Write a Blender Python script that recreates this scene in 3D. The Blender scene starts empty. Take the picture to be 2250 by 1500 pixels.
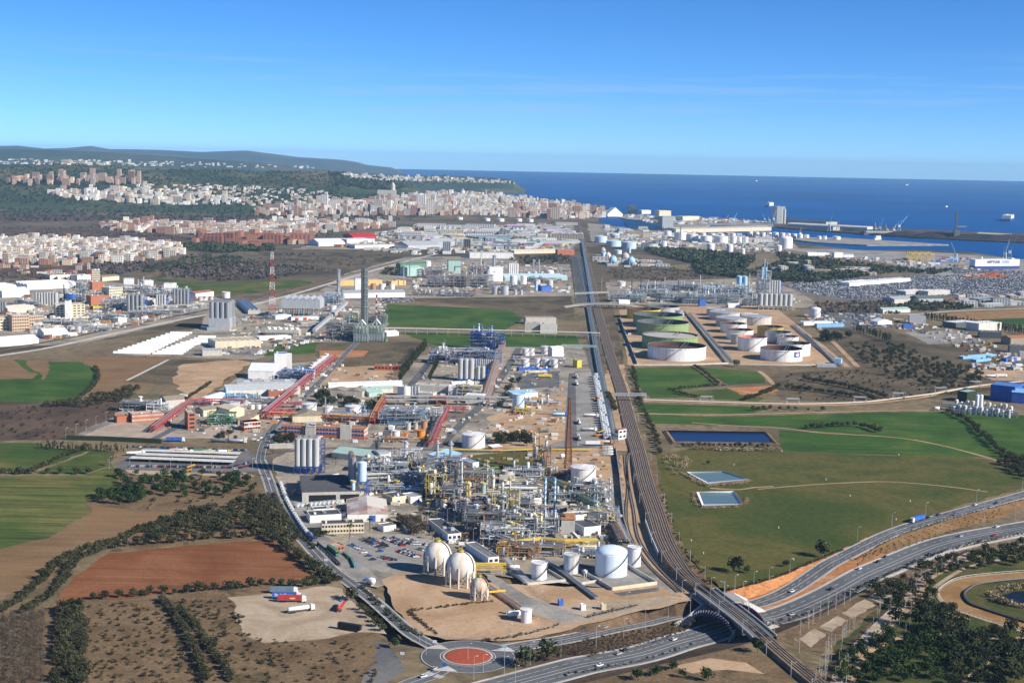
import bpy,math,random
import numpy as np
from mathutils import Vector,Matrix,geometry as geo
R=math.radians
rnd=random.Random(7)
sc=bpy.context.scene
col=sc.collection
F,H,YH=3125.0,255.0,349.2
PITCH=math.atan((750-YH)/F)
ROT=(Matrix.Rotation(R(90)-PITCH,3,'X')@Matrix.Rotation(R(1.13),3,'Z'))
cam_d=bpy.data.cameras.new('camera')
cam_d.sensor_width=36;cam_d.lens=36*F/2250
cam_d.clip_start=1;cam_d.clip_end=300000
cam=bpy.data.objects.new('camera',cam_d);col.objects.link(cam)
cam.matrix_world=Matrix.Translation((0,0,H))@ROT.to_4x4()
sc.camera=cam
HAZE,HAZE_TOP=2.7e-5,345.
SUN_EL,SUN_AZ=R(31),R(117)
w=bpy.data.worlds.new('World');sc.world=w;w.use_nodes=True
nt=w.node_tree;nt.nodes.clear()
def wn(t,**k):
 n=nt.nodes.new(t)
 for a,b in k.items():setattr(n,a,b)
 return n
sky=wn('ShaderNodeTexSky',sky_type='NISHITA',sun_disc=False,sun_elevation=SUN_EL,sun_rotation=SUN_AZ,altitude=250,air_density=.5,dust_density=0.0,ozone_density=10.0)
tc=wn('ShaderNodeTexCoord')
sep=wn('ShaderNodeSeparateXYZ');nt.links.new(tc.outputs['Generated'],sep.inputs[0])
cmap=wn('ShaderNodeMapping');cmap.inputs['Scale'].default_value=(3.0,3.0,85)
nt.links.new(tc.outputs['Generated'],cmap.inputs[0])
cn=wn('ShaderNodeTexNoise');cn.inputs['Scale'].default_value=1.6;cn.inputs['Detail'].default_value=7;cn.inputs['Roughness'].default_value=.62
nt.links.new(cmap.outputs[0],cn.inputs['Vector'])
cr=wn('ShaderNodeMapRange');cr.inputs['From Min'].default_value=.5;cr.inputs['From Max'].default_value=.72
nt.links.new(cn.outputs['Fac'],cr.inputs['Value'])
b1=wn('ShaderNodeMapRange',interpolation_type='SMOOTHSTEP');b1.inputs['From Min'].default_value=.018;b1.inputs['From Max'].default_value=.036
nt.links.new(sep.outputs['Z'],b1.inputs['Value'])
b2=wn('ShaderNodeMapRange',interpolation_type='SMOOTHSTEP');b2.inputs['From Min'].default_value=.085;b2.inputs['From Max'].default_value=.045
nt.links.new(sep.outputs['Z'],b2.inputs['Value'])
m1=wn('ShaderNodeMath',operation='MULTIPLY');nt.links.new(b1.outputs[0],m1.inputs[0]);nt.links.new(b2.outputs[0],m1.inputs[1])
m2=wn('ShaderNodeMath',operation='MULTIPLY');nt.links.new(m1.outputs[0],m2.inputs[0]);nt.links.new(cr.outputs[0],m2.inputs[1])
m3=wn('ShaderNodeMath',operation='MULTIPLY');nt.links.new(m2.outputs[0],m3.inputs[0]);m3.inputs[1].default_value=.5
mixc=wn('ShaderNodeMix',data_type='RGBA');mixc.inputs['B'].default_value=(2.7,3.9,5.4,1)
nt.links.new(m3.outputs[0],mixc.inputs['Factor']);
hs=wn('ShaderNodeHueSaturation');hs.inputs['Saturation'].default_value=1.06;hs.inputs['Hue'].default_value=.498
nt.links.new(sky.outputs[0],hs.inputs['Color'])
nt.links.new(hs.outputs[0],mixc.inputs['A'])
bg=wn('ShaderNodeBackground');bg.inputs['Strength'].default_value=.1
nt.links.new(mixc.outputs['Result'],bg.inputs['Color'])
wo=wn('ShaderNodeOutputWorld');nt.links.new(bg.outputs[0],wo.inputs['Surface'])
sd=bpy.data.lights.new('sun','SUN');sd.energy=5.0;sd.angle=R(.5);sd.color=(1,.93,.82)
so=bpy.data.objects.new('sun',sd);col.objects.link(so)
SUNV=Vector((math.sin(SUN_AZ)*math.cos(SUN_EL),math.cos(SUN_AZ)*math.cos(SUN_EL),math.sin(SUN_EL)))
so.rotation_euler=SUNV.to_track_quat('Z','Y').to_euler();so.location=(0,0,600)
vs=sc.view_settings;vs.view_transform='Standard';vs.look='None';vs.exposure=.6;vs.gamma=1;vs.use_curve_mapping=False
sc.cycles.use_denoising=True
sc.cycles.max_bounces=5;sc.cycles.diffuse_bounces=2;sc.cycles.glossy_bounces=2;sc.cycles.volume_bounces=0
sc.cycles.transparent_max_bounces=8;sc.cycles.transmission_bounces=2
def G(x,y,z=0.0):
 d=ROT@Vector(((x-1125)/F,-(y-750)/F,-1))
 t=(z-H)/d.z
 return Vector((d.x*t,d.y*t,z))
def S(x,y):
 p=G(x,y);c=ROT.transposed()@(p-Vector((0,0,H)))
 return F/-c.z
def W(px,x,y):return px/S(x,y)
def HT(px,x,y):
 p=G(x,y);return px/S(x,y)/math.cos(math.atan(H/p.y))
def GL(pts,z=0.0):return[G(x,y,z)for x,y in pts]
class MB:
 def __init__(s):s.v=[];s.f=[];s.m=[]
 def add(s,vs,fs,m=0):
  b=len(s.v);s.v+=[tuple(p)for p in vs]
  for f in fs:s.f.append(tuple(i+b for i in f));s.m.append(m)
  return s
 def box(s,x,y,z,w,d,h,rz=0,m=0,top=None):
  c,n=math.cos(rz),math.sin(rz);P=[]
  for k,(hh)in enumerate((0,h)):
   for a,b in((-1,-1),(1,-1),(1,1),(-1,1)):
    u,t=a*w/2,b*d/2
    P.append((x+u*c-t*n,y+u*n+t*c,z+hh))
  s.add(P,[(0,1,5,4),(1,2,6,5),(2,3,7,6),(3,0,4,7),(3,2,1,0)],m)
  b=len(s.v)-8;s.f.append((b+4,b+5,b+6,b+7));s.m.append(m if top is None else top)
  return s
 def cyl(s,x,y,z,r,h,n=14,r2=None,m=0,cap=True,bottom=False):
  r2=r if r2 is None else r2
  P=[(x+q*math.cos(2*math.pi*i/n),y+q*math.sin(2*math.pi*i/n),z+hh)for q,hh in((r,0),(r2,h))for i in range(n)]
  s.add(P,[(i,(i+1)%n,n+(i+1)%n,n+i)for i in range(n)],m)
  b=len(s.v)-2*n
  if cap:s.f.append(tuple(b+n+i for i in range(n)));s.m.append(m)
  if bottom:s.f.append(tuple(b+n-1-i for i in range(n)));s.m.append(m)
  return s
 def dome(s,x,y,z,r,h,n=20,k=4,m=0):
  P=[]
  for j in range(k):
   a=j/k*math.pi/2
   P+=[(x+r*math.cos(a)*math.cos(2*math.pi*i/n),y+r*math.cos(a)*math.sin(2*math.pi*i/n),z+h*math.sin(a))for i in range(n)]
  P.append((x,y,z+h))
  fs=[(j*n+i,j*n+(i+1)%n,(j+1)*n+(i+1)%n,(j+1)*n+i)for j in range(k-1)for i in range(n)]
  fs+=[((k-1)*n+i,(k-1)*n+(i+1)%n,k*n)for i in range(n)]
  return s.add(P,fs,m)
 def sph(s,x,y,z,r,n=24,k=14,m=0):
  P=[(x,y,z-r)]
  for j in range(1,k):
   a=-math.pi/2+math.pi*j/k
   P+=[(x+r*math.cos(a)*math.cos(2*math.pi*i/n),y+r*math.cos(a)*math.sin(2*math.pi*i/n),z+r*math.sin(a))for i in range(n)]
  P.append((x,y,z+r));t=len(P)-1
  fs=[(0,1+(i+1)%n,1+i)for i in range(n)]
  fs+=[(1+j*n+i,1+j*n+(i+1)%n,1+(j+1)*n+(i+1)%n,1+(j+1)*n+i)for j in range(k-2)for i in range(n)]
  fs+=[(1+(k-2)*n+i,1+(k-2)*n+(i+1)%n,t)for i in range(n)]
  return s.add(P,fs,m)
 def tube(s,pts,r,n=6,m=0,cap=True,r2=None):
  pts=[Vector(p)for p in pts];L=len(pts);P=[]
  for k,p in enumerate(pts):
   t=(pts[min(k+1,L-1)]-pts[max(k-1,0)])
   if t.length<1e-9:t=Vector((0,0,1))
   t.normalize()
   u=t.cross(Vector((0,0,1)))
   if u.length<1e-3:u=Vector((1,0,0))
   u.normalize();q=u.cross(t)
   rr=r if r2 is None else r+(r2-r)*k/(L-1)
   P+=[p+(u*math.cos(2*math.pi*(i+.5)/n)+q*math.sin(2*math.pi*(i+.5)/n))*rr for i in range(n)]
  fs=[(k*n+i,k*n+(i+1)%n,(k+1)*n+(i+1)%n,(k+1)*n+i)for k in range(L-1)for i in range(n)]
  if cap:fs+=[tuple(range(n-1,-1,-1)),tuple((L-1)*n+i for i in range(n))]
  return s.add(P,fs,m)
 def beam(s,p,q,w,m=0):return s.tube([p,q],w*.7,4,m)
 def capsule(s,p,q,r,n=12,m=0):
  p,q=Vector(p),Vector(q);t=(q-p).normalized()
  pts=[p-t*r*.45,p-t*r*.3,p,q,q+t*r*.3,q+t*r*.45];rad=[.25,.75,1,1,.75,.25]
  u=t.cross(Vector((0,0,1)))
  if u.length<1e-3:u=Vector((1,0,0))
  u.normalize();v=u.cross(t);P=[]
  for c,k in zip(pts,rad):P+=[c+(u*math.cos(2*math.pi*i/n)+v*math.sin(2*math.pi*i/n))*r*k for i in range(n)]
  fs=[(k*n+i,k*n+(i+1)%n,(k+1)*n+(i+1)%n,(k+1)*n+i)for k in range(5)for i in range(n)]
  fs+=[tuple(range(n-1,-1,-1)),tuple(5*n+i for i in range(n))]
  return s.add(P,fs,m)
 def prism(s,poly,z,h,m=0,top=None):
  n=len(poly);P=[(a[0],a[1],z)for a in poly]+[(a[0],a[1],z+h)for a in poly]
  s.add(P,[(i,(i+1)%n,n+(i+1)%n,n+i)for i in range(n)],m)
  b=len(s.v)-2*n;s.f.append(tuple(b+n+i for i in range(n)));s.m.append(m if top is None else top)
  return s
 def gable(s,x,y,z,w,d,h,rz=0,m=0,wall=0,axis=0,over=0):
  c,n=math.cos(rz),math.sin(rz)
  T=lambda u,t,zz:(x+u*c-t*n,y+u*n+t*c,zz)
  a,b=w/2+over,d/2+over
  if axis==0:P=[T(-a,-b,z),T(a,-b,z),T(a,b,z),T(-a,b,z),T(-a,0,z+h),T(a,0,z+h)];
  else:P=[T(-a,-b,z),T(a,-b,z),T(a,b,z),T(-a,b,z),T(0,-b,z+h),T(0,b,z+h)]
  if axis==0:s.add(P,[(0,1,5,4),(2,3,4,5)],m);s.add(P,[(1,2,5),(3,0,4)],wall)
  else:s.add(P,[(1,2,5,4),(3,0,4,5)],m);s.add(P,[(0,1,4),(2,3,5)],wall)
  return s
 def mesh(s,name,mats,smooth=None):
  me=bpy.data.meshes.new(name);me.from_pydata(s.v,[],s.f)
  if not isinstance(mats,(list,tuple)):mats=[mats]
  for q in mats:me.materials.append(mat(q)if isinstance(q,str)else q)
  if len(mats)>1:me.polygons.foreach_set('material_index',s.m)
  if smooth:
   me.polygons.foreach_set('use_smooth',[True]*len(me.polygons));me.set_sharp_from_angle(angle=R(smooth))
  me.update();return me
 def build(s,name,mats,parent=None,smooth=None,loc=None):
  return ob(name,s.mesh(name,mats,smooth),parent,loc)
def ob(name,me,parent=None,loc=None,rz=0):
 o=bpy.data.objects.new(name,me);col.objects.link(o)
 if parent is not None:o.parent=parent
 if loc is not None:o.location=loc
 if rz:o.rotation_euler[2]=rz
 return o
def tag(o,label=None,cat=None,group=None,kind=None):
 if label:o['label']=label
 if cat:o['category']=cat
 if group:o['group']=group
 if kind:o['kind']=kind
 return o
def root(name,loc,rz=0,label=None,cat=None,group=None):
 return tag(ob(name,None,None,loc,rz),label,cat,group)
def copytree(o,loc,rz=0,sc_=1,label=None,group=None):
 c=o.copy();col.objects.link(c);c.location=loc;c.rotation_euler[2]=rz
 c.scale=(sc_,sc_,sc_)if not hasattr(sc_,'__len__')else sc_
 if label:c['label']=label
 if group:c['group']=group
 for ch in o.children:
  k=ch.copy();col.objects.link(k);k.parent=c
  for g in ch.children:
   q=g.copy();col.objects.link(q);q.parent=k
 return c
MATS={}
def nodes_of(m):
 m.use_nodes=True;t=m.node_tree;return t,t.nodes['Principled BSDF'],t.links
def newmat(key):
 m=bpy.data.materials.new(key);MATS[key]=m;return m
COL=dict(white=(.78,.78,.76),offwhite=(.66,.64,.58),cream=(.66,.58,.42),steel=(.33,.35,.36),dsteel=(.10,.11,.12),lsteel=(.52,.54,.55),concrete=(.40,.38,.34),lconc=(.52,.49,.43),blue=(.045,.13,.46),lblue=(.22,.45,.68),navy=(.03,.06,.22),skyblue=(.36,.60,.80),yellow=(.68,.47,.06),dyellow=(.46,.35,.08),red=(.42,.035,.03),pred=(.40,.05,.05),orange=(.72,.24,.04),rust=(.23,.085,.035),lrust=(.42,.22,.10),brick=(.40,.14,.075),green=(.10,.22,.13),lgreen=(.24,.33,.15),mint=(.36,.52,.46),pipegreen=(.12,.22,.15),black=(.015,.015,.017),glass=(.02,.03,.045),roofgrey=(.17,.17,.17),droof=(.085,.085,.09),roofwhite=(.74,.76,.78),tile=(.36,.15,.085),brownroof=(.30,.25,.18),ochre=(.62,.42,.16),rimbrown=(.09,.05,.04),pinkred=(.52,.22,.18),asphalt=(.115,.115,.118),line=(.72,.72,.70),salt=(.8,.8,.8),tanklb=(.52,.68,.80),ltank=(.50,.47,.42),tyre=(.02,.02,.02),purple=(.07,.025,.07),wood=(.30,.2,.1),trunk=(.11,.08,.06),bark=(.42,.40,.36),greyplast=(.62,.66,.70))
def mat(key,rough=.6,var=.22,scale=.09):
 if key in MATS:return MATS[key]
 c=COL[key];m=newmat(key);t,b,L=nodes_of(m)
 met=key in('steel','lsteel')
 b.inputs['Roughness'].default_value=.42 if met else rough;b.inputs['Metallic'].default_value=.35 if met else 0
 b.inputs['Specular IOR Level'].default_value=.3
 if key=='glass':b.inputs['Roughness'].default_value=.12;b.inputs['Specular IOR Level'].default_value=.6
 g=t.nodes.new('ShaderNodeNewGeometry')
 mp=t.nodes.new('ShaderNodeMapping');mp.inputs['Scale'].default_value=(1,1,.22);L.new(g.outputs['Position'],mp.inputs[0])
 n=t.nodes.new('ShaderNodeTexNoise');n.inputs['Scale'].default_value=scale*4;n.inputs['Detail'].default_value=5;n.inputs['Roughness'].default_value=.7
 L.new(mp.outputs[0],n.inputs['Vector'])
 oi=t.nodes.new('ShaderNodeObjectInfo')
 r=t.nodes.new('ShaderNodeMapRange');r.inputs['From Min'].default_value=.3;r.inputs['From Max'].default_value=.7;r.inputs['To Min'].default_value=1-var;r.inputs['To Max'].default_value=1+var*.45
 L.new(n.outputs['Fac'],r.inputs['Value'])
 r2=t.nodes.new('ShaderNodeMapRange');r2.inputs['To Min'].default_value=.92;r2.inputs['To Max'].default_value=1.06;L.new(oi.outputs['Random'],r2.inputs['Value'])
 mu=t.nodes.new('ShaderNodeMath');mu.operation='MULTIPLY';L.new(r.outputs[0],mu.inputs[0]);L.new(r2.outputs[0],mu.inputs[1])
 mx=t.nodes.new('ShaderNodeMix');mx.data_type='RGBA';mx.blend_type='MULTIPLY';mx.inputs['Factor'].default_value=1;mx.inputs['A'].default_value=(*c,1)
 L.new(mu.outputs[0],mx.inputs['B']);L.new(mx.outputs['Result'],b.inputs['Base Color'])
 return m
def gmat(key,stops,scale=.02,fine=.35,rows=None,rough=.95,fvar=.3,mid=None):
 """ground: colour ramp over broad noise x finer mottling, optional crop rows (angle deg, spacing m, strength)"""
 if key in MATS:return MATS[key]
 m=newmat(key);t,b,L=nodes_of(m);b.inputs['Roughness'].default_value=rough;b.inputs['Specular IOR Level'].default_value=.15
 g=t.nodes.new('ShaderNodeNewGeometry')
 n=t.nodes.new('ShaderNodeTexNoise');n.inputs['Scale'].default_value=scale;n.inputs['Detail'].default_value=8;n.inputs['Roughness'].default_value=.62;n.inputs['Distortion'].default_value=.6
 L.new(g.outputs['Position'],n.inputs['Vector'])
 cr=t.nodes.new('ShaderNodeValToRGB');e=cr.color_ramp.elements
 while len(e)<len(stops):e.new(.5)
 for k,(p,c)in enumerate(stops):e[k].position=.5+(p-.5)*.62;e[k].color=(*c,1)
 L.new(n.outputs['Fac'],cr.inputs[0])
 n2=t.nodes.new('ShaderNodeTexNoise');n2.inputs['Scale'].default_value=fine;n2.inputs['Detail'].default_value=6;n2.inputs['Roughness'].default_value=.75
 L.new(g.outputs['Position'],n2.inputs['Vector'])
 r=t.nodes.new('ShaderNodeMapRange');r.inputs['From Min'].default_value=.3;r.inputs['From Max'].default_value=.7;r.inputs['To Min'].default_value=1-fvar;r.inputs['To Max'].default_value=1+fvar
 L.new(n2.outputs['Fac'],r.inputs['Value'])
 fac=r.outputs[0]
 if rows:
  for ang,sp,st in(rows if isinstance(rows,list)else[rows]):
   mp=t.nodes.new('ShaderNodeMapping');mp.inputs['Rotation'].default_value=(0,0,R(-ang));mp.inputs['Scale'].default_value=(.006,1/sp,1)
   L.new(g.outputs['Position'],mp.inputs[0])
   wv=t.nodes.new('ShaderNodeTexNoise');wv.inputs['Scale'].default_value=1;wv.inputs['Detail'].default_value=3;wv.inputs['Roughness'].default_value=.8
   L.new(mp.outputs[0],wv.inputs['Vector'])
   r3=t.nodes.new('ShaderNodeMapRange');r3.inputs['From Min'].default_value=.32;r3.inputs['From Max'].default_value=.68;r3.inputs['To Min'].default_value=1-st;r3.inputs['To Max'].default_value=1+st
   L.new(wv.outputs['Fac'],r3.inputs['Value'])
   mu=t.nodes.new('ShaderNodeMath');mu.operation='MULTIPLY';L.new(fac,mu.inputs[0]);L.new(r3.outputs[0],mu.inputs[1]);fac=mu.outputs[0]
 mx=t.nodes.new('ShaderNodeMix');mx.data_type='RGBA';mx.blend_type='MULTIPLY';mx.inputs['Factor'].default_value=1
 L.new(cr.outputs[0],mx.inputs['A']);L.new(fac,mx.inputs['B']);L.new(mx.outputs['Result'],b.inputs['Base Color'])
 return m
# ================= ground, sea, fields, roads, railway =================
def inpoly(p,poly):
 x,y=p[0],p[1];c=False;n=len(poly)
 for i in range(n):
  a,b=poly[i],poly[i-1]
  if(a[1]>y)!=(b[1]>y)and x<(b[0]-a[0])*(y-a[1])/(b[1]-a[1])+a[0]:c=not c
 return c
gmat('g_base',[(.3,(.116,.091,.049)),(.45,(.166,.127,.074)),(.55,(.211,.160,.094)),(.7,(.111,.101,.047))],.006,.12,fvar=.45)
gmat('g_scrub',[(.3,(.064,.053,.028)),(.45,(.101,.079,.046)),(.6,(.149,.112,.069)),(.72,(.064,.064,.026))],.012,.25,fvar=.5)
gmat('g_dry',[(.3,(.109,.074,.038)),(.45,(.149,.100,.054)),(.6,(.188,.128,.072)),(.75,(.085,.064,.031))],.03,.45,fvar=.5)
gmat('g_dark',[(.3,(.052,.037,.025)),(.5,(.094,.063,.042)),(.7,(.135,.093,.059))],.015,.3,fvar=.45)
gmat('g_green',[(.3,(.029,.069,.009)),(.5,(.042,.092,.012)),(.68,(.071,.112,.018))],.012,.25,rows=[(12,9,.26),(10,2.5,.12)],fvar=.28)
gmat('g_green2',[(.3,(.041,.076,.013)),(.5,(.074,.097,.020)),(.7,(.135,.122,.032))],.012,.3,rows=(35,7,.25),fvar=.25)
gmat('g_stripe',[(.28,(.056,.085,.016)),(.45,(.095,.110,.026)),(.6,(.146,.130,.040)),(.75,(.067,.090,.018))],.01,.25,rows=[(33,9,.5),(31,2.2,.25)],fvar=.2)
gmat('g_meadow',[(.25,(.046,.067,.012)),(.42,(.070,.080,.017)),(.55,(.106,.094,.025)),(.68,(.057,.073,.014)),(.8,(.139,.109,.034))],.0075,.2,fvar=.35)
gmat('g_brown',[(.3,(.17,.105,.05)),(.5,(.215,.135,.068)),(.7,(.19,.105,.045))],.01,.5,rows=[(33,5,.2),(33,1.6,.1)],fvar=.22)
gmat('g_red',[(.28,(.159,.061,.023)),(.45,(.194,.075,.030)),(.6,(.230,.099,.045)),(.75,(.165,.068,.028))],.014,.5,rows=[(8,5,.22),(8,1.6,.12)],fvar=.25)
gmat('g_tan',[(.3,(.34,.22,.125)),(.5,(.41,.275,.165)),(.7,(.47,.33,.21))],.03,.35,fvar=.2)
gmat('g_gravel',[(.3,(.31,.235,.16)),(.5,(.385,.30,.21)),(.7,(.44,.36,.27))],.035,.5,fvar=.17,rows=(20,6,.08))
gmat('g_orange',[(.3,(.333,.135,.048)),(.45,(.412,.190,.081)),(.6,(.364,.150,.057)),(.75,(.491,.317,.178))],.05,.4,fvar=.25,rows=(70,3,.2))
gmat('g_yard',[(.3,(.198,.190,.176)),(.5,(.267,.253,.232)),(.7,(.337,.311,.269))],.02,.25,fvar=.22)
gmat('g_yard2',[(.3,(.098,.098,.099)),(.5,(.128,.128,.128)),(.7,(.173,.165,.158))],.02,.25,fvar=.22)
gmat('g_site',[(.28,(.150,.137,.115)),(.45,(.257,.233,.196)),(.6,(.354,.295,.221)),(.75,(.215,.196,.165))],.014,.15,fvar=.35)
gmat('g_road',[(.3,(.091,.095,.102)),(.5,(.113,.118,.124)),(.7,(.139,.142,.149))],.03,.4,fvar=.14)
gmat('g_conc',[(.3,(.42,.39,.34)),(.5,(.5,.47,.42)),(.7,(.56,.53,.48))],.04,.5,fvar=.15)
gmat('g_ballast',[(.3,(.128,.091,.060)),(.5,(.188,.131,.085)),(.7,(.256,.180,.116))],.05,.6,fvar=.35)
gmat('g_pave',[(.3,(.33,.26,.2)),(.5,(.38,.3,.235)),(.7,(.42,.35,.28))],.05,.5,fvar=.12)
gmat('g_lawn',[(.3,(.036,.054,.013)),(.5,(.063,.072,.019)),(.7,(.108,.088,.030))],.03,.3,fvar=.35)
gmat('g_sand',[(.3,(.22,.125,.05)),(.5,(.27,.155,.065)),(.7,(.31,.19,.085))],.05,.4,fvar=.12)
gmat('g_forest',[(.3,(.030,.047,.019)),(.5,(.051,.070,.028)),(.65,(.097,.094,.041)),(.78,(.184,.146,.078))],.0016,.02,fvar=.5)
gmat('g_plain',[(.3,(.062,.055,.033)),(.45,(.104,.086,.054)),(.6,(.161,.120,.078)),(.72,(.062,.063,.033))],.0022,.025,fvar=.5)
gmat('g_reed',[(.3,(.25,.18,.10)),(.7,(.36,.28,.17))],.1,.6)
gmat('g_hill',[(.3,(.024,.036,.019)),(.5,(.042,.056,.026)),(.66,(.090,.084,.043)),(.8,(.045,.056,.026))],.0007,.006,fvar=.5)
gmat('g_hillfar',[(.3,(.03,.04,.03)),(.5,(.05,.058,.042)),(.7,(.09,.085,.065))],.0004,.003,fvar=.4)
gmat('g_coal',[(.3,(.02,.018,.02)),(.7,(.045,.035,.035))],.01,.1)
def water(key,c,rough,bump,sc_):
 m=newmat(key);t,b,L=nodes_of(m)
 b.inputs['Roughness'].default_value=rough;b.inputs['IOR'].default_value=1.33
 g=t.nodes.new('ShaderNodeNewGeometry')
 n=t.nodes.new('ShaderNodeTexNoise');n.inputs['Scale'].default_value=sc_;n.inputs['Detail'].default_value=6;L.new(g.outputs['Position'],n.inputs['Vector'])
 bp=t.nodes.new('ShaderNodeBump');bp.inputs['Strength'].default_value=bump;bp.inputs['Distance'].default_value=1;L.new(n.outputs['Fac'],bp.inputs['Height']);L.new(bp.outputs[0],b.inputs['Normal'])
 n2=t.nodes.new('ShaderNodeTexNoise');n2.inputs['Scale'].default_value=.0006;n2.inputs['Detail'].default_value=7;L.new(g.outputs['Position'],n2.inputs['Vector'])
 r=t.nodes.new('ShaderNodeMapRange');r.inputs['From Min'].default_value=.3;r.inputs['From Max'].default_value=.7;r.inputs['To Min'].default_value=.75;r.inputs['To Max'].default_value=1.25;L.new(n2.outputs['Fac'],r.inputs['Value'])
 mx=t.nodes.new('ShaderNodeMix');mx.data_type='RGBA';mx.blend_type='MULTIPLY';mx.inputs['Factor'].default_value=1;mx.inputs['A'].default_value=(*c,1);L.new(r.outputs[0],mx.inputs['B']);L.new(mx.outputs['Result'],b.inputs['Base Color'])
 return m
water('w_sea',(.002,.07,.26),.55,.6,.05);MATS['w_sea'].node_tree.nodes['Principled BSDF'].inputs['Specular IOR Level'].default_value=.12
water('w_port',(.006,.05,.13),.5,.4,.05);MATS['w_port'].node_tree.nodes['Principled BSDF'].inputs['Specular IOR Level'].default_value=.15
water('w_pond',(.008,.022,.075),.3,.15,.2);MATS['w_pond'].node_tree.nodes['Principled BSDF'].inputs['Specular IOR Level'].default_value=.18
water('w_dark',(.008,.014,.03),.4,.15,.2);MATS['w_dark'].node_tree.nodes['Principled BSDF'].inputs['Specular IOR Level'].default_value=.12
water('w_teal',(.10,.165,.18),.3,.1,.2);MATS['w_teal'].node_tree.nodes['Principled BSDF'].inputs['Specular IOR Level'].default_value=.2
CUT_C=G(1596,1380,-7);CUT_T=Vector((.69,.72,0)).normalized()
def zc(p):
 return float(np.interp((p-CUT_C).dot(CUT_T),[-118,-80,-25,40,95,138],[0,-2.6,-7,-7,-3.6,0]))
def GC(x,y):
 p=G(x,y)
 for _ in range(6):p=G(x,y,zc(p))
 return p
BOT_N=[(1140,1413),(1250,1390),(1350,1368),(1450,1346),(1530,1330),(1620,1320),(1680,1302),(1740,1273),(1853,1207),(1905,1180)]
BOT_S=[(1980,1252),(1929,1276),(1778,1352),(1657,1384),(1612,1396),(1500,1432),(1400,1464),(1250,1502),(1150,1520)]
TOP_N=[(1130,1411),(1180,1400),(1300,1366),(1400,1336),(1480,1320),(1540,1309),(1585,1300),(1620,1292),(1700,1270),(1760,1245),(1853,1204),(1908,1178)]
TOP_S=[(1990,1254),(1929,1280),(1800,1352),(1690,1398),(1618,1420),(1560,1434),(1500,1448),(1400,1472),(1250,1507),(1148,1524)]
def PX0(p):
 c=ROT.transposed()@(Vector(p)-Vector((0,0,H)));return 1125+F*c.x/-c.z
def make_ground():
 land=[(-3000,1700),(3500,1700)]+[(3500,640),(2300,578),(2250,572),(2120,552),(2000,549),(1880,549),(1800,540),(1740,530),(1710,521),(1480,508),(1372,502),(1300,483),(1330,478),(1345,471),(1300,459),(1262,449),(1200,441),(1100,433),(1000,425),(905,421),(930,416),(1000,413),(1080,411),(1146,408),(1100,400),(800,394),(-200,382),(-3000,420)]
 P=[G(*p)for p in land];P[0]=Vector((-1500,300,0));P[1]=Vector((1500,300,0));P[2]=Vector((12000,3200,0));P[-1]=Vector((-16000,5500,0));P[-2]=Vector((-14000,15500,0))
 v=[p.xy for p in P];z=[0.]*len(P);nb=len(P);e=[(i,(i+1)%nb)for i in range(nb)]
 top=[G(x,y)for x,y in TOP_N+TOP_S];bot=[GC(x,y)for x,y in BOT_N+BOT_S]
 for loop in(top,bot):
  b=len(v);n=len(loop);v+=[p.xy for p in loop];z+=[p.z for p in loop];e+=[(b+i,b+(i+1)%n)for i in range(n)]
 BX=[p.xy for p in bot]
 def dens(L,st):
  out=[]
  for i,p in enumerate(L):
   q=L[(i+1)%len(L)];k=max(1,int((q-p).length/st));out+=[p+(q-p)*j/k for j in range(k)]
  return out
 bot=dens(bot,12)
 for p in bot:p.z=zc(p)
 v=v[:nb+len(top)];z=z[:nb+len(top)];e=e[:nb+len(top)]
 b=len(v);n=len(bot);v+=[p.xy for p in bot];z+=[p.z-.3 for p in bot];e+=[(b+i,b+(i+1)%n)for i in range(n)]
 gx,gy=np.arange(-40,330,10.),np.arange(650,1050,10.)
 for X in gx:
  for Y in gy:
   q=Vector((X,Y,0))
   if inpoly(q,[p.xy for p in bot])and min((p.xy-q.xy).length for p in bot)>5:v.append(q.xy);z.append(zc(q)-.3)
 nv,ne,nf,ov,_,_=geo.delaunay_2d_cdt(v,e,[list(range(nb))],1,1e-4)
 zz=[min((z[o]for o in og),default=0)if og else 0 for og in ov]
 me=bpy.data.meshes.new('ground');me.from_pydata([(p[0],p[1],h)for p,h in zip(nv,zz)],[],nf)
 for k in('g_base','g_orange','g_dark','g_plain'):me.materials.append(MATS[k])
 T,B=[p.xy for p in top],[p.xy for p in bot];brg=G(1575,1330).x
 for pl in me.polygons:
  c=pl.center
  if inpoly(c,T):
   px_=PX0(c);inn=inpoly(c,B);pl.material_index=(1 if c.y>G(1575,1360).y else 2)if not inn else(1 if px_>1640 else 2)
  elif c.y>3400:pl.material_index=3
  if pl.normal.z<0:pl.flip()
 return tag(ob('ground',me),'dry brown plain under the industrial estate',kind='structure')
ground=make_ground()
sea=MB();sea.add([(-17500,3300,-2),(17500,3300,-2),(17500,30000,-2),(-17500,30000,-2)],[(0,1,2,3)])
tag(sea.build('sea','w_sea'),'deep blue open sea reaching the horizon',kind='structure')
ZL=[0]
def jit(P,amp,seed=0):
 r=random.Random(seed);out=[]
 for i,p in enumerate(P):
  q=P[(i+1)%len(P)];d=(q-p);n=max(1,min(24,int(d.length/(amp*5))));out.append(p)
  nn=Vector((-d.y,d.x,0)).normalized()
  for k in range(1,n):out.append(p+d*(k/n)+nn*r.uniform(-amp,amp))
 return out
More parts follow.
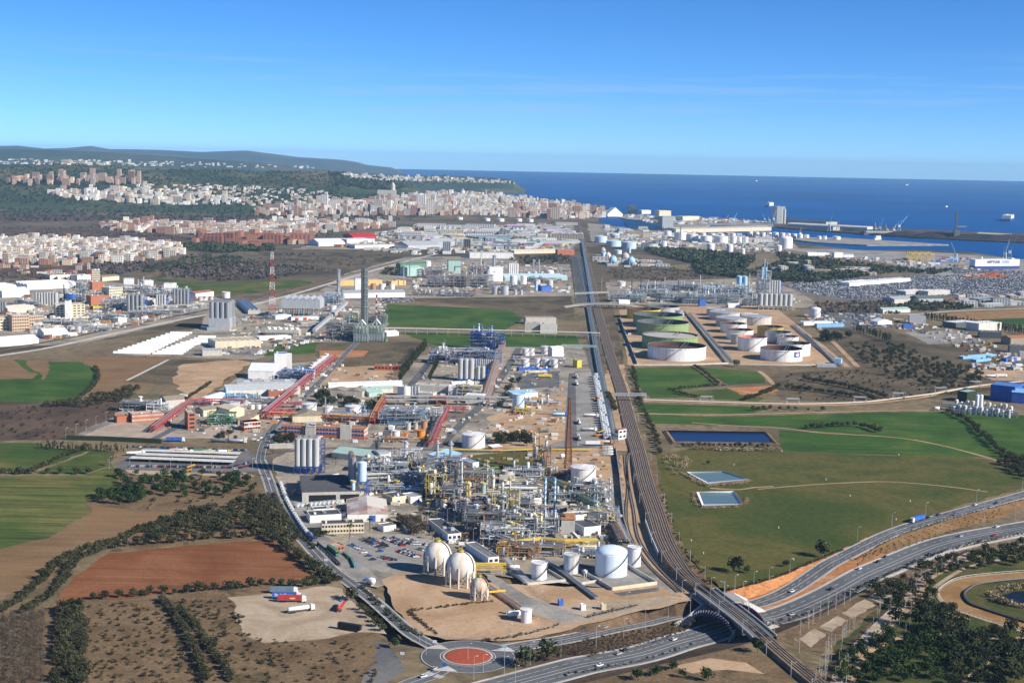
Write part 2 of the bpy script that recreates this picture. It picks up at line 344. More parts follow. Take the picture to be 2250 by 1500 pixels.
def patch(name,m,pts,z=.06,jitter=2.,label=None):
 ZL[0]+=1;zz=z+(ZL[0]%7)*.006
 P=[G(x,y,zz)for x,y in pts]
 if jitter:P=jit(P,jitter,ZL[0])
 b=MB()
 tri=geo.tessellate_polygon([P]);b.add(P,tri)
 o=b.build(name,m)
 for pl in o.data.polygons:
  if pl.normal.z<0:pl.flip()
 return tag(o,label,kind='structure')
def smooth(pts,n=6):
 P=[Vector(p)for p in pts];out=[]
 for i in range(len(P)-1):
  a,b,c,d=P[max(i-1,0)],P[i],P[i+1],P[min(i+2,len(P)-1)]
  for k in range(n):
   t=k/n
   out.append(.5*((2*b)+(c-a)*t+(2*a-5*b+4*c-d)*t*t+(3*b-a-3*c+d)*t**3))
 return out+[P[-1]]
def offs(P,o):
 out=[]
 for i,p in enumerate(P):
  t=P[min(i+1,len(P)-1)]-P[max(i-1,0)];t.z=0;t.normalize()
  out.append(p+Vector((-t.y,t.x,0))*o)
 return out
def ribbon(P,a,b,m=0,mb=None,dz=0):
 A,B=offs(P,a),offs(P,b);mb=mb or MB();n=len(P)
 u=Vector((0,0,dz))
 return mb.add([p+u for p in A]+[p+u for p in B],[(i,i+1,n+i+1,n+i)if a>b else(i+1,i,n+i,n+i+1)for i in range(n-1)],m)
def path3(pts,z=.1,n=6):
 return smooth([G(p[0],p[1],(p[2]if len(p)>2 else 0)+z)for p in pts],n)
def road(name,pts,width,label,z=.14,m='g_road',edge=True,dash=None,n=6,shoulder=0,lines=None,cut=False):
 P=path3(pts,z,n)
 if cut:
  for p in P:p.z=zc(p)+z
 o=ribbon(P,width/2,-width/2).build(name,m);fix_up(o);tag(o,label,kind='structure')
 if shoulder:
  s=ribbon(P,width/2+shoulder,width/2,0,None,-.01);ribbon(P,-width/2,-width/2-shoulder,0,s,-.01)
  fix_up(s.build('kerb','g_conc',o))
 ln=list(lines or[])+([width/2-.5,-width/2+.5]if edge else[])
 for q in ln:
  fix_up(ribbon(P,q+.14,q-.14,0,None,.03).build('lane_line','line',o))
 for q in(dash or[]):
  mk=MB();acc=0;Q=offs(P,q)
  for i in range(len(Q)-1):
   L=(Q[i+1]-Q[i]).length;k=0.
   while k<L:
    if acc%12<4.5:
     a=Q[i]+(Q[i+1]-Q[i])*(k/L);b_=Q[i]+(Q[i+1]-Q[i])*(min(L,k+4.5)/L)
     ribbon([a,b_],.11,-.11,0,mk,.03);k+=4.5;acc+=4.5
    else:k+=7.5;acc+=7.5
  if mk.v:fix_up(mk.build('lane_dashes','line',o));
 return P
def fix_up(o):
 for pl in o.data.polygons:
  if pl.normal.z<0:pl.flip()
 return o
patch('field','g_green2',[(-170,972),(85,973),(120,984),(200,986),(150,1008),(70,1034),(-170,1040)],label='pale green field above the diagonal row of olive trees')
patch('field','g_green2',[(205,988),(252,992),(236,1008),(250,1022),(180,1040),(75,1038),(150,1012)],label='green triangle of field between olive row and cypress hedge')
patch('field','g_stripe',[(-170,1044),(180,1044),(250,1024),(262,1052),(225,1086),(188,1106),(200,1122),(110,1180),(-170,1245)],label='striped green field with pale tractor lines at the left edge')
patch('field','g_brown',[(-170,1243),(112,1180),(202,1122),(192,1104),(215,1112),(300,1122),(398,1126),(330,1166),(210,1196),(150,1230),(90,1285),(-170,1352)],label='bare brown field sloping below the striped green field')
patch('field','g_red',[(122,1322),(150,1285),(190,1250),(240,1214),(320,1206),(450,1196),(590,1184),(640,1215),(688,1266),(640,1276),(540,1286),(400,1300),(300,1313),(180,1320)],label='bare red earth field ringed by olive trees')
patch('field','g_dry',[(-170,1352),(120,1324),(300,1318),(520,1290),(700,1272),(850,1400),(850,1520),(-170,1520)],z=.03,label='overgrown dry orchard in the bottom corner')
patch('scrubland','g_dry',[(205,1118),(190,1100),(230,1086),(264,1050),(300,1040),(560,1044),(575,1090),(620,1150),(680,1220),(640,1212),(590,1182),(330,1204),(240,1212),(300,1172),(400,1128),(300,1120)],z=.03,label='dry scrub with pines beside the access road')
patch('track','g_brown',[(300,1192),(330,1183),(460,1170),(590,1158),(592,1166),(460,1180),(340,1190)],z=.05,label='bare strip between the olive rows')
patch('truck_lot','g_gravel',[(498,1312),(560,1306),(640,1296),(722,1286),(752,1292),(775,1322),(800,1340),(832,1372),(850,1392),(780,1388),(720,1402),(640,1408),(580,1412),(540,1396),(520,1365),(512,1345),(520,1330)],z=.09,jitter=1.5,label='pale gravel lorry park')
patch('lay_by','g_yard2',[(822,1408),(850,1412),(880,1450),(890,1470),(850,1500),(790,1510),(800,1480),(826,1455)],label='old asphalt lay-by left of the roundabout')
patch('field','g_green',[(-170,792),(30,790),(105,795),(178,795),(210,812),(214,830),(185,862),(150,880),(60,884),(-170,884)],label='green field with curved edge at the left')
patch('field','g_brown',[(-170,792),(28,790),(45,802),(60,815),(85,822),(70,832),(-170,834)],z=.12,label='brown plot at the left edge of the green field')
patch('field','g_brown',[(58,791),(104,794),(110,812),(96,838),(88,820),(62,804)],z=.12,label='small brown plot inside the green field')
patch('field','g_brown',[(178,785),(372,784),(270,838),(330,842),(300,860),(182,872),(214,838),(212,812),(180,795)],label='bare brown field beside the white sheds')
patch('scrubland','g_dark',[(-170,884),(150,882),(300,862),(240,920),(140,965),(-170,972)],z=.03,label='reddish scrub below the green field')
patch('field','g_scrub',[(374,790),(480,790),(560,790),(480,850),(400,845),(330,842),(272,838)],z=.03,label='rough plot crossed by a pale track')
patch('field','g_tan',[(400,800),(520,790),(550,795),(440,880),(400,860),(380,835)],z=.08,jitter=4,label='bare tan ground behind the brick office')
patch('field','g_green',[(600,756),(700,752),(690,775),(640,778),(580,782)],z=.07,label='small dark green plot beside the grey shed')
patch('field','g_orange',[(700,770),(810,770),(800,783),(700,788)],z=.07,jitter=3,label='ploughed orange plot behind the red pipe bridge')
patch('field','g_scrub',[(690,750),(940,752),(900,800),(820,830),(730,800),(700,790)],z=.03,label='scrubby waste ground left of the cypress row')
patch('yard','g_tan',[(740,806),(900,800),(880,835),(700,846)],z=.09,jitter=3,label='dug tan earth behind the low grey sheds')
patch('field','g_green',[(850,668),(1115,680),(1150,700),(1110,724),(850,716),(838,690)],jitter=3,label='green field right of the striped chimney')
patch('field','g_green',[(880,730),(1210,735),(1270,738),(1272,755),(1180,762),(960,760)],jitter=2,label='strip of green field behind the blue process frame')
patch('field','g_scrub',[(850,655),(1255,650),(1262,700),(1150,700),(1110,680)],z=.04,label='brown waste ground in front of the far chemical works')
patch('site','g_site',[(890,565),(1250,560),(1262,650),(850,656),(700,640),(760,600)],z=.04,label='works yard of the far chemical plant')
patch('site','g_site',[(450,690),(560,660),(700,640),(850,655),(835,690),(850,750),(690,752),(560,790),(240,778),(440,720)],z=.045,label='yard of the power station and bagged stock')
patch('site','g_site',[(-170,640),(150,610),(430,640),(500,660),(460,690),(180,755),(-170,770)],z=.045,label='yard of the works on the left edge')
patch('site','g_site',[(600,800),(740,790),(940,780),(1100,740),(1280,762),(1300,820),(1330,985),(1100,985),(960,990),(600,985),(540,960),(220,968),(150,965),(300,880),(440,880),(540,820)],z=.035,label='yards and lanes of the middle chemical works')
patch('yard','g_pave',[(290,925),(330,940),(420,958),(340,966),(225,965),(170,962),(255,925)],z=.09,label='empty paved yard before the brick offices')
patch('yard','g_pave',[(420,962),(470,930),(540,915),(520,965)],z=.09,label='paved yard right of the brick tower')
patch('yard','g_tan',[(1070,915),(1180,870),(1240,870),(1250,960),(1190,985),(1090,985)],z=.09,jitter=3,label='bare orange earth beside the rail terminal')
patch('terminal','g_yard',[(1262,815),(1312,812),(1335,975),(1262,980)],z=.1,jitter=0,label='grey concrete apron of the container rail terminal')
patch('terminal_lane','g_yard2',[(1250,820),(1264,818),(1268,980),(1240,980)],z=.12,jitter=0,label='dark asphalt lane beside the terminal apron')
patch('yard','g_yard2',[(1130,820),(1230,815),(1228,848),(1140,855)],z=.09,jitter=.5,label='dark asphalt yard with a yellow skip')
patch('field','g_meadow',[(1030,1000),(1160,990),(1180,1030),(1140,1040),(1060,1030)],z=.09,label='grass plot left of the tall lattice mast')
patch('yard','g_tan',[(1180,985),(1340,985),(1362,1080),(1310,1090),(1200,1040)],z=.07,jitter=3,label='tan yard round the lattice mast')
patch('site','g_site',[(600,1010),(640,985),(960,990),(1350,985),(1372,1110),(1385,1195),(1430,1250),(1500,1310),(1060,1260),(900,1270),(830,1290),(780,1280),(700,1225),(650,1165),(612,1100)],z=.035,label='yards and lanes of the near chemical plant')
patch('car_park','g_yard',[(768,1182),(880,1172),(985,1192),(985,1238),(880,1236),(842,1258),(775,1228),(760,1205)],z=.1,jitter=0,label='asphalt car park in front of the near plant')
patch('yard','g_yard',[(640,1085),(700,1082),(720,1140),(700,1170),(760,1200),(830,1270),(790,1275),(720,1220),(676,1165),(650,1120)],z=.095,jitter=0,label='entrance lane inside the plant fence')
patch('yard','g_tan',[(838,1272),(880,1258),(940,1262),(1060,1278),(1300,1290),(1440,1288),(1520,1318),(1470,1330),(1390,1345),(1300,1368),(1180,1400),(1100,1408),(980,1404),(925,1392),(890,1360),(860,1320)],z=.08,jitter=1.5,label='bare tan ground round the gas spheres')
patch('yard','g_yard',[(1050,1250),(1085,1262),(1160,1310),(1250,1340),(1290,1355),(1230,1368),(1180,1352),(1120,1310)],z=.1,jitter=1,label='worn concrete track through the tan ground')
patch('yard','g_gravel',[(1215,1335),(1300,1325),(1440,1310),(1510,1318),(1440,1332),(1290,1366),(1230,1366)],z=.12,jitter=1,label='grey gravel strip above the cutting')
patch('meadow','g_meadow',[(1440,1000),(1520,985),(1720,990),(1900,1000),(2100,1002),(2180,1010),(2250,1045),(2250,1072),(2100,1112),(1960,1158),(1850,1206),(1760,1246),(1690,1273),(1610,1292),(1580,1290),(1510,1220),(1470,1130),(1450,1060)],z=.05,jitter=1.5,label='wide rough meadow between railway and slip road')
patch('field','g_green',[(1405,910),(1600,915),(1900,906),(2080,904),(2110,912),(2200,940),(2420,950),(2420,1040),(2200,1010),(2100,985),(1960,960),(1720,940),(1600,934),(1440,930)],label='long bright green field under the pipeline')
patch('field','g_green',[(1712,944),(1800,950),(1960,958),(2080,980),(2170,1005),(1900,998),(1720,990)],label='green field right of the long blue pond')
patch('field','g_green',[(2090,906),(2420,920),(2420,1000),(2200,985),(2160,950)],z=.08,label='green field before the blue factory')
patch('field','g_green',[(1378,808),(1520,806),(1580,846),(1480,858),(1560,872),(1430,874),(1398,845)],label='green field below the big white tank')
patch('field','g_green',[(1532,806),(1680,818),(1682,840),(1600,846)],label='green triangle beside the dirt track below the tanks')
patch('field','g_green2',[(1500,860),(1630,852),(1680,875),(1660,882),(1560,876)],label='small green field above the pipeline')
patch('field','g_orange',[(1598,852),(1700,846),(1712,858),(1650,875)],z=.08,jitter=2,label='ploughed orange patch above the pipeline')
patch('field','g_green',[(1400,886),(1560,890),(1700,896),(1640,908),(1405,908)],z=.055,label='narrow green strip just below the pipeline')
patch('scrubland','g_scrub',[(1700,820),(1880,810),(1760,690),(1860,690),(2000,740),(2420,790),(2420,850),(2100,868),(1960,884),(1720,880),(1690,845)],z=.03,label='dark bushy scrub right of the tank farm')
patch('yard','g_yard',[(1985,728),(2100,726),(2160,752),(2040,756)],z=.08,jitter=1,label='empty grey yard in the scrub')
patch('field','g_sand',[(2050,690),(2420,672),(2420,692),(2130,704)],z=.06,label='brown strip above the far green field')
patch('field','g_green',[(2150,702),(2420,692),(2420,722),(2230,716)],z=.08,label='dark green field at the right edge')
patch('yard','g_tan',[(2110,810),(2420,815),(2420,840),(2180,835)],z=.07,jitter=2,label='gravel yard with parked trailers')
patch('tank_farm','g_tan',[(1360,680),(1520,672),(1700,672),(1870,806),(1610,800),(1380,802)],z=.06,jitter=.5,label='tan bunded ground of the oil tank farm')
patch('site','g_site',[(1330,620),(1700,610),(1800,668),(1770,676),(1500,670),(1340,668)],z=.045,label='yard of the refinery units behind the tanks')
patch('parking','g_yard2',[(1710,625),(1800,614),(2000,604),(2420,598),(2420,645),(2100,650),(1860,660),(1800,655)],z=.06,label='asphalt of the vast car terminal')
patch('yard','g_yard2',[(1760,680),(1900,680),(1960,720),(1800,722)],z=.06,label='car parks beside the blue roofed offices')
patch('quay','g_yard',[(1700,545),(1830,548),(2090,556),(2250,570),(2420,605),(2060,612),(1960,580)],z=.06,label='wide pale quay of the container port')
patch('plantation','g_dry',[(1660,1412),(1700,1396),(1800,1356),(1950,1276),(2060,1228),(2100,1222),(1960,1310),(1840,1400),(1800,1440),(1700,1400)],z=.05,jitter=2,label='tan plots planted with bare poplars')
patch('park','g_lawn',[(1810,1520),(1830,1420),(1960,1310),(2100,1222),(2420,1185),(2420,1530)],z=.06,jitter=2,label='dark wooded park in the bottom right corner')
patch('dirt','g_dry',[(1180,1530),(1400,1474),(1560,1436),(1640,1420),(1720,1460),(1790,1530)],z=.05,jitter=2,label='dry slope below the highway')
patch('dirt','g_tan',[(1480,1462),(1560,1445),(1640,1455),(1680,1480),(1600,1470),(1520,1478)],z=.09,jitter=2,label='bare sandy curve on the dry slope')
patch('bank','g_sand',[(1915,1205),(1960,1182),(2100,1138),(2250,1095),(2420,1080),(2420,1120),(2235,1118),(2205,1135),(2080,1168),(1930,1218),(1880,1245),(1900,1222)],z=.05,jitter=1,label='planted orange bank between slip road and highway')
for k,(pts,mm,lb)in enumerate(((((0,582),(200,585),(210,600),(100,612),(0,610)),'g_dark','brown field below the left town'),(((560,552),(700,545),(880,552),(760,596),(640,588)),'g_scrub','brown heath behind the red and white mast'),(((640,548),(760,520),(860,505),(1000,495),(1260,492),(1262,550),(1000,548),(870,548)),'g_site','yards of the estate below the city'),(((0,498),(230,500),(420,522),(400,532),(180,520),(0,520)),'g_dark','dark fields between the left towns'),(((440,515),(560,512),(700,512),(560,520)),'g_site','streets of the red brick blocks'),(((1320,590),(1480,588),(1620,612),(1340,615)),'g_scrub','rough heath behind the refinery'),(((1290,490),(1480,512),(1740,532),(1760,548),(1430,550),(1300,530)),'g_site','yards of the port estate'),(((0,470),(560,474),(700,480),(560,486),(200,486),(0,490)),'g_dark','dark river plain before the towns'),(((200,545),(400,560),(330,572),(200,582)),'g_plain','open ground right of the left town'),(((330,610),(480,620),(660,612),(700,625),(500,650),(420,640)),'g_green2','rough green strip beside the left works'),(((300,470),(420,468),(430,474),(310,476)),'g_green2','green plot on the river plain'),(((1130,560),(1255,556),(1258,580),(1140,584)),'g_scrub','scrub behind the pale blue hall'))):patch('field',mm,pts,z=.03+.004*k,jitter=6,label=lb)
road('park_path',[(2250,1400),(2150,1402),(2060,1392),(1980,1400),(1900,1440),(1870,1500)],3.5,'sandy path winding through the park',m='g_tan',edge=False,z=.12)
road('park_path',[(2110,1505),(2150,1470),(2190,1440),(2250,1430)],3,'sandy path at the bottom right corner',m='g_tan',edge=False,z=.12)
road('park_path',[(2250,1222),(2180,1232),(2120,1248),(2060,1285),(2045,1310),(2065,1335),(2130,1362)],3,'sandy path round the racing track',m='g_gravel',edge=False,z=.12)
road('access_road',[(962,1424),(940,1412),(905,1392),(870,1362),(820,1318),(770,1280),(725,1246),(680,1200),(640,1152),(606,1100),(588,1050),(572,1010)],8.5,'grey access road along the plant fence',shoulder=.6,lines=[0],z=.15)
road('access_road',[(572,1012),(578,980),(600,940),(640,900),(690,850),(735,805),(770,765),(800,740)],8,'lane running back past the red pipe bridge',z=.152,dash=[0])
road('works_lane',[(560,1000),(700,985),(880,985),(1060,992),(1240,983),(1345,975)],8,'lane between the near and middle works',z=.148,edge=False)
road('works_lane',[(960,985),(990,955),(1020,925),(1060,885),(1090,845),(1120,800),(1140,765)],9,'lane beside the salmon pipe rack',z=.151,edge=False)
road('works_lane',[(900,850),(940,800),(975,760)],9,'lane beside the cypress row',z=.149,edge=False)
road('works_lane',[(820,985),(850,950),(900,900),(935,862)],8,'lane between brick office and orange tanks',z=.147,edge=False)
road('works_lane',[(330,968),(400,930),(440,895),(520,850),(600,790),(660,745)],8,'lane behind the brick tower',z=.145,edge=False)
road('terminal_road',[(1325,985),(1318,900),(1304,820),(1290,760)],5,'narrow lane between terminal and pipe corridor',z=.144,edge=False)
HW=[(1000,1535),(1130,1500),(1250,1468),(1400,1438),(1500,1408),(1590,1381),(1655,1366),(1778,1328),(1929,1251),(2080,1191),(2250,1158),(2330,1145)]
HP=road('highway',[(x,y,zc(GC(x,y)))for x,y in HW],22.5,'dual carriageway passing under the railway bridge',shoulder=1.5,dash=[-6,6],lines=[-1.6,1.6],z=.17,cut=True)
RP=road('slip_road',[(x,y,zc(GC(x,y)))for x,y in[(1092,1428),(1150,1418),(1250,1402),(1350,1380),(1450,1358),(1530,1343),(1620,1334),(1690,1316),(1748,1288),(1855,1221),(1967,1167),(2080,1132),(2250,1086),(2330,1062)]],12,'slip road curving from the roundabout up to the right',shoulder=.8,dash=[-2.8,2.8],lines=[0],z=.19,cut=True)
road('link_road',[(985,1462),(950,1482),(900,1500),(860,1520)],10,'short road leaving the roundabout to the lower left',z=.16,lines=[0])
road('highway_path',[(x,y,zc(GC(x,y)))for x,y in[(1670,1384),(1790,1344),(1930,1278),(2080,1214),(2250,1176)]],3.5,'pale service strip along the highway',z=.12,m='g_conc',edge=False,cut=True)
road('dirt_track',[(1700,1068),(1660,1070),(1620,1075),(1560,1072)],3,'dirt spur to the small ponds',m='g_tan',edge=False,z=.1)
road('dirt_track',[(1665,1074),(1760,1066),(1860,1060),(1960,1058),(2080,1068),(2170,1080)],2.2,'faint track across the meadow',m='g_tan',edge=False,z=.1)
road('dirt_track',[(1520,928),(1600,934),(1720,940),(1800,950),(1960,960),(2060,976),(2160,1002),(2250,1030)],3,'pale farm track across the green fields',m='g_tan',edge=False,z=.12)
road('dirt_track',[(1400,907),(1560,911),(1700,908),(1900,903),(2040,901)],4,'pale track along the edge of the pipeline fields',m='g_tan',edge=False,z=.12)
road('dirt_track',[(1668,815),(1685,828),(1700,845)],6,'orange track beside the green triangle',m='g_tan',edge=False,z=.12)
road('pipeline_road',[(1392,880),(1560,885),(1760,890),(1900,886),(2030,872),(2120,852),(2420,838)],7,'sandy strip beneath the long pipeline',m='g_tan',edge=False,z=.1)
road('dike_road',[(1770,690),(1800,720),(1850,770),(1885,806)],7,'pale road beside the tank farm fence',m='g_tan',edge=False,z=.13)
road('far_road',[(1850,688),(2000,690),(2120,682),(2420,672)],8,'pale road above the cypress hedge',m='g_conc',edge=False,z=.11)
road('left_road',[(-30,785),(100,765),(240,735),(380,705),(460,690),(560,668),(660,642),(760,612),(900,572),(970,555),(1010,542)],9,'pale diagonal road beside the left railway',m='g_conc',edge=False,z=.12)
road('left_road',[(200,614),(300,596),(400,578),(470,562),(560,548),(650,540),(730,530)],12,'grey road leaving the left town',z=.12,edge=False)
road('field_track',[(278,836),(320,815),(370,790)],4,'pale track between brown field and rough plot',m='g_conc',edge=False,z=.12)
rc=G(1028,1441,.2);rr=W(74,1028,1441)
rb=MB();n=64
def ring(mb,c,r1,r2,z,m=0,n=64):
 mb.add([(c.x+r*math.cos(2*math.pi*i/n),c.y+r*math.sin(2*math.pi*i/n),z)for r in(r1,r2)for i in range(n)],[(i,n+i,n+(i+1)%n,(i+1)%n)for i in range(n)],m)
rbo=tag(ob('roundabout',None),'asphalt roundabout with a raised red centre',kind='structure')
def rpart(name,r1,r2,z,m):
 b=MB();ring(b,rc,r1,r2,z);fix_up(b.build(name,m,rbo))
r0=W(51.5,1028,1441)
rpart('carriageway',r0,r0+12.5,.22,'g_road');rpart('lane_line',r0+2.3,r0+2.0,.26,'line');rpart('lane_line',r0+12.0,r0+11.7,.26,'line')
b=MB();ring(b,rc,r0-.2,r0,.36);ring(b,rc,r0,r0+.05,.24);ring(b,rc,r0+.9,r0-.3,.36);ring(b,rc,r0+.9,r0+.92,.1);fix_up(b.build('kerb','g_conc',rbo))
COL['redgrav']=(.40,.085,.035)
b=MB();b.dome(rc.x,rc.y,.3,r0-.3,.5,48,4);b.build('red_gravel','redgrav',rbo)
for(x,y)in((958,1421),(1105,1426),(975,1469)):
 p=G(x,y,.22);b=MB();b.prism([(p.x-6,p.y-2),(p.x+7,p.y-3),(p.x+2,p.y+4)],.2,.16);b.build('splitter_island','g_conc',rbo)
for(x,y)in((946,1481),(962,1486)):
 for k in range(5):
  p=G(x+(k-2)*4,y+(k-2)*1.2-(k-2)*0);b=MB();b.box(p.x,p.y,.3,.55,4.2,.01,R(-35));b.build('zebra_stripe','line',rbo)
def pond(pts,wpts,wm,label,liner='g_ballast',zt=1.4):
 o=tag(ob('pond',None),label,kind='structure');P=[G(x,y,zt)for x,y in pts];Q=[G(x,y,-.0)for x,y in wpts];n=len(P)
 b=MB();b.add(P+Q,[(i,(i+1)%n,n+(i+1)%n,n+i)for i in range(n)]);fix_up(b.build('liner',liner,o))
 c=sum(P,Vector())/n;b=MB();O=[p+(p-c).normalized()*4 for p in P]
 for q in O:q.z=.1
 b.add(O+P,[(i,(i+1)%n,n+(i+1)%n,n+i)for i in range(n)]);fix_up(b.build('bank','g_scrub',o))
 b=MB();b.add([q+Vector((0,0,.16))for q in Q],[tuple(range(n))]);fix_up(b.build('water',wm,o));return o
pond([(1462,945),(1682,948),(1706,975),(1480,972)],[(1468,947),(1676,950),(1695,972),(1484,969)],'w_pond','long dark blue pond between the green fields')
pond([(1508,1036),(1590,1034),(1648,1052),(1555,1062)],[(1516,1039),(1588,1037),(1636,1052),(1556,1059)],'w_teal','upper pale teal pond with white liner edge','greyplast')
pond([(1530,1080),(1612,1078),(1632,1108),(1543,1110)],[(1537,1083),(1608,1082),(1624,1106),(1546,1107)],'w_teal','lower pale teal pond with white liner edge','greyplast')
TR=path3([(2500,1258),(2380,1258),(2250,1264),(2140,1275),(2102,1290),(2090,1306),(2106,1328),(2152,1346),(2250,1377),(2400,1422),(2500,1450)],.2,8)
tr=tag(ob('race_track',None),'sandy brown racing track oval at the right edge',kind='structure')
fix_up(ribbon(TR,6.5,-6.5).build('sand','g_sand',tr));fix_up(ribbon(TR,7.6,6.4,0,None,.03).build('hedge_edge','g_lawn',tr));fix_up(ribbon(TR,-6.4,-8.8,0,None,-.03).build('apron','g_gravel',tr))
b=MB()
for k in range(0,len(TR)-1,1):
 p=offs(TR,-7.2)[k];b.beam(p,p+Vector((0,0,1.3)),.12)
b.tube([p+Vector((0,0,1.2))for p in offs(TR,-7.2)],.1,4);b.build('rail','white',tr)
b=MB();b.tube([p+Vector((0,0,.7))for p in offs(TR,7.4)],.7,5);b.build('inner_hedge','droof',tr)
patch('pond','w_dark',[(2196,1308),(2230,1298),(2300,1294),(2300,1330),(2240,1328),(2215,1318)],z=.16,jitter=1,label='dark reed-fringed pond inside the racing track')
st=path3([(2140,1212),(2080,1238),(2030,1262),(2008,1288),(1996,1316),(1965,1340),(1905,1398),(1858,1448),(1836,1505)],.16,6)
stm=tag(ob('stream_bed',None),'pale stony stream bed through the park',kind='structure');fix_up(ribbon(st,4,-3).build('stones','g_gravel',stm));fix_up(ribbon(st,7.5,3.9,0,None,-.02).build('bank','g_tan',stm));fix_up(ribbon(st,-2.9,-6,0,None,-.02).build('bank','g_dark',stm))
for k,q in enumerate((((1755,1402),(1790,1380),(1815,1392),(1782,1422)),((1800,1376),(1840,1352),(1862,1362),(1826,1388)),((1848,1346),(1900,1316),(1925,1328),(1872,1358)),((1905,1312),(1950,1288),(1975,1300),(1935,1326)))):patch('plot','g_gravel',q,z=.11,jitter=1,label=('first','second','third','fourth')[k]+' pale gravel plot striped by poplar shadows')
RAIL=[(1850,1540,1.5),(1800,1500,2),(1720,1434,2),(1640,1364,2),(1560,1303,2.5),(1500,1252,3),(1462,1190,3.4),(1440,1125,3),(1418,1060,2),(1401,990,1),(1382,925,.6),(1365,857,.4),(1345,795,.4),(1330,745,.3),(1312,680,.3),(1297,605,.3),(1284,545,.3),(1272,495,.3),(1268,484,.3)]
RLP=path3(RAIL,.3,6)
def trackbed(name,P,w,label,m='g_ballast',wf=None):
 n=len(P);wf=wf or[w]*n
 vo=lambda s,e:[offs(P,s*(wf[i]/2+e))[i]for i in range(n)]
 A,B,a,b_=vo(1,0),vo(-1,0),vo(1,1),vo(-1,1)
 for q in a+b_:q.z=-.3
 mb=MB();mb.add(a+A+B+b_,[(k*n+i,k*n+i+1,(k+1)*n+i+1,(k+1)*n+i)for k in range(3)for i in range(n-1)])
 return tag(fix_up(mb.build(name,m)),label,kind='structure')
trackbed('track_bed',RLP,14,'brown ballast bed of the main railway','g_ballast',[float(np.interp(p.y,[820,900],[9,13.6]))for p in RLP])
COL['sleeper']=(.25,.2,.15);COL['raildark']=(.035,.03,.028)
def track(P,off,label):
 o=tag(ob('railway_track',None),label,kind='structure');Q=offs(P,off)
 fix_up(ribbon(Q,1.3,-1.3,0,None,.06).build('sleeper_bed','sleeper',o))
 for s in(-.75,.75):
  b=MB();b.tube([p+Vector((0,0,.2))for p in offs(Q,s)],.16,4);b.build('rail','raildark',o)
 return o
iC=min(range(len(RLP)),key=lambda i:abs(RLP[i].y-G(1560,1303).y))
for k,o_ in enumerate((-5.1,-1.8,1.8,5.1)):
 lb=('westernmost','second','third','easternmost')[3-k]+' track of the main railway line'
 if abs(o_)<3:track(RLP,o_,lb)
 else:
  T_=RLP[max(0,iC-2):];Q_=[]
  for i,p in enumerate(T_):
   f=min(1,i/9);t_=T_[min(i+1,len(T_)-1)]-T_[max(i-1,0)];t_.z=0;t_.normalize();Q_.append(p+Vector((-t_.y,t_.x,0))*o_*(.36+.64*f))
  track(Q_,0,lb)
SD=path3([(1392,975,.2),(1378,1010,.2),(1380,1070,.2),(1376,1120,.2),(1382,1170,.2),(1420,1235,.2),(1490,1300,.2)],.1)
track(SD,0,'siding track nearest the plant wall')
SD2=path3([(1372,1000,.2),(1376,1040,.2),(1383,1075,.2),(1392,1120,.2),(1402,1180,.2),(1440,1238,.2),(1502,1300,.2)],.1)
track(SD2,0,'siding track crossing to the main line side')
SD3=path3([(1338,985),(1330,900),(1318,830),(1308,775),(1290,735)],.3);trackbed('track_bed',SD3,9,'ballast of the terminal sidings')
track(SD3,-2.2,'terminal siding nearest the tank wagons');track(SD3,2.2,'terminal siding nearest the pipe corridor')
LR=path3([(-40,775),(120,748),(280,715),(400,692),(520,666),(640,636),(760,605),(880,574)],.4);trackbed('track_bed',LR,8,'ballast of the diagonal railway on the left')
track(LR,-1.9,'near track of the diagonal left railway');track(LR,1.9,'far track of the diagonal left railway')
patch('strip','g_tan',[(1362,1000),(1400,1000),(1412,1060),(1430,1120),(1450,1190),(1490,1255),(1550,1308),(1500,1318),(1430,1260),(1385,1190),(1370,1100)],z=.04,label='sandy strip holding the siding tracks')
patch('strip','g_dry',[(1420,1000),(1440,1000),(1460,1110),(1500,1210),(1580,1292),(1560,1298),(1500,1240),(1465,1180),(1440,1110)],z=.04,label='dry verge between railway and meadow')
patch('strip','g_tan',[(1340,800),(1370,800),(1410,990),(1330,990),(1318,860)],z=.03,label='sandy verge of the railway by the terminal')
patch('strip','g_scrub',[(1262,560),(1330,560),(1370,800),(1320,800)],z=.025,label='rough verge of the railway and pipe corridor')
